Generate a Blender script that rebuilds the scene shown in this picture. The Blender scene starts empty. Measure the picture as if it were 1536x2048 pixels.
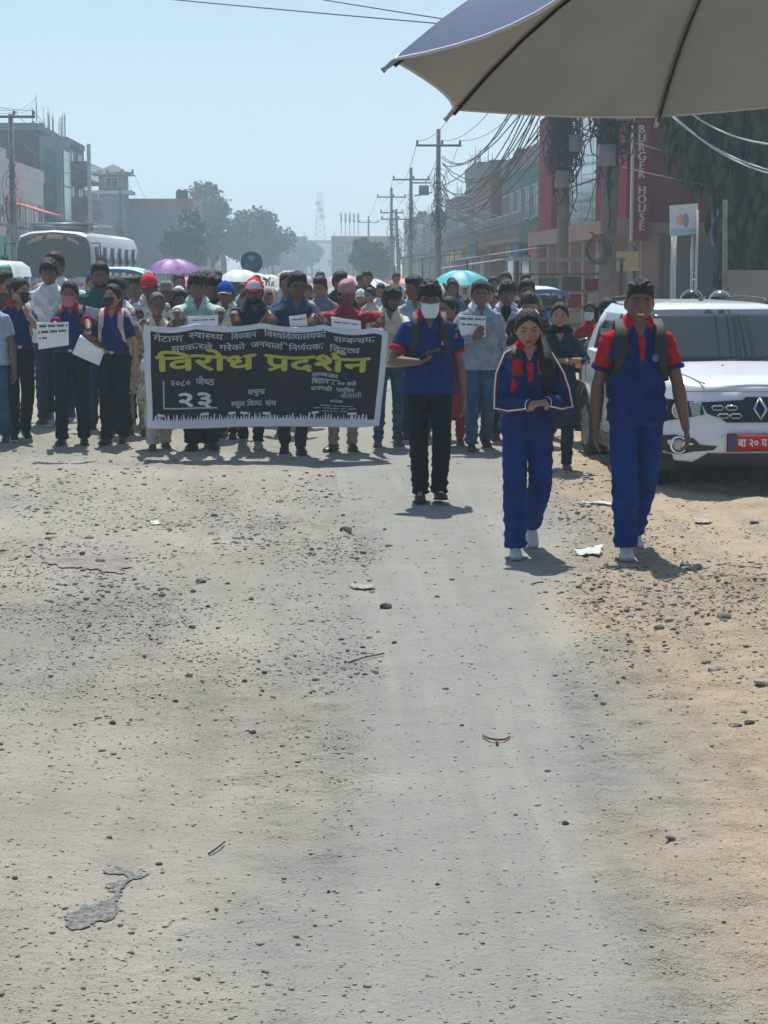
import bpy, bmesh, math, random
import numpy as np
from mathutils import Vector as V, Matrix as M, noise as mnoise
random.seed(7); np.random.seed(7)
RAD = math.radians
sc = bpy.context.scene
col = sc.collection

# ------------------------------------------------------------------ camera
CAM_H = 1.72
FPX = 3600.0                       # focal length in photo pixels (1536 wide)
YAW = math.atan(118 / FPX)
PITCH = math.atan(484 / FPX)
cam_d = bpy.data.cameras.new('camera')
cam_d.sensor_fit = 'HORIZONTAL'
cam_d.sensor_width = 36
cam_d.lens = FPX / 1536 * 36
cam_d.clip_start = 0.1
cam_d.clip_end = 3000
cam = bpy.data.objects.new('camera', cam_d)
col.objects.link(cam)
FW = V((math.sin(YAW) * math.cos(PITCH), math.cos(YAW) * math.cos(PITCH), -math.sin(PITCH)))
RT = V((math.cos(YAW), -math.sin(YAW), 0))
UP = RT.cross(FW)
cam.matrix_world = M.Translation((0, 0, CAM_H)) @ M((RT, UP, -FW)).transposed().to_4x4()
sc.camera = cam

# ------------------------------------------------------------------ light
SUN_EL, SUN_AZ = 63.0, 2.0          # sun stands high behind the marchers, light falls towards the camera
world = bpy.data.worlds.new('World')
sc.world = world
world.use_nodes = True
wn = world.node_tree
wn.nodes.clear()
wo = wn.nodes.new('ShaderNodeOutputWorld')
wb = wn.nodes.new('ShaderNodeBackground')
sky = wn.nodes.new('ShaderNodeTexSky')
sky.sky_type = 'NISHITA'
sky.sun_disc = False
sky.sun_elevation = RAD(SUN_EL)
sky.sun_rotation = RAD(SUN_AZ)
sky.air_density = 1.0
sky.dust_density = 0.9
sky.ozone_density = 2.0
wb.inputs['Strength'].default_value = 0.092
wn.links.new(sky.outputs[0], wb.inputs[0])
wn.links.new(wb.outputs[0], wo.inputs[0])
sun_d = bpy.data.lights.new('sun', 'SUN')
sun_d.energy = 4.8
sun_d.angle = RAD(0.53)
sun_d.color = (1.0, 0.965, 0.90)
sun = bpy.data.objects.new('sun', sun_d)
col.objects.link(sun)
sdir = V((math.sin(RAD(-SUN_AZ)) * math.cos(RAD(SUN_EL)), math.cos(RAD(SUN_AZ)) * math.cos(RAD(SUN_EL)), math.sin(RAD(SUN_EL))))
sun.rotation_euler = sdir.to_track_quat('Z', 'Y').to_euler()
sc.view_settings.view_transform = 'Standard'
sc.view_settings.look = 'None'
sc.view_settings.gamma = 1.0
sc.view_settings.use_curve_mapping = False
sc.view_settings.exposure = 0.28
sc.cycles.max_bounces = 6
sc.cycles.diffuse_bounces = 3
sc.cycles.glossy_bounces = 3
sc.cycles.transparent_max_bounces = 8
sc.cycles.volume_bounces = 1
sc.cycles.use_denoising = True
sc.cycles.use_adaptive_sampling = True
sc.cycles.adaptive_threshold = 0.02

# ------------------------------------------------------------------ pixel -> place helpers (photo pixels, 1536 x 2048)
def ray(x, y):
    return (FW + RT * ((x - 768) / FPX) + UP * ((1024 - y) / FPX))
def ground(x, y, z=0.0):
    d = ray(x, y)
    t = (z - CAM_H) / d.z
    return V((d.x * t, d.y * t, z))
def at(x, y, Y):
    d = ray(x, y)
    t = Y / d.y
    return V((d.x * t, Y, CAM_H + d.z * t))

# ------------------------------------------------------------------ materials
MATS = {}
def mat(name, color, rough=0.8, var=0.0, vscale=8.0, bump=0.0, bscale=60.0, metal=0.0, spec=0.5, col2=None,
        sheen=0.0, trans=0.0, coat=0.0, vdetail=4.0, bdist=0.01):
    if name in MATS:
        return MATS[name]
    m = bpy.data.materials.new(name)
    m.use_nodes = True
    nt = m.node_tree
    b = nt.nodes['Principled BSDF']
    b.inputs['Roughness'].default_value = rough
    b.inputs['Metallic'].default_value = metal
    b.inputs['Specular IOR Level'].default_value = spec
    b.inputs['Sheen Weight'].default_value = sheen
    b.inputs['Coat Weight'].default_value = coat
    c = tuple(color) + (1,)
    b.inputs['Base Color'].default_value = c
    if var > 0 or col2 or bump > 0:
        tc = nt.nodes.new('ShaderNodeTexCoord')
    if var > 0 or col2:
        n = nt.nodes.new('ShaderNodeTexNoise')
        n.inputs['Scale'].default_value = vscale
        n.inputs['Detail'].default_value = vdetail
        n.inputs['Roughness'].default_value = 0.6
        nt.links.new(tc.outputs['Object'], n.inputs['Vector'])
        r = nt.nodes.new('ShaderNodeValToRGB')
        r.color_ramp.elements[0].position = 0.36
        r.color_ramp.elements[1].position = 0.66
        if col2:
            r.color_ramp.elements[0].color = c
            r.color_ramp.elements[1].color = tuple(col2) + (1,)
        else:
            r.color_ramp.elements[0].color = tuple(max(0, k * (1 - var)) for k in color) + (1,)
            r.color_ramp.elements[1].color = tuple(min(1, k * (1 + var)) for k in color) + (1,)
        nt.links.new(n.outputs[0], r.inputs[0])
        nt.links.new(r.outputs[0], b.inputs['Base Color'])
    if bump > 0:
        n2 = nt.nodes.new('ShaderNodeTexNoise')
        n2.inputs['Scale'].default_value = bscale
        n2.inputs['Detail'].default_value = 5
        nt.links.new(tc.outputs['Object'], n2.inputs['Vector'])
        bp = nt.nodes.new('ShaderNodeBump')
        bp.inputs['Strength'].default_value = bump
        bp.inputs['Distance'].default_value = bdist
        nt.links.new(n2.outputs[0], bp.inputs['Height'])
        nt.links.new(bp.outputs[0], b.inputs['Normal'])
    MATS[name] = m
    return m

def cloth(name, color, **k):
    k.setdefault('var', 0.22); k.setdefault('vscale', 11); k.setdefault('bump', 0.55); k.setdefault('bscale', 34)
    k.setdefault('rough', 0.9); k.setdefault('spec', 0.12)
    return mat(name, color, **k)

# ------------------------------------------------------------------ mesh assembler
class MB:
    def __init__(s):
        s.v = []; s.f = []; s.m = []
    def add(s, vs, fs, mi=0):
        o = len(s.v)
        s.v.extend([tuple(p) for p in vs])
        s.f.extend([tuple(i + o for i in f) for f in fs])
        if isinstance(mi, int):
            s.m.extend([mi] * len(fs))
        else:
            s.m.extend(list(mi))
        return s
    def box(s, x0, x1, y0, y1, z0, z1, mi=0):
        vs = [(x0, y0, z0), (x1, y0, z0), (x1, y1, z0), (x0, y1, z0), (x0, y0, z1), (x1, y0, z1), (x1, y1, z1), (x0, y1, z1)]
        return s.add(vs, [(0, 3, 2, 1), (4, 5, 6, 7), (0, 1, 5, 4), (1, 2, 6, 5), (2, 3, 7, 6), (3, 0, 4, 7)], mi)
    def obox(s, c, ax, ay, az, mi=0):            # oriented box from centre and half-axis vectors
        c, ax, ay, az = V(c), V(ax), V(ay), V(az)
        vs = [c + ax * i + ay * j + az * k for k in (-1, 1) for (i, j) in ((-1, -1), (1, -1), (1, 1), (-1, 1))]
        return s.add(vs, [(0, 3, 2, 1), (4, 5, 6, 7), (0, 1, 5, 4), (1, 2, 6, 5), (2, 3, 7, 6), (3, 0, 4, 7)], mi)
    def rings(s, rs, mi=0, cap=True):
        n = len(rs[0]); vs = [p for r in rs for p in r]; fs = []
        for i in range(len(rs) - 1):
            for j in range(n):
                a = i * n + j; b = i * n + (j + 1) % n
                fs.append((a, b, b + n, a + n))
        if cap:
            fs.append(tuple(reversed(range(n))))
            fs.append(tuple(range((len(rs) - 1) * n, len(rs) * n)))
        return s.add(vs, fs, mi)
    def tube(s, pts, rad, n=8, mi=0, cap=True, ref=None, ends=False):
        pts = [V(p) for p in pts]
        if not isinstance(rad, list):
            rad = [rad] * len(pts)
        rad = [r if isinstance(r, (tuple, list)) else (r, r) for r in rad]
        if ends:                                  # rounded ends
            d0 = (pts[0] - pts[1]).normalized(); d1 = (pts[-1] - pts[-2]).normalized()
            r0 = min(rad[0]); r1 = min(rad[-1])
            pts = [pts[0] + d0 * r0 * .95, pts[0] + d0 * r0 * .6] + pts + [pts[-1] + d1 * r1 * .6, pts[-1] + d1 * r1 * .95]
            rad = [(rad[0][0] * .3, rad[0][1] * .3), (rad[0][0] * .78, rad[0][1] * .78)] + rad + [(rad[-1][0] * .78, rad[-1][1] * .78), (rad[-1][0] * .3, rad[-1][1] * .3)]
        rs = []; u = None
        for i, p in enumerate(pts):
            t = (pts[min(i + 1, len(pts) - 1)] - pts[max(i - 1, 0)])
            if t.length < 1e-9: t = V((0, 0, 1))
            t.normalize()
            if u is None:
                r = V(ref) if ref is not None else (V((0, -1, 0)) if abs(t.y) < .9 else V((0, 0, 1)))
                u = r.cross(t)
                if u.length < 1e-6: u = V((1, 0, 0)).cross(t)
                u.normalize()
            else:
                u = (u - t * u.dot(t))
                if u.length < 1e-6: u = t.orthogonal()
                u.normalize()
            w = t.cross(u)
            a, b = rad[i]
            rs.append([p + u * (a * math.cos(q)) + w * (b * math.sin(q)) for q in (2 * math.pi * j / n for j in range(n))])
        return s.rings(rs, mi, cap)
    def ball(s, c, r, nu=12, nv=8, mi=0, mtx=None):
        c = V(c); r = r if isinstance(r, (tuple, list)) else (r, r, r)
        vs = [V((0, 0, r[2]))]
        for i in range(1, nv):
            th = math.pi * i / nv
            for j in range(nu):
                ph = 2 * math.pi * j / nu
                vs.append(V((r[0] * math.sin(th) * math.cos(ph), r[1] * math.sin(th) * math.sin(ph), r[2] * math.cos(th))))
        vs.append(V((0, 0, -r[2])))
        fs = []
        for j in range(nu): fs.append((0, 1 + j, 1 + (j + 1) % nu))
        for i in range(nv - 2):
            for j in range(nu):
                a = 1 + i * nu + j; b = 1 + i * nu + (j + 1) % nu
                fs.append((a, a + nu, b + nu, b))
        L = len(vs) - 1; k = 1 + (nv - 2) * nu
        for j in range(nu): fs.append((L, k + (j + 1) % nu, k + j))
        if mtx is not None: vs = [mtx @ p for p in vs]
        return s.add([p + c for p in vs], fs, mi)
    def grid(s, P, mi=0, wrap=False):             # P: list of rows of points
        n = len(P[0]); vs = [p for r in P for p in r]; fs = []
        for i in range(len(P) - 1):
            for j in range(n if wrap else n - 1):
                a = i * n + j; b = i * n + (j + 1) % n
                fs.append((a, b, b + n, a + n))
        return s.add(vs, fs, mi)
    def mesh(s, name, mats, smooth=True):
        me = bpy.data.meshes.new(name)
        me.from_pydata([tuple(p) for p in s.v], [], s.f)
        for m_ in (mats if isinstance(mats, (list, tuple)) else [mats]):
            me.materials.append(m_)
        if any(s.m):
            me.polygons.foreach_set('material_index', s.m)
        if smooth:
            me.polygons.foreach_set('use_smooth', [True] * len(s.f))
        me.update()
        return me
    def xf(s, mtx):
        s.v = [tuple(mtx @ V(p)) for p in s.v]
        return s
    def obj(s, name, mats, parent=None, smooth=True, sharp=None, loc=None):
        me = s.mesh(name, mats, smooth)
        if sharp is not None:
            me.set_sharp_from_angle(angle=RAD(sharp))
        return link(name, me, parent, loc)

def link(name, me, parent=None, loc=None):
    o = bpy.data.objects.new(name, me)
    col.objects.link(o)
    if parent is not None: o.parent = parent
    if loc is not None: o.location = loc
    return o
def tag(o, label=None, cat=None, group=None, kind=None):
    if label: o['label'] = label
    if cat: o['category'] = cat
    if group: o['group'] = group
    if kind: o['kind'] = kind
    return o
def thing(name, label, cat, loc=(0, 0, 0), rz=0.0, group=None):
    o = bpy.data.objects.new(name, None)
    o.empty_display_size = .2
    col.objects.link(o)
    o.location = loc; o.rotation_euler = (0, 0, rz)
    return tag(o, label, cat, group)
def copy_tree(o, parent=None):
    c = o.copy(); col.objects.link(c); c.parent = parent
    for ch in list(o.children): copy_tree(ch, c)
    return c

def remesh(mb, voxel, smooth=2, iters=None):
    """Fuse the closed shapes of an MB into one continuous skin."""
    me = mb.mesh('tmp', [], False)
    o = bpy.data.objects.new('tmp', me); col.objects.link(o)
    r = o.modifiers.new('r', 'REMESH'); r.mode = 'VOXEL'; r.voxel_size = voxel; r.adaptivity = 0
    if smooth:
        s = o.modifiers.new('s', 'SMOOTH'); s.factor = .5; s.iterations = smooth
    dg = bpy.context.evaluated_depsgraph_get()
    e = o.evaluated_get(dg)
    m2 = bpy.data.meshes.new_from_object(e)
    n = len(m2.vertices); P = np.empty(n * 3); m2.vertices.foreach_get('co', P); P = P.reshape(-1, 3)
    N = np.empty(n * 3); m2.vertices.foreach_get('normal', N); N = N.reshape(-1, 3)
    F = [tuple(p.vertices) for p in m2.polygons]
    bpy.data.objects.remove(o); bpy.data.meshes.remove(me); bpy.data.meshes.remove(m2)
    return P, N, F

def np_mesh(name, P, F, mats, mi=None, smooth=True):
    me = bpy.data.meshes.new(name)
    me.from_pydata(P.tolist() if hasattr(P, 'tolist') else P, [], F)
    for m_ in (mats if isinstance(mats, (list, tuple)) else [mats]): me.materials.append(m_)
    if mi is not None: me.polygons.foreach_set('material_index', [int(k) for k in mi])
    if smooth: me.polygons.foreach_set('use_smooth', [True] * len(F))
    me.update()
    return me

def folds(P, N, amp, seed, horiz=1.0, freq=(22, 55), zlo=None):
    rng = np.random.RandomState(seed)
    tot = np.zeros(len(P)); amp = amp * np.clip(1.15 - np.abs(N[:, 2]) * 1.3, 0, 1)
    for i in range(6):
        d = rng.normal(size=3) * (.55, .55, .25) + (0, 0, horiz * rng.choice([-1, 1])); d /= np.linalg.norm(d)
        e = rng.normal(size=3); g = rng.normal(size=3); g /= np.linalg.norm(g)
        f = rng.uniform(*freq); a, b, c = rng.uniform(0, 6.28, 3)
        w = np.sin(P @ d * f + 1.6 * np.sin(P @ e * 9 + a) + b)
        ridge = (1 - np.abs(w)) ** 1.6 - .35
        mask = np.clip(np.sin(P @ g * rng.uniform(6, 12) + c) + .15, 0, 1)
        tot += ridge * mask
    return P + N * (tot * amp)[:, None]
# ------------------------------------------------------------------ ground
def vnoise(X, Y, seed):
    rng = np.random.RandomState(seed); Tb = rng.rand(256, 256)
    xi = np.floor(X).astype(int); yi = np.floor(Y).astype(int); fx = X - xi; fy = Y - yi
    fx = fx * fx * (3 - 2 * fx); fy = fy * fy * (3 - 2 * fy)
    g = lambda i, j: Tb[i & 255, j & 255]
    return (g(xi, yi) * (1 - fx) * (1 - fy) + g(xi + 1, yi) * fx * (1 - fy) + g(xi, yi + 1) * (1 - fx) * fy + g(xi + 1, yi + 1) * fx * fy) * 2 - 1
def fbm(X, Y, seed, oct_=4, f=1.0, gain=.5):
    t = 0; a = 1
    for i in range(oct_):
        t = t + a * vnoise(X * f, Y * f, seed + i); f *= 2.03; a *= gain
    return t
def lane(Y):                       # centre of the worn smooth lane through the rubble
    Y = np.asarray(Y, float)
    return np.interp(Y, [4, 6, 9, 12, 16, 20, 40], [.42, .48, .66, .95, .85, .5, 0.2])
def lane_w(Y):
    return np.interp(np.asarray(Y, float), [4, 6, 9, 12, 16, 20, 40], [.30, .34, .45, .55, .7, 1.0, 2.0])
def rough_mask(X, Y):
    """1 on the rubbly parts of the road, 0 on the worn lane"""
    d = np.abs(X - lane(Y) + .12 * fbm(X, Y, 90, 2, .7)) / lane_w(Y)
    m = np.clip((d - .9) * 2.2, 0, 1)
    pat = np.clip((fbm(X, Y * .6, 40, 3, .55) + .25) * 1.6, 0, 1)      # left has smooth patches too
    return m * (.35 + .65 * pat)
def gheight(X, Y):
    r = rough_mask(X, Y)
    far = np.clip((26 - Y) / 10, .0, 1)
    h = .028 * fbm(X, Y, 1, 3, .35) + .010 * fbm(X, Y * .55, 5, 3, 1.7)
    h = h + r * (.018 * fbm(X, Y, 11, 3, 3.2) + .017 * np.clip(fbm(X, Y, 17, 3, 8.0), -.2, 1.2))
    # tyre ruts in the left half and loose ridges on the right verge
    rut = np.exp(-((X + 1.0 - .10 * Y + .25 * np.sin(Y * .5)) / .13) ** 2) + np.exp(-((X + 2.4 - .10 * Y + .25 * np.sin(Y * .5)) / .13) ** 2)
    h = h - .014 * rut * np.clip((14 - Y) / 4, 0, 1)
    verge = np.clip((X - 1.7) / .8, 0, 1) * np.clip((Y - 6) / 3, 0, 1)
    h = h + .0058 * (.35 + 2.0 * r) * np.clip(fbm(X, Y, 23, 2, 13.0), -.3, 1.2)
    h = h + verge * (.030 * fbm(X, Y * 1.6, 31, 3, 1.5))
    return h * (.25 + .75 * far)

def ground_material():
    m = bpy.data.materials.new('dusty_ground'); m.use_nodes = True
    nt = m.node_tree; b = nt.nodes['Principled BSDF']; b.inputs['Roughness'].default_value = .95; b.inputs['Specular IOR Level'].default_value = .15
    N = nt.nodes.new; L = nt.links.new
    geo = N('ShaderNodeNewGeometry')
    sep = N('ShaderNodeSeparateXYZ'); L(geo.outputs['Position'], sep.inputs[0])
    def noise(sc_, det=5, rough=.6, vec=None):
        n = N('ShaderNodeTexNoise'); n.inputs['Scale'].default_value = sc_; n.inputs['Detail'].default_value = det; n.inputs['Roughness'].default_value = rough
        L(vec or geo.outputs['Position'], n.inputs['Vector']); return n.outputs[0]
    def ramp(v, p0, p1, c0=(0, 0, 0), c1=(1, 1, 1)):
        r = N('ShaderNodeValToRGB'); r.color_ramp.elements[0].position = p0; r.color_ramp.elements[1].position = p1
        r.color_ramp.elements[0].color = tuple(c0) + (1,); r.color_ramp.elements[1].color = tuple(c1) + (1,)
        L(v, r.inputs[0]); return r.outputs[0]
    def mix(f, a, c, mode='MIX'):
        n = N('ShaderNodeMix'); n.data_type = 'RGBA'; n.blend_type = mode
        for s_, v in ((0, f), (6, a), (7, c)):
            if isinstance(v, (float, int)): n.inputs[s_].default_value = v
            elif isinstance(v, tuple): n.inputs[s_].default_value = v + (1,)
            else: L(v, n.inputs[s_])
        return n.outputs[2]
    def math_(op, a, c=0.0):
        n = N('ShaderNodeMath'); n.operation = op
        for s_, v in ((0, a), (1, c)):
            if isinstance(v, (float, int)): n.inputs[s_].default_value = v
            else: L(v, n.inputs[s_])
        return n.outputs[0]
    at_ = N('ShaderNodeAttribute'); at_.attribute_name = 'rough'
    att = at_.outputs['Fac']
    lat = N('ShaderNodeAttribute'); lat.attribute_name = 'lane'
    vat = N('ShaderNodeAttribute'); vat.attribute_name = 'verge'
    n1 = noise(.8, 6); n2 = noise(6, 6, .65); n3 = noise(38, 5, .7); n4 = noise(150, 3, .6)
    base = mix(ramp(n1, .35, .65), (.325, .306, .256), (.405, .384, .324))
    grey = mix(ramp(n2, .35, .7), (.232, .252, .236), (.285, .300, .278))
    brown = mix(ramp(n2, .3, .7), (.41, .325, .230), (.51, .415, .300))
    c = mix(lat.outputs['Fac'], base, grey)
    c = mix(vat.outputs['Fac'], c, brown)
    c = mix(math_('MULTIPLY', ramp(n3, .52, .72), math_('ADD', math_('MULTIPLY', att, .07), .10)), c, (.13, .118, .10))
    c = mix(math_('MULTIPLY', ramp(n4, .60, .75), .35), c, (.40, .37, .32))
    mp = N('ShaderNodeMapping'); mp.inputs['Scale'].default_value = (5.0, .30, 1); mp.inputs['Rotation'].default_value = (0, 0, RAD(4)); L(geo.outputs['Position'], mp.inputs['Vector'])
    trk = noise(1.0, 4, .6, mp.outputs[0])
    c = mix(math_('MULTIPLY', ramp(trk, .50, .68), .30), c, (.235, .225, .195))
    mp2 = N('ShaderNodeMapping'); mp2.inputs['Scale'].default_value = (7.5, .22, 1); mp2.inputs['Rotation'].default_value = (0, 0, RAD(-7)); L(geo.outputs['Position'], mp2.inputs['Vector'])
    trk2 = noise(1.0, 3, .5, mp2.outputs[0])
    c = mix(math_('MULTIPLY', ramp(trk2, .54, .70), .26), c, (.44, .42, .37))
    # scattered dark grit
    vo = N('ShaderNodeTexVoronoi'); vo.inputs['Scale'].default_value = 34; vo.inputs['Randomness'].default_value = 1; L(geo.outputs['Position'], vo.inputs['Vector'])
    grit = ramp(vo.outputs['Distance'], .10, .17, (1, 1, 1), (0, 0, 0))
    vsel = N('ShaderNodeSeparateColor'); L(vo.outputs['Color'], vsel.inputs[0])
    sel = ramp(vsel.outputs[0], .80, .84)
    gm = math_('MULTIPLY', math_('MULTIPLY', grit, sel), math_('ADD', math_('MULTIPLY', att, .8), .2))
    c = mix(gm, c, (.10, .095, .09))
    L(c, b.inputs['Base Color'])
    hsum = math_('ADD', math_('MULTIPLY', n3, .9), math_('MULTIPLY', n4, .35))
    hsum = math_('MULTIPLY', hsum, math_('ADD', math_('MULTIPLY', att, .28), .50))
    bp = N('ShaderNodeBump'); bp.inputs['Strength'].default_value = 1.0; bp.inputs['Distance'].default_value = .036
    L(hsum, bp.inputs['Height']); L(bp.outputs[0], b.inputs['Normal'])
    return m
GM = ground_material()
xs = np.concatenate([np.linspace(-700, -18, 18)[:-1], np.linspace(-18, -3.2, 60)[:-1], np.linspace(-3.2, 4.2, 300)[:-1], np.linspace(4.2, 16, 60)[:-1], np.linspace(16, 700, 18)])
ys = [-40, -8, 0, 2.5]; y = 3.4; dy = .018
while y < 32: ys.append(y); y += dy; dy = .012 + y * .0017 if y < 19 else .09
ys += list(np.linspace(32.5, 120, 70)) + [150, 200, 300, 450, 700, 1000, 1400]
ys = np.array(ys)
GX, GY = np.meshgrid(xs, ys, indexing='xy')
inn = np.clip((GX + 18) / 2, 0, 1) * np.clip((16 - GX) / 2, 0, 1) * (GY > 3.2)
GZ = gheight(GX, GY) * inn * np.clip((120 - GY) / 40, 0, 1)
nx, ny = len(xs), len(ys)
idx = np.arange(nx * ny).reshape(ny, nx)
Fq = np.stack([idx[:-1, :-1], idx[:-1, 1:], idx[1:, 1:], idx[1:, :-1]], -1).reshape(-1, 4)
gme = bpy.data.meshes.new('ground')
gme.vertices.add(nx * ny); gme.vertices.foreach_set('co', np.stack([GX, GY, GZ], -1).reshape(-1))
gme.loops.add(len(Fq) * 4); gme.loops.foreach_set('vertex_index', Fq.reshape(-1))
gme.polygons.add(len(Fq)); gme.polygons.foreach_set('loop_start', np.arange(len(Fq)) * 4)
gme.update(); gme.validate()
gme.polygons.foreach_set('use_smooth', [True] * len(gme.polygons))
for nm, val in (('rough', rough_mask(GX, GY)),
                ('lane', np.maximum(np.clip(1.3 - np.abs(GX - lane(GY) + .22 * fbm(GX, GY, 70, 4, .7)) / lane_w(GY) * .62 + .40 * fbm(GX, GY, 72, 3, 2.2), 0, .65),
                                    np.clip(fbm(GX, GY * .5, 44, 3, .40) * 1.2 - .2, 0, .60) * (GX < .4))),
                ('verge', np.clip((GX - lane(GY) - lane_w(GY) * 1.0 + .22 * fbm(GX, GY, 60, 4, .8)) / .5, 0, 1))):
    a_ = gme.attributes.new(nm, 'FLOAT', 'POINT'); a_.data.foreach_set('value', val.reshape(-1).astype(np.float32))
gme.materials.append(GM)
tag(link('ground', gme), kind='structure')
def gz(x, y):
    return float(gheight(np.array([x]), np.array([y]))[0])
def gpt(x, y):
    p = ground(x, y); p.z = gz(p.x, p.y); return p

# loose gravel: countless small stones, one mass
STONE = mat('gravel_grey', (.14, .135, .125), rough=.95, col2=(.33, .30, .25), vscale=14)
def ico(sub=1):
    bm = bmesh.new(); bmesh.ops.create_icosphere(bm, subdivisions=sub, radius=1); bm.verts.ensure_lookup_table()
    v = np.array([q.co[:] for q in bm.verts]); f = np.array([[w.index for w in q.verts] for q in bm.faces]); bm.free(); return v, f
iv, if_ = ico(1)
rng = np.random.RandomState(3)
def scatter(n, xr, yr, smin, smax, seed, dens):
    r = np.random.RandomState(seed)
    Y = 1 / (1 / yr[1] + r.rand(n) * (1 / yr[0] - 1 / yr[1])); X = r.uniform(xr[0], xr[1], n) * Y / yr[1]
    k = r.rand(n) < dens(X, Y)
    X, Y = X[k], Y[k]; n = len(X)
    S = (smin + (smax - smin) * r.rand(n) ** 4) * np.clip((Y + 1) / 11, .55, 1.2)
    return X, Y, S, r
OCV = np.array([(1, 0, 0), (0, 1, 0), (-1, 0, 0), (0, -1, 0), (0, 0, 1), (0, 0, -.6)], float); OCF = np.array([(0, 1, 4), (1, 2, 4), (2, 3, 4), (3, 0, 4), (1, 0, 5), (2, 1, 5), (3, 2, 5), (0, 3, 5)])
def stones_mesh(X, Y, S, r, flat=.55, iv=iv, if_=if_):
    n = len(X); Z = gheight(X, Y)
    Vv = iv[None] * (1 + .35 * (r.rand(n, len(iv), 1) - .5)) * np.stack([S * r.uniform(.8, 1.5, n), S * r.uniform(.7, 1.2, n), S * flat * r.uniform(.6, 1.3, n)], -1)[:, None, :]
    a = r.uniform(0, 6.28, n); c, s_ = np.cos(a)[:, None], np.sin(a)[:, None]
    x = Vv[..., 0] * c - Vv[..., 1] * s_; y_ = Vv[..., 0] * s_ + Vv[..., 1] * c
    P = np.stack([x + X[:, None], y_ + Y[:, None], Vv[..., 2] + (Z + S * flat * .25)[:, None]], -1).reshape(-1, 3)
    F = (if_[None] + (np.arange(n) * len(iv))[:, None, None]).reshape(-1, 3)
    return P, F
def big_mesh(name, P, F, m_):
    me = bpy.data.meshes.new(name); me.vertices.add(len(P)); me.vertices.foreach_set('co', P.reshape(-1))
    me.loops.add(F.size); me.loops.foreach_set('vertex_index', F.reshape(-1)); me.polygons.add(len(F))
    me.polygons.foreach_set('loop_start', np.arange(len(F)) * F.shape[1]); me.update(); me.validate()
    me.materials.append(m_); return me
def dens1(X, Y):
    band = np.exp(-((Y - 12) / 3.4) ** 2)
    right = (X > lane(Y) + lane_w(Y)) * np.clip((Y - 7) / 3, .04, 1)
    return np.clip(rough_mask(X, Y) * (band * .9 + .04) * (X < lane(Y)) + right * .5 * rough_mask(X, Y) + .006, 0, 1)
X, Y, S, r_ = scatter(150000, (-6, 6.5), (3.9, 24), .004, .020, 5, lambda X, Y: dens1(X, Y) * np.clip(fbm(X, Y, 83, 3, .9) * 1.8 + .5, .04, 1))
P, F = stones_mesh(X, Y, S, r_)
tag(link('gravel', big_mesh('gravel', P, F, STONE)), kind='stuff', label='loose grey gravel strewn over the unpaved road')
X, Y, S, r_ = scatter(1000000, (-6, 6.5), (3.9, 20), .0028, .0125, 15, lambda X, Y: .62 * dens1(X, Y) ** 1.1 * np.clip(fbm(X, Y, 81, 3, 1.1) * 1.5 + .55, .06, 1) + .012)
print('chips', len(X))
P, F = stones_mesh(X, Y, S, r_, .6, OCV, OCF)
tag(link('stone_chips', big_mesh('stone_chips', P, F, mat('chip_dust', (.28, .262, .225), rough=.95, col2=(.44, .415, .36), vscale=30))), kind='stuff', label='dusty stone chips bedded in the rough road surface')
DARKG = mat('gravel_dark', (.05, .05, .05), rough=.9, col2=(.11, .10, .09), vscale=9)
X, Y, S, r_ = scatter(3500, (-6, 6.5), (3.9, 22), .003, .010, 6, lambda X, Y: (.06 + .5 * dens1(X, Y)) * np.clip((Y - 4) / 6, .12, 1))
P, F = stones_mesh(X, Y, S, r_, .7)
tag(link('dark_gravel', big_mesh('dark_gravel', P, F, DARKG)), kind='stuff', label='fine dark grit sprinkled over the pale dust')
# ------------------------------------------------------------------ people
SKIN = [mat('skin_brown', (.245, .12, .078), rough=.55, var=.12, vscale=25, bump=.1, bscale=120, spec=.4),
        mat('skin_dark', (.165, .078, .054), rough=.52, var=.12, vscale=25, bump=.1, bscale=120, spec=.4),
        mat('skin_light', (.35, .185, .125), rough=.55, var=.1, vscale=25, bump=.1, bscale=120, spec=.4)]
LIPS = mat('lips', (.20, .06, .06), rough=.4)
HAIR = mat('black_hair', (.008, .007, .008), rough=.6, var=.5, vscale=60, bump=1.0, bscale=110, spec=.35)
HAIRG = mat('grey_hair', (.05, .05, .05), rough=.5, var=.5, vscale=60, bump=.9, bscale=140)
EYEW = mat('eye_white', (.20, .18, .165), rough=.3)
EYED = mat('dark_eye', (.01, .007, .006), rough=.15)
TEETH = mat('teeth', (.7, .66, .6), rough=.3)

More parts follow.
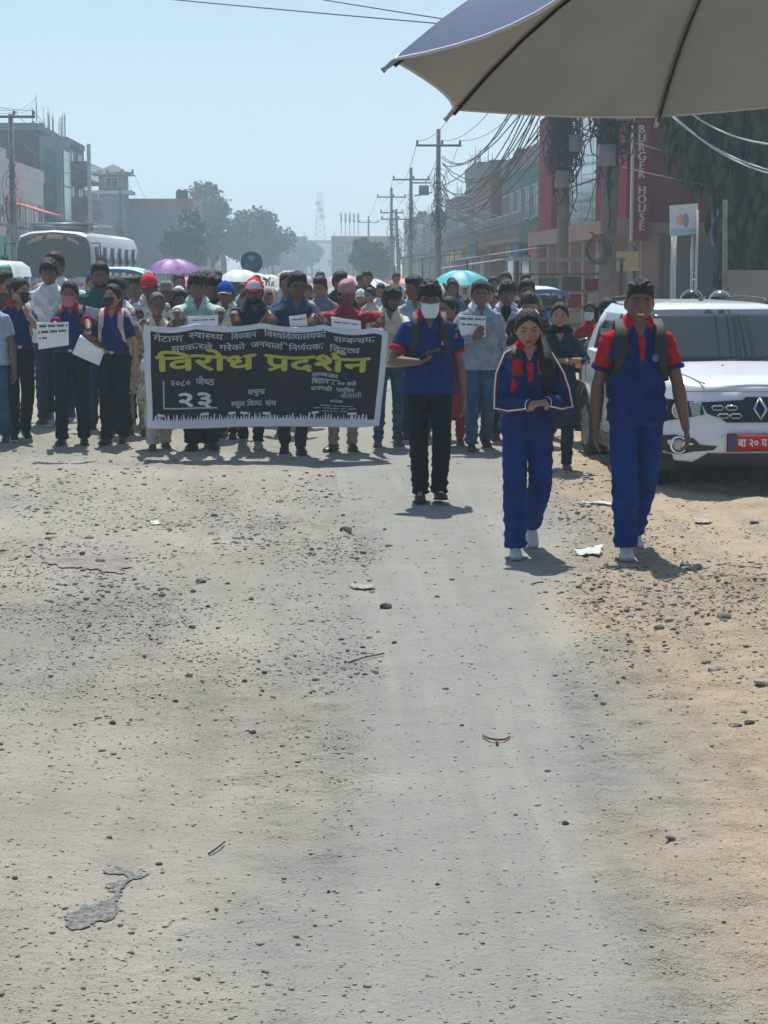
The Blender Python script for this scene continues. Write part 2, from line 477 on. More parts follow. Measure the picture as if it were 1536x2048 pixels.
def head_surface(D, fem=False):
    x, y, z = D[:, 0], D[:, 1], D[:, 2]
    low = np.clip(-z, 0, 1)
    kx = 1 - (.30 if not fem else .33) * low ** 1.7
    back = y > 0
    ky = np.where(back, 1 - .50 * low ** 1.1, 1 - .10 * low ** 2)
    X = x * .074 * kx
    Z = z * .115
    Y = y * np.where(back, .098, .088) * ky
    fr = np.clip(-y * 3, 0, 1)
    g = lambda cx, cz, sx, sz: np.exp(-((X - cx) / sx) ** 2 - ((Z - cz) / sz) ** 2) * fr
    g2 = lambda cx, cz, sx, sz: g(cx, cz, sx, sz) + g(-cx, cz, sx, sz)
    d = .024 * g(0, -.020, .012, .013) + .014 * g(0, .002, .008, .020) + .007 * g2(.012, -.027, .007, .008)
    d += -.015 * g2(.031, .009, .017, .011) + (.002 if fem else .005) * g2(.028, .030, .022, .008)
    d += .007 * g(0, -.050, .020, .0055) + .006 * g(0, -.062, .017, .006) - .004 * g(0, -.0562, .022, .0025)
    d += .009 * g(0, -.092, .022, .016) - .003 * g(0, -.074, .018, .006)
    d += .005 * g2(.044, -.018, .018, .018) - .004 * g2(.045, -.055, .02, .02)
    return np.stack([X, Y - d, Z], 1)

def surf(X, Z, fem=False):
    X = np.atleast_1d(np.asarray(X, float)); Z = np.atleast_1d(np.asarray(Z, float))
    dz = np.clip(Z / .115, -.99, .99)
    kx = 1 - (.33 if fem else .30) * np.clip(-dz, 0, 1) ** 1.7
    dx = np.clip(X / (.074 * kx), -.99, .99)
    dy = -np.sqrt(np.clip(1 - dx * dx - dz * dz, .0004, 1))
    return head_surface(np.stack([dx, dy, dz], 1), fem)

def dirgrid(nt, npn):
    th = np.linspace(0.02, math.pi - .02, nt); ph = np.linspace(0, 2 * math.pi, npn, endpoint=False)
    T, Pn = np.meshgrid(th, ph, indexing='ij')
    return np.stack([np.sin(T) * np.sin(Pn), -np.sin(T) * np.cos(Pn), np.cos(T)], -1).reshape(-1, 3), nt, npn

def gridfaces(nt, npn):
    fs = []
    for i in range(nt - 1):
        for j in range(npn):
            a = i * npn + j; b = i * npn + (j + 1) % npn
            fs.append((a, a + npn, b + npn, b))
    fs.append(tuple(range(npn))); fs.append(tuple(reversed(range((nt - 1) * npn, nt * npn))))
    return fs

def hair_points(D, style, fem, seed):
    rng = np.random.RandomState(seed)
    P = head_surface(D, fem)
    phi = np.degrees(np.arctan2(D[:, 0], -D[:, 1])); a = np.abs(phi)
    xs = {'short': ([0, 25, 50, 66, 78, 100, 130, 180], [.066, .064, .055, .030, .004, -.012, -.055, -.070]),
          'fade': ([0, 25, 50, 66, 78, 100, 130, 180], [.060, .058, .050, .026, -.002, -.010, -.040, -.055]),
          'fringe': ([0, 25, 50, 66, 78, 100, 130, 180], [.040, .043, .045, .020, -.005, -.012, -.060, -.080]),
          'tied': ([0, 25, 50, 66, 78, 100, 130, 180], [.078, .064, .040, .015, -.010, -.020, -.060, -.085]),
          'loose': ([0, 25, 50, 66, 78, 100, 130, 180], [.075, .060, .030, -.010, -.060, -.085, -.10, -.11]),
          'bald': ([0, 60, 90, 130, 180], [.2, .03, .0, -.03, -.07])}[style if style in ('short', 'fade', 'fringe', 'tied', 'loose') else 'short']
    hl = np.interp(a, *xs)
    jag = .004 * np.sin(phi * .35 + seed) + .003 * np.sin(phi * .9)
    t = np.clip((P[:, 2] - hl - jag) / .014, -1.2, 1)
    side = np.clip((P[:, 2] - .02) / .06, 0, 1)
    base = {'short': .010 + .014 * side, 'fade': .003 + .020 * side ** 2, 'fringe': .013 + .016 * side, 'tied': .010 + .004 * side, 'loose': .016 + .006 * side}.get(style, .012)
    n = np.zeros(len(D))
    for i in range(5):
        k = rng.normal(size=3) * (14, 14, 5); n += np.sin(D @ k + rng.uniform(0, 6))
    n = n / 5
    th = np.where(t > 0, base * (.25 + .75 * np.clip(t, 0, 1) ** .6) * (1 + (.35 if style in ('short', 'fringe', 'fade') else .12) * n), t * .02)
    if style in ('tied', 'loose'):     # centre parting
        th -= .006 * np.exp(-(P[:, 0] / .006) ** 2) * (P[:, 1] < .03) * (t > 0)
    O = D.copy(); O[:, 2] += .25 * (t > 0)
    if style in ('short', 'fade', 'fringe'):
        O[:, 1] -= .35 * (D[:, 1] < 0) * side * (t > 0)      # quiff pushed forwards and up
    return P + O * th[:, None]

def capsule_hand(mb, W, d, nrm, side, curl=.35, mi=0, k=1.0, spread=.05):
    """hand: W wrist, d finger direction, nrm palm normal (towards the palm side), side = direction of the thumb."""
    d = V(d).normalized(); nrm = V(nrm); nrm = (nrm - d * nrm.dot(d)).normalized()
    lat = d.cross(nrm); lat = lat if lat.dot(V(side)) > 0 else -lat
    W = V(W)
    q = [(0, .026, .019), (.02, .030, .017), (.05, .040, .015), (.078, .041, .013), (.090, .038, .010)]
    rs = []
    for (t, a, b) in q:
        c = W + d * t * k
        rs.append([c + lat * (a * k * math.cos(w)) + nrm * (b * k * math.sin(w)) for w in (2 * math.pi * j / 12 for j in range(12))])
    mb.rings(rs, mi)
    def bend(v, ang): return (v * math.cos(ang) + nrm * math.sin(ang))
    for i, (o, L) in enumerate(((.029, .068), (.010, .076), (-.010, .071), (-.028, .056))):
        p = W + d * (.080 * k) + lat * (o * k); dd = (d + lat * (o * 3 * spread)).normalized()
        pts = [p - dd * .02 * k, p]
        ang = curl * .7 * (1 + .12 * i)
        for seg, fr in enumerate((.44, .31, .25)):
            v = dd * math.cos(ang) + nrm * math.sin(ang)
            p = p + v * (L * fr * k); pts.append(p); ang += curl * 1.0
        mb.tube(pts, [.0088 * k, .0092 * k, .0084 * k, .0078 * k, .0066 * k], 8, mi, ends=True)
    p = W + d * (.018 * k) + lat * (.022 * k)
    v = (d * .72 + lat * .62 + nrm * .25).normalized(); v2 = (d * .88 + lat * .25 + nrm * (.25 + .3 * curl)).normalized()
    pts = [p - v * .01, p, p + v * (.036 * k), p + v * (.036 * k) + v2 * (.030 * k), p + v * (.036 * k) + v2 * (.052 * k)]
    mb.tube(pts, [.012 * k, .0125 * k, .0105 * k, .009 * k, .0075 * k], 8, mi, ends=True)

def ik(a, b, l1, l2, pole):
    a, b = V(a), V(b); d = b - a; L = max(min(d.length, (l1 + l2) * .998), abs(l1 - l2) + .02); dn = d.normalized(); b = a + dn * L
    x = (l1 * l1 - l2 * l2 + L * L) / (2 * L); h = math.sqrt(max(l1 * l1 - x * x, 0))
    p = V(pole); p = p - dn * p.dot(dn); p.normalize()
    return a + dn * x + p * h, b

TORSO = {'m': [(1.448, 0, .058, .055), (1.425, .004, .078, .066), (1.395, .004, .120, .082), (1.352, .002, .160, .098), (1.305, .0, .174, .108), (1.25, -.004, .176, .118), (1.16, -.004, .163, .113), (1.03, 0, .152, .107), (.94, 0, .160, .112), (.84, 0, .170, .118)],
         'f': [(1.438, 0, .048, .047), (1.413, .004, .066, .058), (1.383, .004, .102, .070), (1.34, .002, .136, .084), (1.29, .0, .147, .098), (1.23, -.016, .148, .116), (1.14, -.006, .128, .098), (1.05, 0, .124, .094), (.95, 0, .148, .108), (.84, 0, .166, .118)]}

def tsec(sec, z):
    zs = [s[0] for s in sec][::-1]
    return [float(np.interp(z, zs, [s[k] for s in sec][::-1])) for k in (1, 2, 3)]

def hring(z, cy, a, b, n=24, e=2.5):
    out = []
    for j in range(n):
        q = 2 * math.pi * j / n; c, s_ = math.cos(q), math.sin(q)
        out.append(V((a * math.copysign(abs(c) ** (2 / e), c), cy + b * math.copysign(abs(s_) ** (2 / e), s_), z)))
    return out

PEOPLE = []
def person(label, loc, h=1.65, sex='m', rz=0.0, lod=1, skin=0, hair='short', hair_mat=None, head=(0, 0, 0), lean=0.0,
           shirt=None, shirt_hem=.84, sleeve='short', sleeve_mat=None, cuff=None, collar=None, placket=None, loose=1.0,
           pants=None, leg_w=1.0, stripe=None, shoes=None, shoe2=None, arms=(None, None), arm_pole=((-.6, .8, -.3), (.6, .8, -.3)),
           curl=(.35, .35), palm=(None, None), feet=((-.095, 0, 0), (.095, 0, 0)), seed=1, mask=None, cap=None, glasses=False,
           beard=False, smile=False, dress=None, floral=None, group=None, name='person', belt=False, paint=None, world_arms=False,
           bun=False, ponytail=None, lanyard=False, watch=None, hand_dir=(None, None), vneck=None, undershirt=None):
    s = h / 1.70
    R = thing(name, label, 'person', loc, rz, group)
    fem = sex == 'f'
    sec = TORSO[sex]
    vox = {0: .0075, 1: .0125, 2: .024}[lod]
    S = M.Scale(s, 4)
    if world_arms:
        inv = M.Rotation(-rz, 4, 'Z') @ M.Translation(-V(loc))
        arms = tuple((inv @ V(a)) / s if a is not None else None for a in arms)
    hipz = .92
    def B(p):
        p = V(p)
        if p.z > hipz:
            q = p - V((0, 0, hipz)); c, sn = math.cos(lean), math.sin(lean)
            return V((q.x, q.y * c - q.z * sn, q.z * c + q.y * sn + hipz))
        return p
    shx = .168 if not fem else .140
    shz = 1.325 if not fem else 1.315
    sk = SKIN[skin]
    # arms
    A = []
    for i, sx in enumerate((-1, 1)):
        sh = B((sx * shx, .005, shz))
        w = arms[i] if arms[i] is not None else (sx * ((.245 if not fem else .215) + .03 * math.sin(seed * 1.7 + i * 2)), -.06 + .14 * math.sin(seed * 2.3 + i * 3.1) * (lod > 0), .84 + .03 * math.sin(seed + i))
        el, w2 = ik(sh, V(w), .285, .255, V(arm_pole[i]))
        A.append((sh, el, w2))
    # ---- body
    body = MB(); mats = [sk, LIPS]
    neck_b = B((0, .012, 1.40)); neck_t = B((0, -.004, 1.515))
    hm = M.Translation(B((0, -.020 if lean == 0 else -.018, 1.585))) @ M.Rotation(head[0], 4, 'Z') @ M.Rotation(head[1] , 4, 'X') @ M.Rotation(head[2], 4, 'Y')
    # pitch turns about the top of the neck
    pv = B((0, 0, 1.475)); T = M.Translation(pv)
    hm = T @ M.Rotation(head[0], 4, 'Z') @ M.Rotation(head[1], 4, 'X') @ M.Rotation(head[2], 4, 'Y') @ M.Translation(V((0, -.020, .066 if hair != 'tied' else .074))) @ M.Scale(1.11, 4)
    neck_r = .056 if not fem else .046
    body.tube([neck_b, (neck_b + neck_t) / 2, neck_t, hm @ V((0, .018, -.035))], [neck_r * 1.15, neck_r, neck_r, neck_r * .95], 14)
    rs = []
    for (z, cy, a, b) in sec:
        rs.append([B(p) for p in hring(z, cy, a * .80, b * .78, 18)])
    body.rings(rs, 0)
    for i, (sh, el, w) in enumerate(A):
        f = (w - el).normalized()
        k = 1.0 if not fem else .84
        body.tube([sh, sh.lerp(el, .3), sh.lerp(el, .6), sh.lerp(el, .92), el, el.lerp(w, .12), el.lerp(w, .3), el.lerp(w, .65), w, w + f * .03],
                  [.050 * k, .048 * k, .044 * k, .038 * k, .039 * k, .042 * k, .043 * k, .034 * k, (.0265 * k, .0265 * k), .024 * k], 12)
    gr = {0: (60, 72), 1: (36, 48), 2: (20, 26)}[lod]
    D, nt, npn = dirgrid(*gr)
    HP = head_surface(D, fem)
    hv = [hm @ V(p) for p in HP]
    hb = MB(); hb.add(hv, gridfaces(nt, npn), 0)
    for sx in (-1, 1):
        em = hm @ M.Translation(V((sx * .0745, .012, -.004))) @ M.Rotation(sx * RAD(-22), 4, 'Z') @ M.Rotation(RAD(-8), 4, 'X')
        hb.ball((0, 0, 0), (.008, .019, .031), 10, 8, 0, mtx=em)
    for i, (sh, el, w) in enumerate(A):
        if lod == 2: break
        sx = (-1, 1)[i]
        f = (w - el).normalized()
        hd = V(hand_dir[i]) if hand_dir[i] is not None else f
        if palm[i] is not None: pn = V(palm[i])
        elif abs(f.z) > .75: pn = V((-sx, 0, 0))
        else: pn = V((0, 0, -1))
        thumb = V((0, -1, 0)) if abs(f.z) > .75 else V((-sx, 0, .3))
        capsule_hand(hb, w + f * .012, hd, pn, thumb, curl[i], 0, k=(1.0 if not fem else .9))
    hmi = hm.inverted()
    if lod == 0:
        body.add(hb.v, hb.f, 0)
        P, N, F = remesh(body, .0042, 1)
    else:
        n0 = len(body.v); body.add(hb.v, hb.f, 0)
        P = np.array(body.v); F = body.f
    Hm = np.array(hmi)
    C = np.array([P[list(f)].mean(0) for f in F]) if lod < 2 else np.zeros((len(F), 3))
    L = C @ Hm[:3, :3].T + Hm[:3, 3]
    mi = np.zeros(len(F), int)
    mi[(np.abs(L[:, 0]) < .022) & (L[:, 2] > -.066) & (L[:, 2] < -.046) & (L[:, 1] < -.05) & (((L[:, 0] / .024) ** 2 + ((L[:, 2] + .056) / .010) ** 2) < 1)] = 1
    link('body', np_mesh('body', P * s, F, mats, mi), R)
    # ---- face pieces
    def head_part(nm, mb, mt, par=R):
        mb.v = [tuple((hm @ V(p)) * s) for p in mb.v]
        return mb.obj(nm, mt, par)
    if lod < 2 or True:
        for sx in (-1, 1):
            e = MB(); cx, cz = sx * .031, .0075
            hw, hh = .0145, (.0062 if not smile else .0045)
            rowsP = []; mis = []
            nr, na = 4, 18
            for r_ in range(nr + 1):
                rr = r_ / nr; row = []
                for a_ in range(na):
                    q = 2 * math.pi * a_ / na
                    X = cx + hw * rr * math.cos(q); Z = cz + hh * rr * math.sin(q) * (1 - .25 * abs(math.cos(q))) 
                    row.append((X, Z))
                S_ = surf([p[0] for p in row], [p[1] for p in row], fem)
                row = [V((p[0], p[1] - .0035 - .0035 * (1 - rr * rr), p[2])) for p in S_]
                rowsP.append(row)
            fs_m = []
            e.grid(rowsP, 0, wrap=True)
            for r_ in range(nr):
                fs_m += [1 if r_ < 2 else (1 if (r_ == 3 and math.sin(2 * math.pi * (a_ + .5) / na) > .1) else 0) for a_ in range(na)]
            e.m = fs_m
            head_part('eye', e, [EYEW, EYED])
            if lod < 2:
                b_ = MB()
                xs = [sx * q for q in (.014, .022, .032, .042, .048)]; zs = [.0245, .028, .0305, .029, .024]
                if fem: zs = [z + .001 for z in zs]
                S_ = surf(xs, zs, fem)
                b_.tube([V((p[0], p[1] - .0012, p[2])) for p in S_], [(.0022, .003), (.0028, .0045), (.0028, .0045), (.0022, .0035), (.001, .0015)] if not fem else [(.0018, .002), (.002, .003), (.002, .003), (.0018, .002), (.001, .001)], 6, ref=(0, 0, 1))
                head_part('eyebrow', b_, HAIR)
    if smile:
        t_ = MB()
        xs = np.linspace(-.017, .019, 9); rows = []
        for k_, dz in enumerate((-.0505, -.0535, -.0575)):
            zc = dz + .05 * np.abs(xs) ** 1 * .16 * (1, 1, 1.6)[k_]
            S_ = surf(xs, zc, fem); rows.append([V((p[0], p[1] - .0035, p[2])) for p in S_])
        t_.grid(rows, 0); head_part('teeth', t_, TEETH)
    if beard:
        bd = MB(); Dg, a_, b_ = dirgrid(40, 56); Pp = head_surface(Dg, fem)
        m_ = ((Pp[:, 2] < -.035 - .02 * np.cos(np.arctan2(Dg[:, 0], -Dg[:, 1]))) & (Dg[:, 1] < .15)) | ((np.abs(Pp[:, 0]) < .03) & (Pp[:, 2] < -.036) & (Dg[:, 1] < 0)) | ((np.abs(Pp[:, 0]) > .055) & (Pp[:, 2] < 0) & (np.abs(Dg[:, 1]) < .35))
        lipm = ((Pp[:, 0] / .024) ** 2 + ((Pp[:, 2] + .056) / .009) ** 2) < 1
        th = np.where(m_ & ~lipm, .005, -.008)
        bd.add([V(p) for p in (Pp + Dg * th[:, None])], gridfaces(a_, b_)); head_part('beard', bd, HAIR)
    # ---- hair
    hmt = hair_mat or HAIR
    if hair != 'none':
        hr = MB(); Dg, a_, b_ = dirgrid(*({0: (54, 80), 1: (34, 52), 2: (18, 28)}[lod]))
        HPp = hair_points(Dg, hair, fem, seed)
        if cap is not None:
            hs = head_surface(Dg, fem); up_ = np.clip((hs[:, 2] - .015) / .02, 0, 1)[:, None]
            HPp = HPp * (1 - up_) + (hs + Dg * .002) * up_
        hr.add([V(p) for p in HPp], gridfaces(a_, b_))
        if bun: hr.ball((0, .105, .03), (.035, .03, .035), 12, 8)
        if ponytail == 'back':
            hr.tube([(0, .09, .03), (.0, .13, .0), (.01, .13, -.08), (.015, .12, -.17)], [.02, .03, .028, .012], 10)
        if ponytail == 'shoulder':
            hr.tube([(.035, .06, -.02), (.062, .05, -.06), (.085, .0, -.11), (.100, -.07, -.155), (.105, -.115, -.22), (.102, -.13, -.30), (.095, -.13, -.37)], [.03, .036, .042, .048, .050, .042, .016], 14)
        if hair == 'loose':
            hr.tube([(0, .05, .0), (0, .075, -.08), (0, .085, -.18)], [(.07, .05), (.078, .042), (.06, .025)], 16)
        head_part('hair', hr, hmt)
    # ---- things worn on the head
    if mask is not None:
        mk = MB(); rows = []
        zz = np.linspace(-.004, -.104, 14)
        for k_, z_ in enumerate(zz):
            half = .060 - .022 * max(0, (k_ - 6) / 7) ** 1.5
            xs = np.linspace(-half, half, 17); S_ = surf(xs, np.full(17, z_), fem)
            yb = np.array([p[1] for p in S_])
            yb = np.minimum(yb, (-.088 + .9 * xs ** 2 / .10) if k_ > 2 else yb) - .006 - .0022 * (k_ % 3 == 1)
            rows.append([V((xs[q], yb[q], z_)) for q in range(17)])
        mk.grid(rows, 0)
        for sx in (-1, 1):
            mk.tube([V((sx * .059, float(rows[0][0].y) + .003, -.01)), (sx * .078, -.01, -.002), (sx * .082, .022, .010)], .0017, 5)
            mk.tube([V((sx * .052, float(rows[8][0].y) + .006, -.07)), (sx * .070, -.01, -.04), (sx * .082, .022, -.012)], .0017, 5)
        o = head_part('face_mask', mk, mask)
        sm = o.modifiers.new('thickness', 'SOLIDIFY'); sm.thickness = .002
    if glasses:
        gl = MB()
        for sx in (-1, 1):
            pts = [V((sx * .032 + .021 * math.cos(q), -.100, .004 + .0165 * math.sin(q))) for q in (2 * math.pi * j / 20 for j in range(21))]
            gl.tube(pts, .0018, 5)
            gl.tube([(sx * .053, -.099, .008), (sx * .074, -.04, .012), (sx * .080, .02, .008)], .0016, 5)
        gl.tube([(-.011, -.101, .006), (0, -.105, .009), (.011, -.101, .006)], .0016, 5)
        head_part('glasses', gl, mat('dark_frame', (.02, .018, .018), rough=.3))
    if cap is not None:
        kind, c1, c2 = cap
        cp = MB()
        if kind == 'cap':
            Dg, a_, b_ = dirgrid(26, 36); Pp = head_surface(Dg, fem) * np.array([1.10, 1.06, 1.10])
            lim = .030 + .016 * (Dg[:, 1] < 0) * 0
            th = np.where(Pp[:, 2] > lim, .014, -.014)
            cp.add([V(p) for p in (Pp + Dg * th[:, None])], gridfaces(a_, b_))
            cc = np.array([np.mean([cp.v[i] for i in f], axis=0) for f in cp.f])
            if kind == 'cap' and c2 is not None and c2[0] == 'front':
                cp.m = [1 if (c[1] < -.055 and c[2] > .045) else 0 for c in cc]
            # brim
            rows = []
            for r_ in np.linspace(0, 1, 5):
                row = []
                for q in np.linspace(-1, 1, 15):
                    X = .068 * q; Y = -.082 * math.sqrt(max(0, 1 - (q * .78) ** 2)) - (.062 * r_) * (1 - .35 * q * q) + .012
                    row.append(V((X * (1 - .06 * r_), Y, .046 - .012 * q * q * 1.6 - .014 * r_)))
                rows.append(row)
            cp.grid(rows, 2)
            rows2 = [[p - V((0, 0, .004)) for p in r_] for r_ in rows][::-1]
            cp.grid(rows2, 2)
            cp.ball((0, .0, .139), .007, 8, 6, 0)
            ms = [c1, (c2[1] if c2 and c2[0] == 'front' else c1), (c2[2] if c2 and len(c2) > 2 else (c2[1] if c2 and c2[0] == 'brim' else c1))]
            o = head_part('cap', cp, ms)
        elif kind == 'topi':
            rs = []
            for (z, a, b, off, tl) in ((.035, .080, .103, 0, 0), (.06, .0795, .101, 0, .004), (.10, .072, .090, .003, .012), (.135, .062, .078, .004, .018), (.142, .054, .068, .004, .02)):
                rs.append([V((a * math.cos(q), b * math.sin(q) + off, z + tl * math.cos(q) * 1.0 + .006 * math.sin(q))) for q in (2 * math.pi * j / 28 for j in range(28))])
            cp.rings(rs, 0); head_part('topi_hat', cp, c1)
        elif kind == 'hat':
            rs = []
            for (z, a) in ((.030, .13), (.034, .135), (.040, .085), (.06, .08), (.11, .072), (.135, .05)):
                rs.append([V((a * math.cos(q), 1.15 * a * math.sin(q), z)) for q in (2 * math.pi * j / 24 for j in range(24))])
            cp.rings(rs, 0); head_part('sun_hat', cp, c1)
        elif kind == 'scarf':
            Dg, a_, b_ = dirgrid(30, 40); Pp = head_surface(Dg, fem)
            facem = ((Pp[:, 0] / .058) ** 2 + ((Pp[:, 2] + .015) / .085) ** 2 < 1) & (Dg[:, 1] < 0)
            th = np.where(facem, -.012, .02)
            cp.add([V(p) for p in (Pp + Dg * th[:, None])], gridfaces(a_, b_))
            cp.tube([(0, .0, -.06), (0, .01, -.12), (0, .02, -.18)], [(.08, .085), (.10, .09), (.14, .10)], 16)
            head_part('head_scarf', cp, c1)
    # ---- shirt
    if shirt is not None:
        sb = MB(); rs = []
        zlist = sorted(set([z for z in [t[0] for t in sec] if z > shirt_hem + .02] + [shirt_hem]), reverse=True)
        for z in zlist:
            cy, a, b = tsec(sec, z) if z >= .84 else (0, .172 + (.84 - z) * .12, .122 + (.84 - z) * .12)
            k = 1.0 + (loose - 1) * min(1, max(0, (1.42 - z) / .3))
            add = .012
            rs.append([B(p) for p in hring(z, cy, a * k + add + .014 * (z < 1.05), b * k + add + .014 * (z < 1.05), 28)])
        sb.rings(rs, 0)
        hasleeve = sleeve in ('short', 'long', 'half')
        slv = MB(); slv_list = []
        for i, (sh, el, w) in enumerate(A):
            if not hasleeve: break
            k = (1.0 if not fem else .88) * (1 + (loose - 1) * .8)
            inn = B((math.copysign(shx * .45, sh.x), .004, shz + .035))
            frac = {'short': .66, 'half': 1.0, 'long': 1.0}[sleeve]
            if sleeve == 'short':
                q = sh.lerp(el, frac)
                pts = [inn, sh, sh.lerp(el, .3), q]; rad = [.036 * k, .056 * k, .060 * k, .061 * k]
            elif sleeve == 'half':
                pts = [inn, sh, sh.lerp(el, .4), el, el.lerp(w, .35)]; rad = [.036 * k, .056 * k, .058 * k, .056 * k, .050 * k]
            else:
                pts = [inn, sh, sh.lerp(el, .35), sh.lerp(el, .7), el, el.lerp(w, .3), el.lerp(w, .7), el.lerp(w, .97)]
                rad = [.036 * k, .056 * k, .058 * k, .056 * k, .054 * k, .052 * k, .046 * k, .036 * k]
            if sleeve_mat is not None: pts[0] = sh.lerp(inn, .6); rad = [r_ * 1.13 for r_ in rad]; rad[0] = .056 * k
            (slv if sleeve_mat is not None else sb).tube(pts, rad, 16)
            if sleeve_mat is not None: slv_list.append(slv); slv = MB()
            if cuff is not None:
                cb = MB()
                e0, e1 = pts[-1], pts[-2]; dd = (e0 - e1).normalized(); r_ = rad[-1]
                cb.tube([e0 - dd * (.022 if sleeve == 'short' else .03), e0 - dd * .002, e0 + dd * .004], [r_ + .0035, r_ + .004, r_ + .001], 20)
                cb.v = [tuple(V(p) * s) for p in cb.v]; cb.obj('cuff', cuff, R)
        P, N, F = remesh(sb, vox, 3)
        P = folds(P, N, {0: .012, 1: .016, 2: .015}[lod], seed + 11, horiz=.7, freq=(14, 36))
        mi = None; ms = [shirt]
        if paint is not None:
            C = np.array([P[list(f)].mean(0) for f in F]); mi, extra = paint(C); ms = [shirt] + extra
        elif vneck != 0 and collar is not None or vneck:
            vneck = vneck or 1.335
            C = np.array([P[list(f)].mean(0) for f in F])
            mi = np.where((C[:, 1] < 0) & (C[:, 2] > vneck) & (np.abs(C[:, 0]) < .006 + (C[:, 2] - vneck) * .42), 1, 0); ms = [shirt, undershirt or sk]
        so = link('shirt', np_mesh('shirt', P * s, F, ms, mi), R)
        if hasleeve and sleeve_mat is not None:
            for sl_ in slv_list:
                P, N, F = remesh(sl_, vox, 3); P = folds(P, N, .010, seed + 5, horiz=.6, freq=(20, 45))
                link('sleeve', np_mesh('sleeve', P * s, F, [sleeve_mat]), so)
        if collar is not None:
            cb = MB()
            zt = sec[0][0]; up = .028 if lod < 2 else .02
            nr = (.060 if not fem else .050)
            for sx in (-1, 1):           # a folded collar: it stands up round the neck, then each leaf falls to a pointed tip
                rows = []
                for r_ in np.linspace(0, 1, 7):
                    row = []
                    for q in np.linspace(0, 1, 16):
                        an = math.pi * .5 - q * math.pi * (.90 - .10 * r_)
                        stand = min(1, r_ / .25); fall = max(0, (r_ - .25) / .75)
                        rr = nr + .004 * stand + fall * (.040 + .012 * q)
                        X = sx * math.cos(an) * rr * 1.05
                        Yc = .010 + math.sin(an) * (rr * .95) - .010 * q
                        top = zt + .052 - .050 * q ** 1.5
                        Zc = top - .012 * (1 - stand) - fall * (.040 + .034 * q ** 2.2)
                        row.append(B((X, Yc, Zc)))
                    rows.append(row)
                cb.grid(rows, 0)
            cb.v = [tuple(V(p) * s) for p in cb.v]
            o = cb.obj('collar', collar, R)
            sm = o.modifiers.new('thickness', 'SOLIDIFY'); sm.thickness = .005
    # ---- dress / kurta skirt
    if dress is not None:
        db = MB(); rs = []
        hem, wd, dmat = dress
        for t_ in np.linspace(0, 1, 7):
            z = 1.02 - t_ * (1.02 - hem); a = .145 + (wd) * t_; b = .11 + wd * .8 * t_
            rs.append(hring(z, .0, a, b, 28))
        db.rings(rs)
        P, N, F = remesh(db, vox, 2); P = folds(P, N, .010, seed + 3, horiz=.0, freq=(20, 40))
        link('skirt', np_mesh('skirt', P * s, F, [dmat]), R)
    # ---- trousers
    if pants is not None:
        pb = MB()
        w_ = .0 if not fem else .004
        rs = [hring(z, 0, a + .004 + w_, b + .004, 24) for (z, a, b) in ((1.03, .150, .105), (.97, .156, .110), (.90, .168, .120), (.84, .172, .124), (.80, .160, .112))]
        pb.rings(rs)
        feet_out = []
        for i, sx in enumerate((-1, 1)):
            f = feet[i]; hip = V((sx * .086, .0, .88)); an = V((f[0], f[1] + .0, .085 + f[2]))
            kn, an = ik(hip, an, .40, .405, V((sx * .12, -1, 0)))
            lw = leg_w
            low = an.lerp(kn, -.06)
            pb.tube([hip + V((0, 0, .03)), hip.lerp(kn, .25), hip.lerp(kn, .6), kn, kn.lerp(an, .35), kn.lerp(an, .75), low],
                    [(.088, .098), (.086, .094), (.074 * (1 + (lw - 1) * .6), .078), .066 * (1 + (lw - 1) * .8), .064 * lw, .057 * lw, .057 * lw * (1.05 if lw > 1.05 else 1)], 18)
            feet_out.append((kn, an, f))
        P, N, F = remesh(pb, vox, 3)
        rngm = np.clip((.55 - P[:, 2]) / .5, .25, 1.2)
        P2 = folds(P, N, {0: .013, 1: .016, 2: .016}[lod], seed + 7, horiz=1.0, freq=(26, 60))
        P = P + (P2 - P) * rngm[:, None]
        po = link('trousers', np_mesh('trousers', P * s, F, [pants]), R)
        if stripe is not None:
            for i, (kn, an, f) in enumerate(feet_out):
                sx = (-1, 1)[i]; hip = V((sx * .086, .0, .88)); st = MB()
                pts = [V((sx * .166, -.02, .95)), V((sx * .172, -.015, .86)), hip.lerp(kn, .5) + V((sx * .080, -.01, 0)), kn + V((sx * .069 * leg_w, -.01, 0)), kn.lerp(an, .5) + V((sx * .066 * leg_w, -.005, 0)), an + V((sx * .061 * leg_w, 0, -.02))]
                st.tube([p * s for p in pts], [(.0055, .004)] * 6, 8, ref=(0, -1, 0)); st.obj('side_stripe', stripe, po)
        if belt:
            bb = MB(); bb.rings([hring(.985, 0, .164, .118, 28), hring(.955, 0, .172, .124, 28)], 0)
            bb.box(-.022, .022, -.132, -.122, .957, .985, 1)
            bb.v = [tuple(V(p) * s) for p in bb.v]
            bb.obj('belt', [mat('black_leather', (.012, .012, .013), rough=.45), mat('pale_buckle', (.6, .55, .4), rough=.4)], R)
    else:
        feet_out = [(None, V((feet[i][0], feet[i][1], .085 + feet[i][2])), feet[i]) for i in (0, 1)]
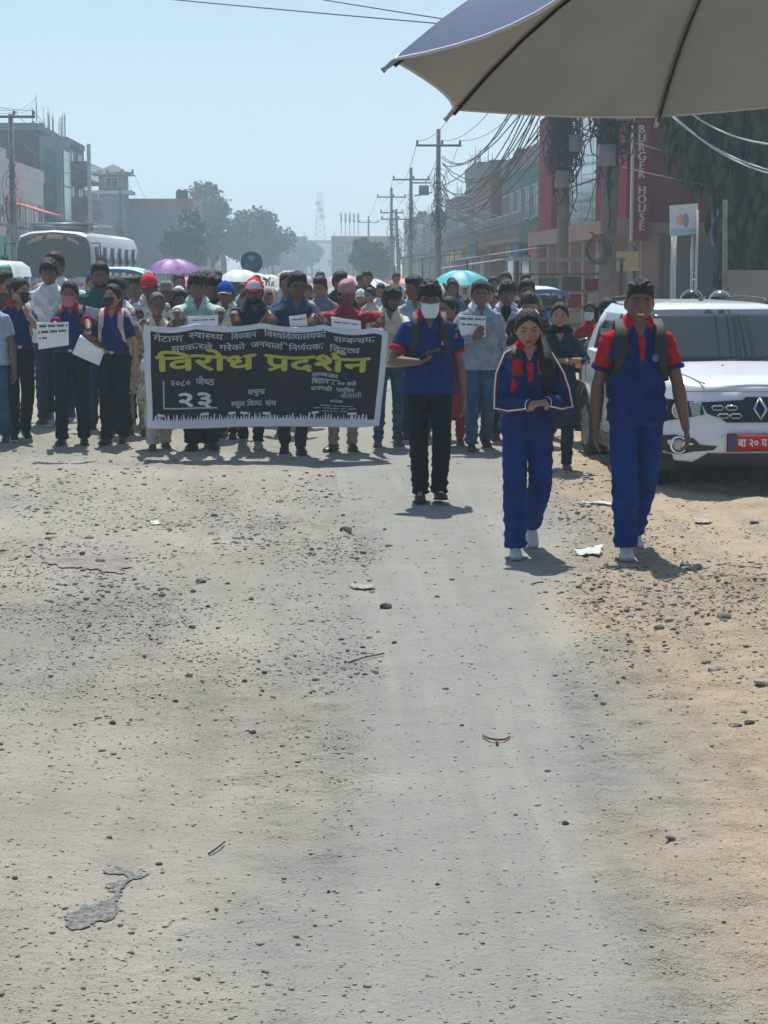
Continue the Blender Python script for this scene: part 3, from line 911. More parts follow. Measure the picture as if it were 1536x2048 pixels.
    # ---- shoes: feet tuple (x, y, lift, pitch, toe-out)
    if shoes is not None:
        for i, (kn, an, f) in enumerate(feet_out):
            sx = (-1, 1)[i]
            pitch = f[3] if len(f) > 3 else 0.0; toe = f[4] if len(f) > 4 else sx * .12
            mb = MB(); n = 16
            for part, prof in (('u', [(.078, .020, .045), (.070, .032, .075), (.03, .036, .098), (-.01, .036, .092), (-.055, .040, .070), (-.10, .043, .052), (-.145, .041, .043), (-.175, .032, .034), (-.188, .016, .022)]),
                               ('s', [(.083, .024, .022), (.07, .037, .022), (0, .039, .020), (-.09, .047, .020), (-.15, .045, .020), (-.182, .034, .022), (-.196, .015, .022)])):
                rs = []
                for (y, w, hh) in prof:
                    z0 = .0 if part == 's' else .012
                    rs.append([V((w * math.copysign(abs(math.cos(q)) ** .8, math.cos(q)), y, z0 + (hh - z0) * (.5 + .5 * math.sin(q)) if math.sin(q) > -.999 else z0)) for q in (2 * math.pi * j / n for j in range(n))])
                mb.rings(rs, 0 if part == 'u' else 1)
            mt = M.Translation(V((an.x, an.y, an.z))) @ M.Rotation(toe, 4, 'Z') @ M.Rotation(pitch, 4, 'X') @ M.Translation(V((0, 0, -.085)))
            mb.v = [tuple((mt @ V(p)) * s) for p in mb.v]
            o = mb.obj('shoe', [shoes, shoe2 or shoes], R)
            if lod == 0:
                lb = MB()
                for k_ in range(4):
                    y = -.035 - .022 * k_; z = .084 - .009 * k_
                    lb.tube([(-.018, y, z - .004), (0, y - .004, z + .003), (.018, y, z - .004)], .0028, 5)
                lb.v = [tuple((mt @ V(p)) * s) for p in lb.v]; lb.obj('shoelace', mat('lace_white', (.6, .6, .58)), o)
    if watch is not None:
        sh, el, w = A[watch]; f = (w - el).normalized(); wb_ = MB()
        wb_.tube([(w - f * .02) * s, (w + f * .004) * s], .030 * s, 14); wb_.ball((w - f * .008) * s + V((0, -.028 * s, .0)), (.018 * s, .010 * s, .018 * s), 12, 8, 1)
        wb_.obj('wristwatch', [mat('watch_strap', (.03, .03, .03)), mat('watch_face', (.75, .75, .72), rough=.2)], R)
    R['joints'] = 0
    info = dict(root=R, s=s, A=A, B=B, hm=hm, rz=rz, loc=V(loc), sec=sec, fem=fem)
    PEOPLE.append(info)
    del R['joints']
    return info

def wp(info, p):
    """person-local point (1.70 m figure) to world"""
    return M.Translation(info['loc']) @ M.Rotation(info['rz'], 4, 'Z') @ (V(p) * info['s'])

def straps(info, m1, m2=None, label='black backpack worn', w=.030, pack=None, xo=.105, sides=(-1, 1), pack_scale=1.0):
    """A backpack: pack on the back, two shoulder straps running down the chest."""
    s, B, sec = info['s'], info['B'], info['sec']
    R = thing('backpack', label, 'backpack', info['loc'], info['rz'])
    for sx in sides:
        mb = MB(); pts = []
        for (z, front) in ((1.28, 1), (1.46, 1)): pass
        def onsurf(x, z, fr, off=.022):
            cy, a, b = tsec(sec, z); a += .012; b += .012
            x = max(-a * .97, min(a * .97, x))
            y = b * (1 - (abs(x) / a) ** 2.5) ** (1 / 2.5)
            return V((x, cy - y - off if fr else cy + y + off, z))
        x = sx * xo
        P_ = [onsurf(sx * (xo + .045), 1.08, True, .012), onsurf(sx * (xo + .02), 1.17, True, .016), onsurf(x, 1.26, True, .016), onsurf(x, 1.34, True, .018), onsurf(x * .97, 1.385, True, .022)]
        cy, a, b = tsec(sec, 1.41)
        P_.append(V((x * .93, .0, 1.445 if not info['fem'] else 1.43)))
        P_.append(onsurf(x * .9, 1.39, False, .015)); P_.append(onsurf(x * .9, 1.30, False, .015))
        P_ = [B(p) * s for p in P_]
        rs = []; n = len(P_)
        for i in range(n):
            t = (P_[min(i + 1, n - 1)] - P_[max(i - 1, 0)]).normalized()
            lat = V((1, 0, 0)); lat = (lat - t * lat.dot(t)).normalized(); nn = t.cross(lat)
            ww = w * (1 if i > 1 else .55)
            rs.append([P_[i] + lat * ww * s * a_ + nn * .008 * s * b_ for a_, b_ in ((-1, -.6), (-.7, -1), (.7, -1), (1, -.6), (1, .6), (.7, 1), (-.7, 1), (-1, .6))])
        mb.rings(rs, 0); mb.obj('shoulder_strap', m2 or m1, R)
        if m2 is not None:
            e = MB(); e.rings([[p + V((0, -.004, 0)) + (p - c_) * .12 for p in r_] for r_, c_ in zip(rs[3:6], P_[3:6])], 0); e.obj('strap_pad', m1, R)
    if pack is not None:
        mb = MB(); k = pack_scale
        rs = []
        for (z, a, b) in ((.93, .12, .05), (.96, .15, .085), (1.10, .16, .10), (1.28, .155, .09), (1.38, .13, .065), (1.42, .09, .03)):
            rs.append([B(p + V((0, .215, 0))) * s for p in hring(z, 0, a * k, b, 20, 3)])
        mb.rings(rs, 0); mb.obj('pack', pack, R)
    return R

def sheet(label, corners, mt, cat='paper', name='paper_sheet', bend=.01, lines=None, group=None, thick=.0015):
    """A sheet of paper through four corners (top-left, top-right, bottom-right, bottom-left), slightly curled."""
    a, b, c, d = [V(p) for p in corners]
    nn = (b - a).cross(d - a).normalized()
    if nn.y > 0: nn = -nn
    rows = []
    for i in range(7):
        t = i / 6; row = []
        for j in range(9):
            u = j / 8; p = (a.lerp(b, u)).lerp(d.lerp(c, u), t)
            row.append(p + nn * bend * (math.sin(u * 3.1) + .5 * math.sin(t * 5 + u * 4)))
        rows.append(row)
    org = (a + b + c + d) / 4
    mb = MB(); mb.grid([[p - org for p in r] for r in rows], 0)
    o = mb.obj(name, mt, loc=org); tag(o, label, cat, group)
    sm = o.modifiers.new('thickness', 'SOLIDIFY'); sm.thickness = thick
    if lines:
        lb = MB()
        def pt(u, t): 
            p = (a.lerp(b, u)).lerp(d.lerp(c, u), t); return p + nn * (bend * (math.sin(u * 3.1) + .5 * math.sin(t * 5 + u * 4)) + .0035) - org
        for (t, u0, u1, th) in lines:
            k = max(2, int((u1 - u0) * 22)); 
            for q in range(k):
                ua = u0 + (u1 - u0) * q / k; ub = u0 + (u1 - u0) * (q + .86) / k
                if (q * 7 + int(t * 50)) % 6 == 5: continue
                lb.add([pt(ua, t), pt(ub, t), pt(ub, t + th * (1 - .3 * (q % 2))), pt(ua, t + th)], [(0, 1, 2, 3)], 0)
        lb.obj('printed_line', mat('print_ink', (.04, .05, .12)), o, smooth=False)
    return o
# ------------------------------------------------------------------ the cast
POLO = cloth('polo_blue', (.005, .021, .125)); RED = cloth('red_knit', (.40, .010, .022)); TRK = cloth('track_blue', (.006, .030, .165), bscale=30)
NAVY = cloth('jacket_navy', (.010, .027, .125)); BLK = cloth('black_cloth', (.006, .008, .012)); BLK2 = cloth('charcoal_cloth', (.022, .024, .030))
WSH = mat('shoe_white', (.55, .55, .53), rough=.6, var=.1); GSH = mat('shoe_grey', (.24, .24, .23), rough=.7); BSH = mat('shoe_black', (.014, .014, .016), rough=.45)
BRS = mat('shoe_brown', (.09, .05, .035), rough=.5); SOLE = mat('sole_grey', (.30, .29, .27), rough=.8); SOLEW = mat('sole_white', (.5, .5, .48), rough=.8)
JEAN = cloth('blue_denim', (.040, .085, .17), var=.35, vscale=9); JEAN2 = cloth('dark_denim', (.022, .042, .085), var=.3, vscale=9); KHAKI = cloth('khaki_cotton', (.30, .26, .20)); BEIGE = cloth('beige_cotton', (.48, .44, .38))
WHT = cloth('white_cotton', (.66, .67, .68)); LGRN = cloth('pale_green_cotton', (.42, .58, .52)); NVS = cloth('navy_shirt', (.014, .030, .085), var=.5, vscale=30); DBL = cloth('dark_blue_shirt', (.030, .052, .105))
MAROON = cloth('wine_silk', (.30, .018, .045), rough=.55); CREAM = cloth('cream_cotton', (.60, .57, .50)); LBL = cloth('pale_blue_cotton', (.30, .40, .50)); GREENT = cloth('green_tee', (.012, .10, .085))
MAG = cloth('magenta_cotton', (.34, .03, .12)); REDD = cloth('red_dress', (.30, .012, .02)); FLOR = cloth('floral_print', (.18, .17, .12), col2=(.52, .48, .38), vscale=22, vdetail=1.5)
DKN = cloth('dark_teal_dress', (.014, .026, .045)); GREYB = cloth('grey_blue_check', (.24, .29, .34)); PRINT = cloth('printed_white', (.70, .70, .72), col2=(.30, .34, .5), vscale=24, vdetail=1)
PINKM = mat('mask_pink', (.42, .13, .20), rough=.8); BLKM = mat('mask_black', (.012, .012, .015), rough=.7); WHTM = mat('mask_white', (.55, .66, .70), rough=.8)
REDCAP = cloth('cap_red', (.62, .02, .035)); BLUCAP = cloth('cap_blue', (.02, .09, .40)); WCAP = cloth('cap_white', (.72, .72, .74)); TOPI = cloth('topi_print', (.34, .15, .18), col2=(.50, .30, .33), vscale=55, vdetail=1)
PAPER = mat('white_paper', (.74, .76, .80), rough=.7); BUCK = mat('strap_black', (.012, .013, .014), rough=.7, bump=.4, bscale=200)
WHITEP = mat('piping_white', (.75, .75, .75), rough=.7); WINE = cloth('panel_wine', (.14, .012, .05)); PHONE = mat('phone_black', (.01, .01, .012), rough=.15)
STRAPR = cloth('strap_red', (.42, .012, .02)); PINKS = cloth('strap_pink', (.55, .42, .42))

def px_person(label, x, fy, ty, **k):
    b = gpt(x, fy)
    top = at(x, ty, b.y)
    k.setdefault('seed', int(x) % 97)
    q_ = random.Random(int(x * 3 + ty))
    if k.get('lod', 1): k.setdefault('rz', q_.uniform(-.20, .20))
    st_ = q_.choice((((-.09, -.10, 0), (.10, .16, .03, .4)), ((-.11, .15, .03, .4), (.08, -.10, 0)), ((-.10, 0, 0), (.11, -.05, 0))))
    k.setdefault('feet', st_); k.setdefault('lean', q_.uniform(-.01, .06) if k.get('lod', 1) else 0)
    return person(label, (b.x, b.y, b.z), top.z - b.z, **k)
def loc_n(info, w):
    """world point -> the figure's own 1.70 m frame"""
    return (M.Rotation(-info['rz'], 4, 'Z') @ (V(w) - info['loc'])) / info['s']

BAN_Y = 16.62
# --- three in front
I = px_person('smiling youth in blue and red polo and blue track trousers walking beside the white car', 1268, 1108, 556, sex='m', lod=0, skin=1, hair='fade',
    shirt=POLO, shirt_hem=.83, sleeve_mat=RED, cuff=POLO, collar=RED, pants=TRK, leg_w=1.28, shoes=WSH, shoe2=SOLE, smile=True, head=(-.06, -.02, .06), loose=.97,
    feet=((-.075, -.13, .0, 0, -.1), (.045, .26, .05, .62, .15)), arms=((-.245, .02, .80), (.285, -.10, .80)), arm_pole=((-.5, .8, 0), (.9, .5, 0)), curl=(.25, .55), seed=3)
straps(I, BUCK, label='black backpack worn by the smiling youth beside the white car', pack=BUCK, pack_scale=1.05, xo=.118, w=.040)
def chest_patch(I, nm, pts, mt, off=.024, zc=None):
    """small flat pieces sewn on the chest (placket, emblem)"""
    sec, B, s = I['sec'], I['B'], I['s']; mb = MB(); vs = []
    for (x, z) in pts:
        cy, a, b = tsec(sec, z); a += .012; b += .012
        y = cy - b * max(0, 1 - (abs(x) / a) ** 2.5) ** .4 - off
        vs.append(B(V((x, y, z))) * s)
    mb.add(vs, [tuple(range(len(vs)))]); o = mb.obj(nm, mt, I['root'], smooth=False)
    m_ = o.modifiers.new('thickness', 'SOLIDIFY'); m_.thickness = .003; return o
chest_patch(I, 'placket', [(-.022, 1.352), (.022, 1.352), (.020, 1.30), (.014, 1.215), (0, 1.20), (-.010, 1.215), (-.018, 1.30)], RED, off=.022)
chest_patch(I, 'emblem', [(.085 + .020 * math.cos(q), 1.22 + .026 * math.sin(q)) for q in (2 * math.pi * j / 12 for j in range(12))], mat('emblem_blue', (.05, .13, .34)), off=.014)
BOY = I

I = px_person('girl in navy tracksuit with long dark ponytail looking down and clasping her hands', 1052, 1100, 612, sex='f', lod=0, skin=2, hair='tied', ponytail='shoulder',
    shirt=NAVY, shirt_hem=.86, sleeve='long', collar=RED, pants=TRK, leg_w=1.32, shoes=WSH, shoe2=SOLE, head=(-.05, .22, -.03), loose=1.10,
    feet=((-.085, -.10, .0, 0, -.05), (.07, .30, .11, .80, .1)), arms=((-.005, -.27, 1.045), (.085, -.27, 1.065)), arm_pole=((-.75, .3, -1), (.75, .3, -1)), curl=(.8, .7),
    hand_dir=((.8, -.35, .25), (-.85, -.3, -.05)), palm=((0, .3, -1), (0, .4, -1)), seed=9)
GIRL = I
straps(I, BUCK, STRAPR, label='black and red backpack worn by the girl in navy tracksuit', pack=BUCK, xo=.085, w=.034, pack_scale=1.22)
chest_patch(I, 'placket', [(-.022, 1.325), (.022, 1.325), (.018, 1.20), (-.018, 1.20)], RED, off=.030)
for i, (sh, el, w) in enumerate(I['A']):          # white piping and wine panel down each sleeve
    sx = (-1, 1)[i]; s = I['s']; mb = MB(); ms = MB()
    out = V((sx, -.42, .25)).normalized()
    inn = V((sx * .07, -.01, 1.43))
    pts = [inn, sh + V((sx * .02, -.02, .070)), sh.lerp(el, .3) + out * .076, sh.lerp(el, .7) + out * .074, el + V((sx * .060, -.045, -.03)), el.lerp(w, .3) + V((sx * .03, -.03, -.045)), el.lerp(w, .7) + V((0, -.045, -.025)), el.lerp(w, .95) + V((0, -.04, -.005))]
    mb.tube([p * s for p in pts], .0058 * s, 6); mb.obj('white_piping', WHITEP, I['root'])
    ms.tube([(p + V((-sx * .012, -.004, -.010))) * s for p in pts[1:-1]], (.008 * s), 6); ms.obj('wine_panel', WINE, I['root'])
    cb = MB(); f = (w - el).normalized(); cb.tube([(w - f * .02) * s, (w + f * .002) * s], .040 * s, 14); cb.obj('cuff', NAVY, I['root'])
    cb = MB(); cb.tube([(w - f * .022) * s, (w - f * .016) * s], .0415 * s, 14); cb.obj('cuff_trim', WHITEP, I['root'])

I = px_person('youth in blue polo with white face mask and black trousers looking at his phone', 857, 1001, 558, sex='m', lod=0, skin=1, hair='fringe',
    shirt=POLO, shirt_hem=.83, sleeve='short', cuff=RED, collar=RED, pants=BLK, leg_w=1.14, shoes=BSH, shoe2=BLK, mask=WHTM, head=(.03, .16, 0), loose=1.10,
    feet=((-.06, .02, 0, 0, -.1), (.078, -.06, .015, -.12, .12)), arms=((-.10, -.26, 1.085), (.265, .02, .80)), arm_pole=((-1, .5, -.6), (.5, .8, 0)), curl=(.75, .35),
    hand_dir=((.8, -.4, .3), None), palm=((.1, -.1, 1), None), seed=21)
MASKED = I
straps(I, BUCK, label='black backpack worn by the masked youth with the phone', pack=BUCK, xo=.108)
chest_patch(I, 'emblem', [(.088, 1.205), (.122, 1.205), (.122, 1.235), (.088, 1.235)], mat('emblem_pale', (.25, .33, .5)), off=.016)
c = wp(I, (-.015, -.335, 1.145)); ax = V((.86, -.2, .42)).normalized(); ay = V((0, -.75, .35)); ay = (ay - ax * ay.dot(ax)).normalized()
mb = MB(); mb.obox((0, 0, 0), ax * .083, ay * .040, ax.cross(ay) * .005); ph = mb.obj('phone', PHONE, loc=c)
bv = ph.modifiers.new('bevel', 'BEVEL'); bv.width = .003; bv.segments = 2
tag(ph, 'black smartphone held by the youth in the white mask', 'phone')

# --- banner row
def hold(x, y, dy=.16):
    return at(x, y, BAN_Y + dy)
hd = (V((.2, -.6, -.75)), V((-.2, -.6, -.75)))
common = dict(world_arms=True, hand_dir=hd, palm=(V((0, .8, -.5)), V((0, .8, -.5))), curl=(.9, .9))
px_person('woman in floral kurta and dark glasses gripping the left end of the banner', 318, 895, 582, sex='f', skin=1, hair='tied', hair_mat=HAIRG, head=(.15, .05, 0), glasses=True,
    shirt=CREAM, sleeve='half', pants=BEIGE, leg_w=1.25, shoes=BRS, dress=(.50, .10, FLOR), world_arms=True, arms=(at(287, 632, BAN_Y + .14), at(352, 632, BAN_Y + .14)), hand_dir=hd, palm=common['palm'], curl=(.9, .9), vneck=1.32, feet=((-.07, -.06, 0), (.07, .08, 0)), seed=31)
px_person('person in floral green tunic standing behind the left edge of the banner', 275, 868, 612, sex='f', skin=1, hair='tied', shirt=FLOR, sleeve='half', pants=FLOR, leg_w=1.2, shoes=BRS, dress=(.55, .07, FLOR), head=(.8, .2, 0), arms=((-.20, -.05, .78), (.16, .05, .85)), seed=33)
px_person('young man in pale green shirt with dark fringe behind the banner', 399, 893, 543, skin=1, hair='fringe', shirt=LGRN, sleeve='half', collar=LGRN, pants=BLK, leg_w=1.5, shoes=BSH, arms=(hold(352, 630), hold(447, 628)), head=(.05, .10, 0), feet=((-.06, -.05, 0, 0, -.3), (.10, .0, 0, 0, .4)), loose=1.1, **common)
px_person('man in blue cap standing behind the banner', 456, 872, 560, skin=1, hair='short', shirt=CREAM, collar=CREAM, pants=BLK, shoes=BSH, cap=('cap', BLUCAP, ('brim', WCAP)), head=(0, .05, 0))
px_person('bearded man in red and white cap and patterned navy shirt leaning on the banner', 512, 893, 552, skin=1, hair='short', beard=True, shirt=NVS, sleeve='short', collar=NVS, pants=BLK, shoes=GSH, shoe2=SOLE, cap=('cap', REDCAP, ('front', WCAP, REDCAP)),
    arms=(hold(462, 632), hold(540, 634)), head=(-.05, .12, 0), arm_pole=((-1, 0, -.1), (.7, .2, -.7)), feet=((-.13, .15, .02, .5, -.2), (.02, -.06, 0, 0, .1)), loose=1.1, **common)
px_person('tall man with glasses in dark blue shirt behind the banner', 594, 902, 541, skin=1, hair='short', glasses=True, shirt=DBL, sleeve='short', collar=DBL, pants=BLK2, shoes=BSH, arms=(hold(538, 628), hold(628, 634)), head=(.25, .08, 0), feet=((-.11, .12, .02, .3, -.1), (.03, -.05, 0)), arm_pole=((-.6, .3, -.8), (.6, .3, -.8)), **common)
px_person('man in topi hat and wine red shirt stretching his arm along the banner', 692, 897, 560, skin=1, hair='short', shirt=MAROON, sleeve='long', pants=KHAKI, shoes=BSH, cap=('topi', TOPI, None), arms=(hold(640, 634), hold(778, 634)), head=(.35, .06, 0), vneck=None, feet=((-.13, -.04, .0, 0, -.5), (.06, .0, 0, 0, .1)), arm_pole=((-1, 0, -.1), (.3, .6, .3)), loose=1.15, **common)
px_person('bearded man with curly hair in cream shirt at the right end of the banner', 778, 889, 570, skin=1, hair='fringe', beard=True, shirt=CREAM, sleeve='short', collar=CREAM, pants=JEAN, shoes=BRS, arms=(at(768, 652, BAN_Y + .12), (None)) if False else (at(776, 668, BAN_Y + .14), at(822, 700, 17.2)), head=(.6, .25, 0), feet=((-.12, -.05, 0, 0, -.2), (.10, .08, 0)), world_arms=True, curl=(.9, .4), hand_dir=(V((0, -.8, -.4)), None))
px_person('man in pale blue shirt looking aside behind the masked youth', 832, 874, 549, skin=1, hair='short', shirt=LBL, collar=LBL, pants=BLK, shoes=BSH, head=(-.9, .05, 0))
px_person('woman in red dress with black hair behind the masked youth', 902, 892, 590, sex='f', skin=0, hair='tied', shirt=REDD, sleeve='half', pants=REDD, dress=(.30, .06, REDD), shoes=BRS, head=(-1.0, .1, 0))
pm = px_person('man in grey blue shirt and jeans holding a printed sheet on his chest', 957, 900, 558, skin=1, hair='short', shirt=GREYB, sleeve='long', collar=WHT, pants=JEAN, leg_w=1.15, shoes=BSH, arms=((-.10, -.24, 1.12), (.26, .0, .80)), arm_pole=((-1, .3, -.5), (.5, .8, 0)), hand_dir=((.4, -.2, .6), None), palm=((0, .5, 0), None), curl=(.4, .35), shirt_hem=.80, loose=1.08, head=(-.04, .05, 0))
px_person('young man with curly hair in white printed shirt behind the girl', 1011, 880, 560, skin=1, hair='fringe', shirt=PRINT, collar=PRINT, pants=BLK, shoes=BRS, head=(.2, .1, 0), vneck=1.25, undershirt=BLK, arms=((-.1, -.2, 1.05), (.1, -.2, 1.0)))
px_person('man in dark jacket with bowed head right behind the girl', 1054, 890, 575, skin=0, hair='short', shirt=BLK2, sleeve='long', collar=PRINT, pants=BLK, shoes=BSH, head=(.0, .65, 0))
px_person('tall man with black hair standing behind the bowed man', 1049, 862, 557, skin=1, hair='short', shirt=BLK2, pants=BLK, shoes=BSH)
px_person('woman in long dark dress and black scarf with a pale wristwatch', 1116, 940, 602, sex='f', skin=2, hair='tied', shirt=DKN, sleeve='half', pants=DKN, leg_w=1.05, dress=(.42, .07, DKN), shoes=BRS, arms=((-.02, -.22, 1.10), (.06, -.26, 1.12)), arm_pole=((-1, .2, -.5), (1, .2, -.5)), hand_dir=((.9, 0, .1), (-.9, 0, .1)), curl=(.5, .5), watch=1, head=(-.1, .05, 0), vneck=1.30)
sh_ = MB(); II = PEOPLE[-1]; s = II['s']
sh_.rings([[V((p.x, p.y, p.z)) * s for p in hring(z, .0, a, b, 24)] for (z, a, b) in ((1.455, .070, .066), (1.44, .095, .085), (1.405, .125, .105), (1.385, .118, .100))], 0, cap=False)
o = sh_.obj('scarf', BLK, II['root']); o.modifiers.new('t', 'SOLIDIFY').thickness = .012
px_person('woman in magenta top with ponytail standing by the rear of the white car', 1207, 862, 594, sex='f', skin=0, hair='tied', ponytail='back', shirt=MAG, sleeve='short', pants=BLK, shoes=BSH, head=(.7, .0, 0), rz=.5)
px_person('woman in red top and white mask beyond the rear of the white car', 1178, 850, 602, sex='f', skin=0, hair='tied', mask=WHTM, shirt=REDD, sleeve='short', pants=BLK, shoes=BSH, head=(-.5, 0, 0))

# --- group left of the banner
I = px_person('cropped man at the road edge in pale shirt and jeans', -14, 888, 566, skin=1, hair='short', shirt=LBL, sleeve='short', pants=JEAN, leg_w=1.25, shoes=BRS, shoe2=WSH, arms=((-.26, 0, .8), (.27, -.06, .80)), curl=(.3, .45), loose=1.15)
I = px_person('woman in blue polo and black mask touching her chin', 40, 878, 552, sex='f', skin=2, hair='tied', bun=True, mask=BLKM, shirt=POLO, collar=RED, shirt_hem=.97, pants=BLK, shoes=BLK2, shoe2=WSH, head=(.85, .1, 0), rz=.35, arms=((-.25, -.05, .85), (.035, -.155, 1.385)), arm_pole=((-.5, .8, 0), (.7, -.2, -1)), hand_dir=(None, (-.3, -.1, .9)), palm=(None, (-1, 0, 0)), belt=True, watch=1, leg_w=1.12, feet=((-.08, -.1, 0), (.09, .18, .03, .35)))
straps(I, PINKS, label='pale pink backpack strap of the woman touching her chin', sides=(1,))
I = px_person('woman in blue polo and pink mask holding a printed sheet', 148, 886, 558, sex='f', skin=1, hair='tied', mask=PINKM, shirt=POLO, cuff=RED, collar=RED, shirt_hem=.97, pants=BLK, leg_w=1.15, shoes=BSH, head=(-.05, .12, 0), world_arms=True, arms=(at(103, 712, 17.0), at(186, 690, 17.0)), hand_dir=((.1, -.2, .9), (0, -.5, -.5)), palm=((0, 1, 0), (0, 1, 0)), curl=(.5, .6), arm_pole=((-1, .4, -.4), (1, .4, -.4)), belt=True, feet=((-.11, -.08, 0), (.10, .05, 0)))
P2 = I
straps(I, BUCK, label='black backpack worn by the woman in the pink mask')
I = px_person('woman in blue polo and black mask leaning her head back beside the banner', 232, 886, 566, sex='f', skin=2, hair='tied', ponytail='back', mask=BLKM, shirt=POLO, collar=RED, shirt_hem=.97, pants=BLK, leg_w=1.12, shoes=BSH, head=(-.35, -.12, .1), arms=((-.10, -.20, 1.02), (.235, -.05, .80)), belt=True, feet=((-.07, -.12, 0), (.06, .10, 0)))
straps(I, PINKS, label='pale pink backpack worn by the woman beside the banner edge', pack=PINKS)
px_person('man in white tee shirt between the masked women', 106, 850, 517, skin=1, hair='fringe', shirt=WHT, pants=JEAN2, shoes=BSH, head=(0, .05, 0))
px_person('tall man with tousled hair behind the man in white tee shirt', 120, 838, 502, skin=1, hair='short', shirt=WHT, pants=BLK, shoes=BSH, head=(-.4, 0, 0))
px_person('bearded man in green tee shirt and dark jeans', 206, 858, 522, skin=1, hair='short', beard=True, shirt=GREENT, pants=JEAN2, shoes=BSH, arms=((-.10, -.22, 1.12), (.1, -.22, 1.10)), head=(0, .05, 0))
px_person('man in bright red cap and white shirt', 306, 852, 546, skin=1, hair='short', shirt=WHT, collar=WHT, pants=BLK2, shoes=BSH, cap=('cap', REDCAP, None), head=(-.2, .15, 0))
px_person('man in small grey sun hat behind the floral kurta woman', 336, 842, 560, skin=1, hair='short', shirt=BLK2, pants=BLK, shoes=BSH, cap=('hat', cloth('hat_grey', (.25, .27, .25)), None))
px_person('man with brown shirt turned away beside the white van', 12, 846, 540, skin=0, hair='short', shirt=cloth('brown_shirt', (.10, .06, .05)), pants=BLK, shoes=BSH, head=(1.2, 0, 0))
px_person('man behind the pale green shirt with turned head', 420, 850, 541, skin=1, hair='short', shirt=REDD, pants=BLK, shoes=BSH, head=(-.8, 0, 0))
px_person('man in grey shirt standing far behind the roof of the white car', 1524, 689, 527, skin=1, hair='short', shirt=cloth('grey_shirt', (.25, .27, .30)), sleeve='long', pants=BLK2, shoes=BSH, head=(.8, 0, 0), lod=2)

# --- sheets of paper
ln = [(.10, .04, .96, .10), (.32, .04, .92, .10), (.56, .06, .30, .08)]
def psheet(label, q, Y, **k):
    return sheet(label, [at(x, y, Y) for (x, y) in q], PAPER, **k)
psheet('printed white sheet held up by the woman in the pink mask', [(73, 645), (137, 644), (138, 690), (77, 699)], 16.85, lines=ln)
psheet('folded white sheet slanting in the other hand of the pink mask woman', [(161, 669), (208, 704), (199, 731), (144, 707)], 16.8, bend=.02)
psheet('printed sheet on the chest of the man in grey blue shirt', [(917, 630), (972, 632), (971, 674), (919, 671)], 17.02 - .0, lines=[(.12, .04, .96, .10), (.40, .1, .7, .09)])
psheet('white sheet peeking over the banner before the pale green shirt', [(375, 633), (436, 630), (437, 652), (376, 652)], BAN_Y + .10, lines=[(.35, .1, .9, .12)])
psheet('white sheet peeking over the banner before the man with glasses', [(578, 633), (612, 628), (616, 652), (580, 654)], BAN_Y + .10, lines=[(.3, .1, .9, .12)])
psheet('white sheet peeking over the banner before the topi wearer', [(662, 633), (722, 642), (722, 660), (663, 658)], BAN_Y + .10, lines=[(.35, .05, .95, .12)])
psheet('blank white sheet held by the bearded man in green tee shirt', [(172, 612), (200, 618), (198, 640), (170, 634)], 18.2)

# --- the crowd behind, heads and shoulders between the shoulders of the first row
HN_ = ['short haired man', 'man with fringe', 'woman with tied hair', 'man in white cap', 'woman with loose hair', 'man with cropped hair', 'woman in cream head scarf', 'man with turned head']
TN_ = ['white', 'black', 'blue', 'red', 'grey', 'pink', 'teal', 'cream']
def CLAB(i, t): return '%s in %s top deep in the crowd behind the banner' % (HN_[i], TN_[t])
tints = [cloth('crowd_white', (.55, .56, .58)), cloth('crowd_black', (.015, .016, .02)), cloth('crowd_blue', (.05, .09, .22)), cloth('crowd_red', (.28, .02, .03)), cloth('crowd_grey', (.16, .17, .19)), cloth('crowd_pink', (.45, .20, .27)), cloth('crowd_teal', (.03, .16, .17)), cloth('crowd_cream', (.45, .42, .34))]
protos = []
for i, (sx, hr_, hat, yaw) in enumerate((('m', 'short', None, 0), ('m', 'fringe', None, .4), ('f', 'tied', None, -.3), ('m', 'short', ('cap', WCAP, None), .1), ('f', 'loose', None, .2), ('m', 'fade', None, -.6), ('f', 'tied', ('scarf', cloth('scarf_cream', (.50, .44, .36)), None), .3), ('m', 'short', None, .8))):
    I = person(CLAB(i, i), (0, 0, 0), 1.64, sex=sx, lod=2, skin=i % 3 if i % 3 < 2 else 0, hair=hr_, cap=hat, shirt=tints[i], collar=None, pants=(BLK, JEAN2)[i % 2], shoes=BSH, head=(yaw, .08, 0), seed=50 + i, group='marchers packed behind the banner')
    protos.append(I['root'])
spots = []
r_ = np.random.RandomState(12)
Yc = 18.9
while Yc < 41:
    n_ = 5 if Yc < 25 else 6
    x0, x1 = ((-2.4 if Yc < 24 else -3.6), (1085 - 650) / 3600 * Yc)
    for k_ in range(n_):
        X_ = x0 + (x1 - x0) * (k_ + .5 + r_.uniform(-.35, .35)) / n_
        spots.append((X_, Yc + r_.uniform(-.35, .35)))
    Yc += 1.25 if Yc < 30 else 1.7
print('crowd', len(spots))
for i, (X_, Y_) in enumerate(spots):
    pi_ = i if i < len(protos) else r_.randint(len(protos))
    o = protos[i] if i < len(protos) else copy_tree(protos[pi_])
    o.location = (X_, Y_, gz(X_, Y_)); o.rotation_euler.z = r_.uniform(-.6, .6)
    k_ = r_.uniform(.86, 1.05); o.scale = (k_, k_, k_)
    if i >= len(protos):
        ti_ = r_.choice(8, p=[.16, .22, .16, .1, .14, .06, .06, .10]); t_ = tints[ti_]; o['label'] = CLAB(pi_, ti_)
        for ch in o.children:
            if ch.name.startswith('shirt'):
                ch.material_slots[0].link = 'OBJECT'; ch.material_slots[0].material = t_
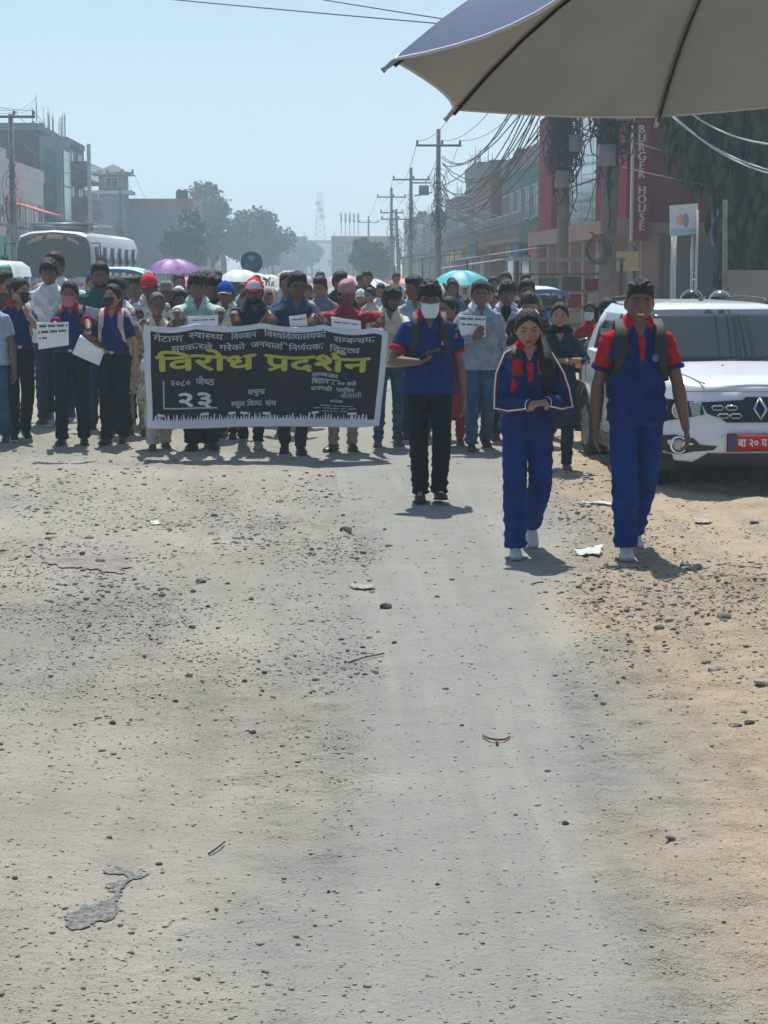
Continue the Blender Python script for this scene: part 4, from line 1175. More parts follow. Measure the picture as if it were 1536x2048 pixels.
# ------------------------------------------------------------------ lettering
_gl = {}
def _raw(txt):
    c = bpy.data.curves.new('g', 'FONT'); c.body = txt; c.size = 1; c.resolution_u = 3
    o = bpy.data.objects.new('g', c); col.objects.link(o)
    dg = bpy.context.evaluated_depsgraph_get(); me = bpy.data.meshes.new_from_object(o.evaluated_get(dg))
    Vs = [v.co.copy() for v in me.vertices]; Fs = [tuple(p.vertices) for p in me.polygons]
    bpy.data.objects.remove(o); bpy.data.curves.remove(c); bpy.data.meshes.remove(me)
    return Vs, Fs
def glyph(ch):
    if ch not in _gl:
        Vs, Fs = _raw(ch)
        a = max([v.x for v in _raw(ch + 'W')[0]]); b = max([v.x for v in _raw('W')[0]])
        _gl[ch] = (Vs, Fs, a - b)
    return _gl[ch]
SERIF_CACHE = {}
def layout(txt, track=0.0):
    """Characters in visual order. '~' after a letter makes it a half form, '^' sets a reph over it, '/' a ra-stroke under it."""
    x = 0; out = []; i = 0
    while i < len(txt):
        ch = txt[i]; nx = txt[i + 1] if i + 1 < len(txt) else ''
        if ch == ' ': x += .32; i += 1; continue
        Vs, Fs, adv = glyph(ch)
        if nx == '~':
            lim = adv * .70; keep = [f for f in Fs if sum(Vs[k].x for k in f) / len(f) < lim]
            out.append(([V((min(v.x, lim) + x, v.y, 0)) for v in Vs], keep)); x += lim - .02; i += 2; continue
        out.append(([V((v.x + x, v.y, 0)) for v in Vs], Fs))
        if nx == '^':
            c = x + adv * .80; pts = [(c - .02, .66), (c - .10, .74), (c - .08, .84), (c + .02, .90), (c + .10, .86)]
            vs = []; w = .035
            for (a, b) in pts: vs += [V((a - w, b - w, 0)), V((a + w, b + w, 0))]
            out.append((vs, [(2 * k, 2 * k + 2, 2 * k + 3, 2 * k + 1) for k in range(4)])); i += 1
        if nx == '/':
            c = x + adv * .62
            out.append(([V((c, .14, 0)), V((c + .03, .20, 0)), V((c - .22, -.06, 0)), V((c - .27, -.01, 0))], [(0, 2, 3, 1)])); i += 1
        x += adv + track; i += 1
    return out, x
def text_mb(txt, height, width=None, bold=0.0, sub=0, mi=0, track=0.0):
    """flat lettering in XY, left bottom at the origin; height = height of the body of the letters"""
    parts, w = layout(txt, track)
    ys = .66; k = height / ys; kx = k if width is None else width / w
    mb = MB()
    for n_, (dx, dy) in enumerate(((0, 0),) if not bold else ((-1, 0), (1, 0), (0, .6), (0, -.6), (.5, 0), (-.5, 0))):
        for q, (Vs, Fs) in enumerate(parts):
            mb.add([V((v.x * kx + dx * bold, v.y * k + dy * bold, n_ * .00035 + (q % 2) * .00012)) for v in Vs], Fs, mi)
    return mb, w * kx

# ------------------------------------------------------------------ banner
BX0, BX1 = at(287, 650, BAN_Y), at(777, 655, BAN_Y)
BLEFT, BW = BX0.x, BX1.x - BX0.x
def ban(u, v, off=0.0):
    """u 0..1 across, v 0..1 down -> point on the hanging cloth"""
    top = at(287 + 490 * u, 649 - 9 * math.sin(u * 2.4) * .5 + 12 * u ** 3 + 7.5 * abs(math.sin(u * math.pi * 4.2 + .3 * math.sin(u * 7))), BAN_Y).z
    bot = at(290 + 465 * u, 857 - 5 * u + 2 * math.sin(u * 9), BAN_Y).z
    x = BLEFT + BW * u + (.012 * (1 - u) - .085 * u) * v ** 1.2
    y = BAN_Y + .026 * math.sin(u * 17 + v * 2.5) * (.3 + .7 * v) + .014 * math.sin(u * 31 - v * 4) + .014 * abs(math.sin(u * 9 + v * 6 + .5)) + .010 * math.sin((u * 22 + v * 10)) + .03 * v * math.sin(u * 6 + 1) + .010 * math.sin(v * 9 + u * 14)
    y += .012 * abs(math.sin(u * 13 + v * 5)) * (1 - v)
    return V((x, y - off, top + (bot - top) * v))
banner = MB()
NU, NV = 120, 56
rows = [[ban(u / NU, v / NV) for u in range(NU + 1)] for v in range(NV + 1)]
banner.grid(rows, 0)
mis = []
for v in range(NV):
    for u in range(NU):
        uu, vv = (u + .5) / NU, (v + .5) / NV
        mis.append(1 if (vv < .045 or uu < .024 or uu > .974 or vv > .93) else 0)
banner.m = mis
BB = mat('banner_black', (.010, .010, .013), rough=.62, var=.25, vscale=5, bump=.4, bscale=10, bdist=.03, spec=.25)
BWH = mat('banner_white', (.58, .62, .70), rough=.6, bump=.3, bscale=12, bdist=.02)
bo = banner.obj('protest_banner', [BB, BWH]); tag(bo, 'wide black protest banner with white border and yellow lettering carried by the marchers', 'banner')
bo.modifiers.new('thickness', 'SOLIDIFY').thickness = -.002
YEL = mat('print_yellow', (.44, .42, .04), rough=.5); WPR = mat('print_white', (.38, .42, .46), rough=.5); YELD = mat('print_white_dim', (.28, .32, .36), rough=.5)
def put(txt, x0, y0, x1, h, mt, bold=0.0, name='lettering', off=.0075, slope=0):
    """x0,y0: left end of the base line, x1 right end (photo pixels of the banner face), h letter height in px"""
    sX = BW / 490; mb, w = text_mb(txt, h * sX, (x1 - x0) * sX, bold * sX)
    bm = bmesh.new(); me = mb.mesh('t', []); bm.from_mesh(me); bpy.data.meshes.remove(me)
    if h > 20: bmesh.ops.subdivide_edges(bm, edges=[e for e in bm.edges if e.calc_length() > .05], cuts=2, use_grid_fill=True); bmesh.ops.triangulate(bm, faces=bm.faces[:])
    for v in bm.verts:
        u = (x0 - 287) / 490 + v.co.x / BW
        vv = ((y0 + slope * (v.co.x / BW)) - 649) / 207 - v.co.y / .95
        v.co = ban(u, vv, off + v.co.z)
    me = bpy.data.meshes.new(name); bm.to_mesh(me); bm.free(); me.materials.append(mt)
    link(name, me, bo)
put('ग\u0947ट\u093eम\u093e', 305, 678, 365, 11.5, WPR, .5); put('स~व\u093eस~थ~य', 378, 676, 445, 11.5, WPR, .5)
put('\u093fवज~ञ\u093eन', 462, 675, 512, 11.5, WPR, .5); put('\u093fवश~व\u093fवद~य\u093eलयक\u094b', 528, 674, 652, 11.5, WPR, .5); put('सम~बन~धम\u093e', 668, 678, 751, 11.5, WPR, .5)
put('सरक\u093eरल\u0947', 341, 698, 424, 11, WPR, .5); put('गर\u0947क\u094b', 438, 697, 490, 11, WPR, .5); put('जनघ\u093eत\u093f', 502, 696, 566, 11, WPR, .5)
put('\u093fनर\u0923^यक\u093e'.replace('र\u0923^', '\u0923^'), 578, 697, 648, 11, WPR, .5); put('\u093fवर\u0941द~ध', 660, 699, 722, 11, WPR, .5)
put('\u093fवर\u094bध', 310, 738, 510, 30, YEL, 2.4, 'headline'); put('प/दश^न', 531, 739, 742, 30, YEL, 2.4, 'headline')
put('२०८०', 337, 769, 380, 12, WPR, .6); put('ज\u0947ष~ठ', 391, 768, 428, 12, WPR, .6)
put('२३', 350, 811, 428, 28, BWH, 2.2, 'date_number')
def bar(x0, y0, x1, y1, mt=WPR, name='rule'):
    n_ = max(1, int(abs(x1 - x0) / 8)); m_ = max(1, int(abs(y1 - y0) / 10)); mb = MB()
    mb.grid([[ban((x0 + (x1 - x0) * i / n_ - 287) / 490, (y0 + (y1 - y0) * j / m_ - 649) / 207, .004) for i in range(n_ + 1)] for j in range(m_ + 1)])
    mb.obj(name, mt, bo)
bar(322, 758, 325, 816); bar(325, 813, 435, 816)
put('सच\u0941न\u093e', 498, 790, 533, 10, WPR, .6); put('स~क\u0941ल', 463, 813, 492, 10, WPR, .5); put('\u093fवद~य\u093e', 497, 813, 528, 10, WPR, .5); put('संघ', 535, 813, 557, 10, WPR, .5)
put('ल\u093eमबज\u093eर', 628, 753, 681, 8, WPR, .5); bar(628, 757, 686, 758.6); put('\u093fबह\u093eन', 628, 767, 663, 9, WPR, .5); put('८ ०० बज\u0947', 669, 767, 719, 8, WPR, .5)
put('धनगढ\u0940', 627, 781, 671, 8, WPR, .5); put('पर\u093fसर', 680, 781, 717, 8, WPR, .5); put('क\u0948ल\u093eल\u0940', 690, 793, 733, 9, YELD, .4)
put('आय\u094bजक', 668, 804, 695, 6, YELD, .5)
for (xa, xb, yy) in ((648, 672, 810), (676, 718, 810), (636, 650, 815.5), (655, 688, 815.5), (692, 702, 815.5), (707, 725, 816), (655, 685, 821.5), (690, 706, 821)):
    bar(xa, yy, xb, yy + 1.8, YELD)
# silhouettes of raised hands and placards along the foot of the banner
rs = np.random.RandomState(4); sil = MB()
x = 301.0
while x < 748:
    w = rs.uniform(4, 10); h = rs.uniform(5, 16)
    pts = [(x, 843), (x + w * .9, 843), (x + w * .75, 841 - h * .45), (x + w * .6 + rs.uniform(-2, 2), 841 - h), (x + w * .42, 841 - h * .97), (x + w * .3, 841 - h * .4)]
    sil.add([ban((a - 287) / 490, (b - 649) / 207, .004) for a, b in pts], [tuple(range(6))])
    x += w * .8
for xx in (310, 400, 458, 483, 530, 632, 707):
    ww = rs.uniform(14, 19); yy = rs.uniform(824, 828); d = rs.uniform(-2, 2)
    sil.add([ban((a - 287) / 490, (b - 649) / 207, .0042) for a, b in ((xx, yy), (xx + ww, yy + d), (xx + ww, yy + 5 + d), (xx, yy + 5))], [(0, 1, 2, 3)])
    sil.add([ban((a - 287) / 490, (b - 649) / 207, .0042) for a, b in ((xx + ww / 2 - .8, yy + 5), (xx + ww / 2 + 1, yy + 5), (xx + ww / 2 + 1, 842), (xx + ww / 2 - .8, 842))], [(0, 1, 2, 3)])
tag(sil.obj('raised_hands_print', BWH, bo, smooth=False), kind='stuff')
# ------------------------------------------------------------------ white hatchback, facing the camera (local: front at y=0, length towards +y, x across)
CP = mat('car_white', (.74, .77, .80), rough=.22, coat=.6, spec=.5); CBLK = mat('car_black_plastic', (.022, .023, .026), rough=.55, bump=.2, bscale=300)
GLS = mat('car_glass', (.020, .034, .040), rough=.035, spec=.65); CHR = mat('chrome', (.75, .76, .78), rough=.12, metal=1.0); TYRE = mat('tyre_rubber', (.018, .018, .02), rough=.85, bump=.5, bscale=80)
LENS = mat('lamp_lens', (.35, .38, .40), rough=.08, spec=.9, coat=1.0); RIMM = mat('rim_silver', (.45, .46, .48), rough=.3, metal=.8); GLOSSB = mat('gloss_black', (.010, .010, .012), rough=.12, coat=.5)
PLR = mat('plate_red', (.48, .015, .02), rough=.4); WRIT = mat('plate_white', (.75, .75, .72), rough=.5)
cw = ground(1522, 990)
CR_ = thing('parked_car', 'white parked hatchback with red number plate and chrome grille', 'car', (3.33, 13.62, gz(3.36, 14.5)), RAD(2.4))
def halfw(t): return float(np.interp(t, [0, .12, .3, .55, .8, 1.0], [.735, .765, .785, .79, .775, .745]))
def zsh(y): return float(np.interp(y, [0, .10, .35, .9, 1.5, 2.4, 3.3, 3.6], [.735, .775, .835, .925, .945, .965, .985, .93]))
def front(t): return float(np.interp(t, [0, .10, .35, .62, .80, 1.0], [.10, .02, .0, .035, .06, .13]))
def rear(t): return float(np.interp(t, [0, .3, .7, 1], [3.60, 3.68, 3.66, 3.56]))
def plan(t, n=96):
    w = halfw(t); y0 = front(t); y1 = rear(t); out = []
    # front arc, right side, rear arc, left side: superellipse ends
    for k in range(n):
        q = 2 * math.pi * k / n; c, s_ = math.cos(q), math.sin(q)
        x = w * math.copysign(abs(c) ** (2 / 7.0), c)
        if s_ < 0: y = (y0 + .62) + s_ * .62 * (abs(s_) ** (2 / 2.3 - 1)) if False else (y0 + .55) - .55 * (1 - (abs(x) / w) ** 3.2) ** (1 / 1.9)
        else: y = (y1 - .40) + .40 * (1 - (abs(x) / w) ** 3.4) ** (1 / 2.0)
        out.append((x, y))
    # respace: plain loop through front arc -> side -> rear arc
    xs_ = np.linspace(-1, 1, 34); xs_ = np.sign(xs_) * (1 - (1 - np.abs(xs_)) ** 1.5)
    F_ = [(w * a, (y0 + .55) - .55 * (1 - abs(a) ** 3.2) ** (1 / 1.9)) for a in xs_]
    S1 = [(w, y) for y in np.linspace(y0 + .55, y1 - .40, 30)[1:-1]]
    R_ = [(w * a, (y1 - .40) + .40 * (1 - abs(a) ** 3.4) ** .5) for a in xs_[::-1]]
    S2 = [(-w, y) for y in np.linspace(y1 - .40, y0 + .55, 30)[1:-1]]
    return F_ + S1 + R_ + S2
ZB = .185
def body_pt(t, x, y): return V((x, y, ZB + t * (zsh(y) - ZB)))
cb = MB(); rs = []
for t in (0, .04, .10, .16, .22, .29, .35, .42, .5, .56, .62, .68, .74, .80, .86, .91, .95, 1.0):
    rs.append([body_pt(t, x, y) for (x, y) in plan(t)])
for k_, dz in ((.965, .012), (.90, .026), (.72, .042), (.45, .053), (.2, .058), (.0, .06)):
    rs.append([V((x * k_, min(max(y, .15 + (1 - k_) * .03), 3.5), zsh(y) + dz * (1 if y > .25 else .3 + .7 * y / .25))) for (x, y) in plan(1.0)])
cb.rings(rs, 0, cap=False)
n_ = len(rs[0]); cb.f.append(tuple(range(n_))); cb.m.append(0)
car_body = cb.obj('car_body', [CP, CBLK], CR_, sharp=50)
# wheel arches cut out
for wy in (.62, 3.02):
    for sx in (-1, 1):
        cm = MB(); cm.tube([(sx * .60, wy, .30), (sx * .95, wy, .30)], .345, 40)
        co = cm.obj('arch_cutter', CBLK, CR_); bm_ = car_body.modifiers.new('cut', 'BOOLEAN'); bm_.operation = 'DIFFERENCE'; bm_.object = co; bm_.solver = 'EXACT'
bpy.context.view_layer.update()
dg = bpy.context.evaluated_depsgraph_get(); me2 = bpy.data.meshes.new_from_object(car_body.evaluated_get(dg))
for m__ in list(car_body.modifiers): car_body.modifiers.remove(m__)
for o in [o for o in CR_.children if o.name.startswith('arch_cutter')]: bpy.data.objects.remove(o)
car_body.data = me2
me2.set_sharp_from_angle(angle=RAD(40))
def wrap(u0, u1, t0, t1, off, nu=24, nt=8, side='front'):
    """a patch lying on the front face: u = x in metres, t = body height fraction"""
    rows = []
    for t in np.linspace(t1, t0, nt):
        w = halfw(t); y0 = front(t); row = []
        for x in np.linspace(u0, u1, nu):
            a = min(.999, abs(x) / w); y = (y0 + .55) - .55 * (1 - a ** 3.2) ** (1 / 1.9)
            row.append(body_pt(t, x, y) + V((0, -off, 0)) + V((math.copysign(off, x) * a ** 4, 0, 0)))
        rows.append(row)
    return rows
def tz(z, y=.03): return (z - ZB) / (zsh(y) - ZB)
def fpt(x, z, off=0.01):
    y = .03
    for _ in range(8):
        t = max(0, min(1, tz(z, max(0, y)))); w = halfw(t); a = min(.995, abs(x) / w); y = (front(t) + .55) - .55 * (1 - a ** 3.2) ** (1 / 1.9)
    return V((x + math.copysign(off, x) * a ** 4, y - off, z))
def fpoly(nm, poly, mt, off, par=CR_, grid_=10, thick=.004):
    """polygon (x,z) pressed on the front face"""
    xs_ = [p[0] for p in poly]; bm = bmesh.new(); vs = [bm.verts.new((p[0], 0, p[1])) for p in poly]; bm.faces.new(vs)
    L = max(xs_) - min(xs_)
    for k in range(1, grid_):
        xx = min(xs_) + L * k / grid_
        bmesh.ops.bisect_plane(bm, geom=bm.verts[:] + bm.edges[:] + bm.faces[:], plane_co=(xx, 0, 0), plane_no=(1, 0, 0))
    for v in bm.verts: v.co = fpt(v.co.x, v.co.z, off)
    me = bpy.data.meshes.new(nm); bm.to_mesh(me); bm.free(); me.materials.append(mt); o = link(nm, me, par)
    s_ = o.modifiers.new('t', 'SOLIDIFY'); s_.thickness = thick; s_.offset = 0; return o
# black grille band between the lamps, bulging down in the middle
gr_ = fpoly('grille', [(-.44, .705), (-.12, .725), (-.10, .745), (.10, .745), (.12, .725), (.44, .705), (.40, .62), (.30, .585), (.26, .555), (-.26, .555), (-.30, .585), (-.40, .62)], GLOSSB, .014)
def ring_poly(nm, pts, w, mt, off, par=CR_):
    mb = MB(); P_ = [fpt(x, z, off) for x, z in pts]; mb.tube(P_ + [P_[0]], (w, w * .6), 6, ref=(0, -1, 0)); return mb.obj(nm, mt, par)
for (cx, cz, L) in ((-.27, .665, .10), (.27, .665, .10), (-.235, .605, .09), (.235, .605, .09)):
    for sx in (-1, 1):
        c = cx + sx * L * .52
        ring_poly('grille_link', [(c - .045, cz), (c - .030, cz + .016), (c + .030, cz + .016), (c + .045, cz), (c + .030, cz - .016), (c - .030, cz - .016)], .0065, CHR, .018, gr_)
ring_poly('diamond_emblem', [(0, .735), (.048, .655), (0, .575), (-.048, .655)], .016, CHR, .026, CR_)
for sx in (-1, 1):
    hl = fpoly('headlight', [(sx * .44, .705), (sx * .70, .725), (sx * .745, .69), (sx * .735, .60), (sx * .66, .56), (sx * .42, .615)][::int(sx)], GLOSSB, .007)
    lb = MB(); c = fpt(sx * .585, .645, .012); lb.ball(c, (.058, .03, .058), 20, 12); lb.obj('lamp', LENS, hl)
    lb = MB(); lb.tube([c + V((.064 * math.cos(q), -.008, .064 * math.sin(q))) for q in (2 * math.pi * j / 24 for j in range(25))], .005, 6); lb.obj('lamp_ring', CHR, hl)
    fpoly('indicator', [(sx * .445, .695), (sx * .515, .70), (sx * .50, .61), (sx * .46, .615)][::int(sx)], LENS, .014, hl, 3)
    ring_poly('indicator_rim', [(sx * .442, .70), (sx * .518, .703), (sx * .503, .605), (sx * .455, .612)], .005, CHR, .017, hl)
    ring_poly('running_light', [(sx * .665, .715), (sx * .70, .70), (sx * .70, .62), (sx * .67, .60)], .006, LENS, .014, hl)
    fg = fpoly('fog_lamp_housing', [(sx * .72, .44), (sx * .70, .325), (sx * .60, .30), (sx * .50, .33), (sx * .36, .345), (sx * .33, .375), (sx * .46, .385), (sx * .50, .43), (sx * .62, .455)][::int(sx)], CBLK, .006)
    lb = MB(); c = fpt(sx * .60, .378, .014); lb.tube([c + V((.062 * math.cos(q), -.006, .062 * math.sin(q))) for q in (2 * math.pi * j / 24 for j in range(25))], .010, 6); lb.obj('fog_lamp_ring', CHR, fg)
    lb = MB(); lb.ball(c, (.045, .018, .045), 16, 8); lb.obj('fog_lamp', LENS, fg)
# lower intake and skirt
lg = MB(); lg.grid(wrap(-.775, .775, 0.0, tz(.245), .010, 48, 4)); lg.obj('front_skirt', CBLK, CR_).modifiers.new('t', 'SOLIDIFY').thickness = .006
fpoly('lower_intake', [(-.40, .32), (.40, .32), (.52, .235), (-.52, .235)], CBLK, .014)
for sx in (-1, 1): fpoly('skid_plate', [(sx * .44, .242), (sx * .60, .238), (sx * .66, .205), (sx * .50, .205)][::int(sx)], CBLK, .02, grid_=4)
# plate with lettering
pc = fpt(0, .405, .022); pl = MB(); pl.obox(pc, (.255, 0, 0), (0, .004, 0), (0, 0, .062)); plate = pl.obj('number_plate', PLR, CR_)
fr = MB(); fr.obox(pc + V((0, .006, 0)), (.265, 0, 0), (0, .003, 0), (0, 0, .070)); fr.obj('plate_frame', CBLK, plate)
tm, w_ = text_mb('ब\u093e २० प ६९१४', .058, .40, .0028)
tm.v = [tuple(pc + V((v[0] - .18, -.0055 - v[2], v[1] - .030))) for v in tm.v]; tm.obj('plate_lettering', WRIT, plate, smooth=False)
em = MB(); em.add([pc + V((-.25, -.0052, .055)), pc + V((-.195, -.0052, .055)), pc + V((-.195, -.0052, -.055)), pc + V((-.25, -.0052, -.055))], [(0, 1, 2, 3)]); em.obj('plate_band', mat('plate_blue', (.05, .08, .2)), plate)
# cabin
def cab(t):          # t 0 at the belt .. 1 at the roof
    z = .93 + t * .475; w = float(np.interp(t, [0, .5, .85, 1], [.715, .655, .60, .545])); y0 = float(np.interp(t, [0, 1], [.88, 1.46])); y1 = float(np.interp(t, [0, .4, 1], [3.55, 3.48, 3.22]))
    return z, w, y0, y1
def cabpt(t, a, side='f'):
    z, w, y0, y1 = cab(t)
    return V((w * a, y0 + .16 * abs(a) ** 2.6 * (1 - .3 * t), z))
rs = []
xs_ = np.linspace(-1, 1, 21)
for t in (0, .15, .3, .45, .6, .75, .88, .96, 1.0):
    z, w, y0, y1 = cab(t)
    F_ = [(w * a, y0 + .16 * abs(a) ** 2.6 * (1 - .3 * t), z) for a in xs_]
    S1 = [(w, y, z) for y in np.linspace(y0 + .16 * (1 - .3 * t), y1 - .1, 14)[1:]]
    R_ = [(w * a, y1 - .1 * abs(a) ** 3, z) for a in xs_[::-1]][1:]
    S2 = [(-w, y, z) for y in np.linspace(y1 - .1, y0 + .16 * (1 - .3 * t), 14)[1:-1]]
    rs.append([V(p) for p in F_ + S1 + R_ + S2])
z, w, y0, y1 = cab(1.0); cy = (y0 + y1) / 2
for k_, dz in ((.93, .018), (.75, .035), (.4, .048), (0, .052)):
    rs.append([V((p.x * k_, cy + (p.y - cy) * k_, z + dz)) for p in rs[8]])
cabm = MB(); cabm.rings(rs, 0, cap=False); roof = cabm.obj('roof', CP, CR_, sharp=60)
def glass(nm, quads, n=10, off=.006, par=CR_):
    mb = MB(); mb.grid(quads); o = mb.obj(nm, GLS, par); s_ = o.modifiers.new('t', 'SOLIDIFY'); s_.thickness = .004; return o
glass('windscreen', [[cabpt(t, a) + V((0, -.022, .012)) for a in np.linspace(-.93, .93, 25)] for t in np.linspace(.93, .03, 8)])
for sx in (-1, 1):
    for (ya, yb, ta) in ((1.42, 2.22, 0), (2.28, 3.12, 0)):
        rows = []
        for t in np.linspace(.84, .08, 6):
            z, w, y0, y1 = cab(t); a0 = max(ya, y0 + .26); b0 = min(yb, y1 - .25)
            rows.append([V((sx * (w + .006), y, z)) for y in np.linspace(a0, b0, 8)])
        glass('side_window', rows)
    # roof rail, mirror, door handles, cladding, wheels
    rr = MB(); rr.tube([(sx * .515, 1.72, 1.425), (sx * .535, 1.85, 1.458), (sx * .54, 2.5, 1.47), (sx * .535, 3.0, 1.455), (sx * .515, 3.12, 1.425)], (.013, .018), 8); rr.obj('roof_rail', CBLK, CR_)
    mm = MB(); mm.ball((sx * .87, 1.13, 1.00), (.085, .055, .068), 16, 10, 1); mm.tube([(sx * .73, 1.20, .955), (sx * .82, 1.16, .975)], .02, 8, 0)
    mm.obj('wing_mirror', [CBLK, CP], CR_)
    dh = MB(); dh.tube([(sx * .80, 2.02, .80), (sx * .815, 2.08, .80), (sx * .815, 2.16, .80), (sx * .80, 2.2, .80)], .012, 6); dh.obj('door_handle', CBLK, CR_)
    for yy in (1.36, 2.25, 3.05):
        sm_ = MB(); sm_.box(sx * .7895 - .002, sx * .7895 + .002, yy - .003, yy + .003, .30, .92); sm_.obj('door_gap', CBLK, CR_)
    sk = MB(); sk.box(sx * .775 - .02, sx * .775 + .02, 1.0, 2.62, .185, .29); sk.obj('side_skirt', CBLK, CR_)
    for wy in (.62, 3.02):
        ar = MB(); ar.tube([(sx * .79, wy + .375 * math.cos(q), .30 + .375 * math.sin(q)) for q in np.linspace(-.28, math.pi + .28, 24)], (.014, .036), 8, ref=(1, 0, 0)); ar.obj('wheel_arch', CBLK, CR_)
        wl = MB(); R0 = .288
        wl.tube([(sx * .60, wy, R0), (sx * .61, wy, R0), (sx * .64, wy, R0), (sx * .76, wy, R0), (sx * .785, wy, R0), (sx * .79, wy, R0)], [.20, .268, .288, .288, .266, .20], 36)
        wheel = wl.obj('wheel', TYRE, CR_, sharp=40)
        rm = MB(); rm.tube([(sx * .775, wy, R0), (sx * .793, wy, R0), (sx * .797, wy, R0)], [.185, .185, .165], 28)
        for k in range(8):
            q = 2 * math.pi * k / 8; rm.obox((sx * .80, wy + .10 * math.cos(q), R0 + .10 * math.sin(q)), (.006, 0, 0), V((0, math.cos(q), math.sin(q))) * .075, V((0, -math.sin(q), math.cos(q))) * .014, 0)
        rm.ball((sx * .80, wy, R0), (.012, .045, .045), 12, 6)
        rm.obj('rim', RIMM, wheel, sharp=40)
for a0, a1 in ((-.52, .10), (.05, .62)):
    wi = MB(); p0 = cabpt(.0, a0) + V((0, -.03, .004)); p1 = cabpt(.10, a1) + V((0, -.022, .012)); p2 = cabpt(.30 if a1 > .3 else .16, a1 + .2) + V((0, -.022, .012))
    wi.tube([p0, p0.lerp(p1, .5) + V((0, 0, .012)), p1], [.009, .010, .008], 6); wi.obj('wiper', CBLK, CR_)
co_ = MB(); co_.grid([[cabpt(0, a) + V((0, dy, dz)) for a in np.linspace(-.97, .97, 21)] for dy, dz in ((.02, .018), (-.05, .012), (-.09, -.012))]); co_.obj('cowl', CBLK, CR_)
an_ = MB(); an_.ball((-.02, 1.86, 1.462), (.022, .03, .012), 10, 6); an_.tube([(-.02, 1.86, 1.46), (-.05, 1.98, 1.53)], .0035, 6); an_.obj('roof_aerial', CBLK, CR_)
wa = MB(); wa.ball((-.12, .72, .955), .009, 8, 6); wa.obj('washer_jet', CBLK, CR_)
for sx in (-1, 1):      # bonnet crease lines
    hc = MB(); hc.tube([V((sx * (.40 + .22 * k), .18 + .62 * k, zsh(.18 + .62 * k) + .048)) for k in np.linspace(0, 1, 10)], .008, 6); hc.obj('bonnet_crease', CP, CR_)
hb_ = MB(); hb_.tube([V((x, .118 + .10 * (abs(x) / .7) ** 3, zsh(.13) + .004 + 0 * x)) for x in np.linspace(-.62, .62, 24)], .0035, 5); hb_.obj('bonnet_gap', CBLK, CR_)
und = MB(); und.box(-.72, .72, .2, 3.5, .17, .30); und.obj('underbody', CBLK, CR_)

# ------------------------------------------------------------------ motorcycles
def motorcycle(label, loc, rz, col_, helmet=None):
    R = thing('motorcycle', label, 'motorcycle', loc, rz)
    for wy in (-.64, .64):
        w = MB(); w.tube([(0.05 * math.cos(q) * 0, wy + .27 * math.cos(q), .30 + .27 * math.sin(q)) for q in np.linspace(0, 2 * math.pi, 29)], .045, 8); wh = w.obj('wheel', TYRE, R)
        rr = MB(); rr.tube([(-.03, wy, .30), (.03, wy, .30)], .06, 12)
        for k in range(12):
            q = math.pi * k / 6; rr.tube([(0, wy + .05 * math.cos(q), .3 + .05 * math.sin(q)), (0, wy + .235 * math.cos(q), .3 + .235 * math.sin(q))], .006, 4)
        rr.obj('rim', CHR, wh)
        f = MB(); f.grid([[V((a, wy + r_ * math.cos(q), .30 + r_ * math.sin(q))) for q in np.linspace(.5, 2.6, 12)] for a, r_ in ((-.055, .33), (-.03, .35), (.03, .35), (.055, .33))]); f.obj('mudguard', CHR if wy < 0 else col_, R).modifiers.new('t', 'SOLIDIFY').thickness = .004
    for sx in (-1, 1):
        f = MB(); f.tube([(sx * .085, -.64, .30), (sx * .085, -.45, .86)], .018, 8); f.obj('fork', CHR, R)
        h = MB(); h.tube([(sx * .03, -.42, .93), (sx * .18, -.40, 1.00), (sx * .34, -.30, 1.02)], .014, 6); h.tube([(sx * .26, -.34, 1.015), (sx * .37, -.27, 1.015)], .020, 8); h.obj('handlebar', CBLK, R)
        m = MB(); m.tube([(sx * .24, -.36, 1.02), (sx * .27, -.40, 1.15), (sx * .30, -.40, 1.20)], .006, 5, 0); m.ball((sx * .31, -.41, 1.24), (.065, .016, .048), 14, 8, 1); m.obj('mirror', [CBLK, LENS], R)
        n = MB(); n.ball((sx * .13, -.50, .80), .035, 10, 6); n.obj('indicator', mat('amber_lens', (.6, .22, .03), rough=.2), R)
    b = MB(); b.ball((0, -.12, .83), (.13, .30, .13), 16, 10); b.obj('fuel_tank', col_, R)
    b = MB(); b.rings([[V((p.x, .32 + p.y, p.z)) for p in hring(z, 0, a, .36, 16)] for z, a in ((.74, .09), (.78, .13), (.84, .13), (.86, .10))]); b.obj('saddle', CBLK, R)
    b = MB(); b.box(-.13, .13, -.28, .18, .28, .62); b.tube([(.14, -.1, .35), (.16, .3, .30), (.16, .85, .36)], .04, 8); b.obj('engine', CBLK, R)
    b = MB(); b.ball((0, -.56, .85), (.10, .07, .10), 16, 10); hl = b.obj('headlight', CBLK, R)
    b = MB(); b.ball((0, -.60, .85), (.085, .045, .085), 16, 10); b.obj('lamp', LENS, hl)
    b = MB(); b.rings([hring(z, -.47, a, .05, 16) for z, a in ((.93, .10), (.99, .12), (1.04, .10), (1.06, .06))]); b.obj('visor_cowl', col_, R)
    return R
MRED = mat('moto_red', (.25, .01, .015), rough=.2, coat=.5); MBLK = mat('moto_black', (.012, .012, .014), rough=.2, coat=.5)
p = ground(1140, 884); motorcycle('motorcycle with chrome front mudguard parked behind the white car near the dark dress woman', (p.x, p.y, gz(p.x, p.y)), .25, MBLK)
motorcycle('motorcycle parked behind the white car with a black helmet on its mirror', (4.22, 19.6, 0), 0, MBLK)
motorcycle('red motorcycle parked farther behind the white car with a grey helmet on its mirror', (4.84, 20.95, .04), 0, MRED)
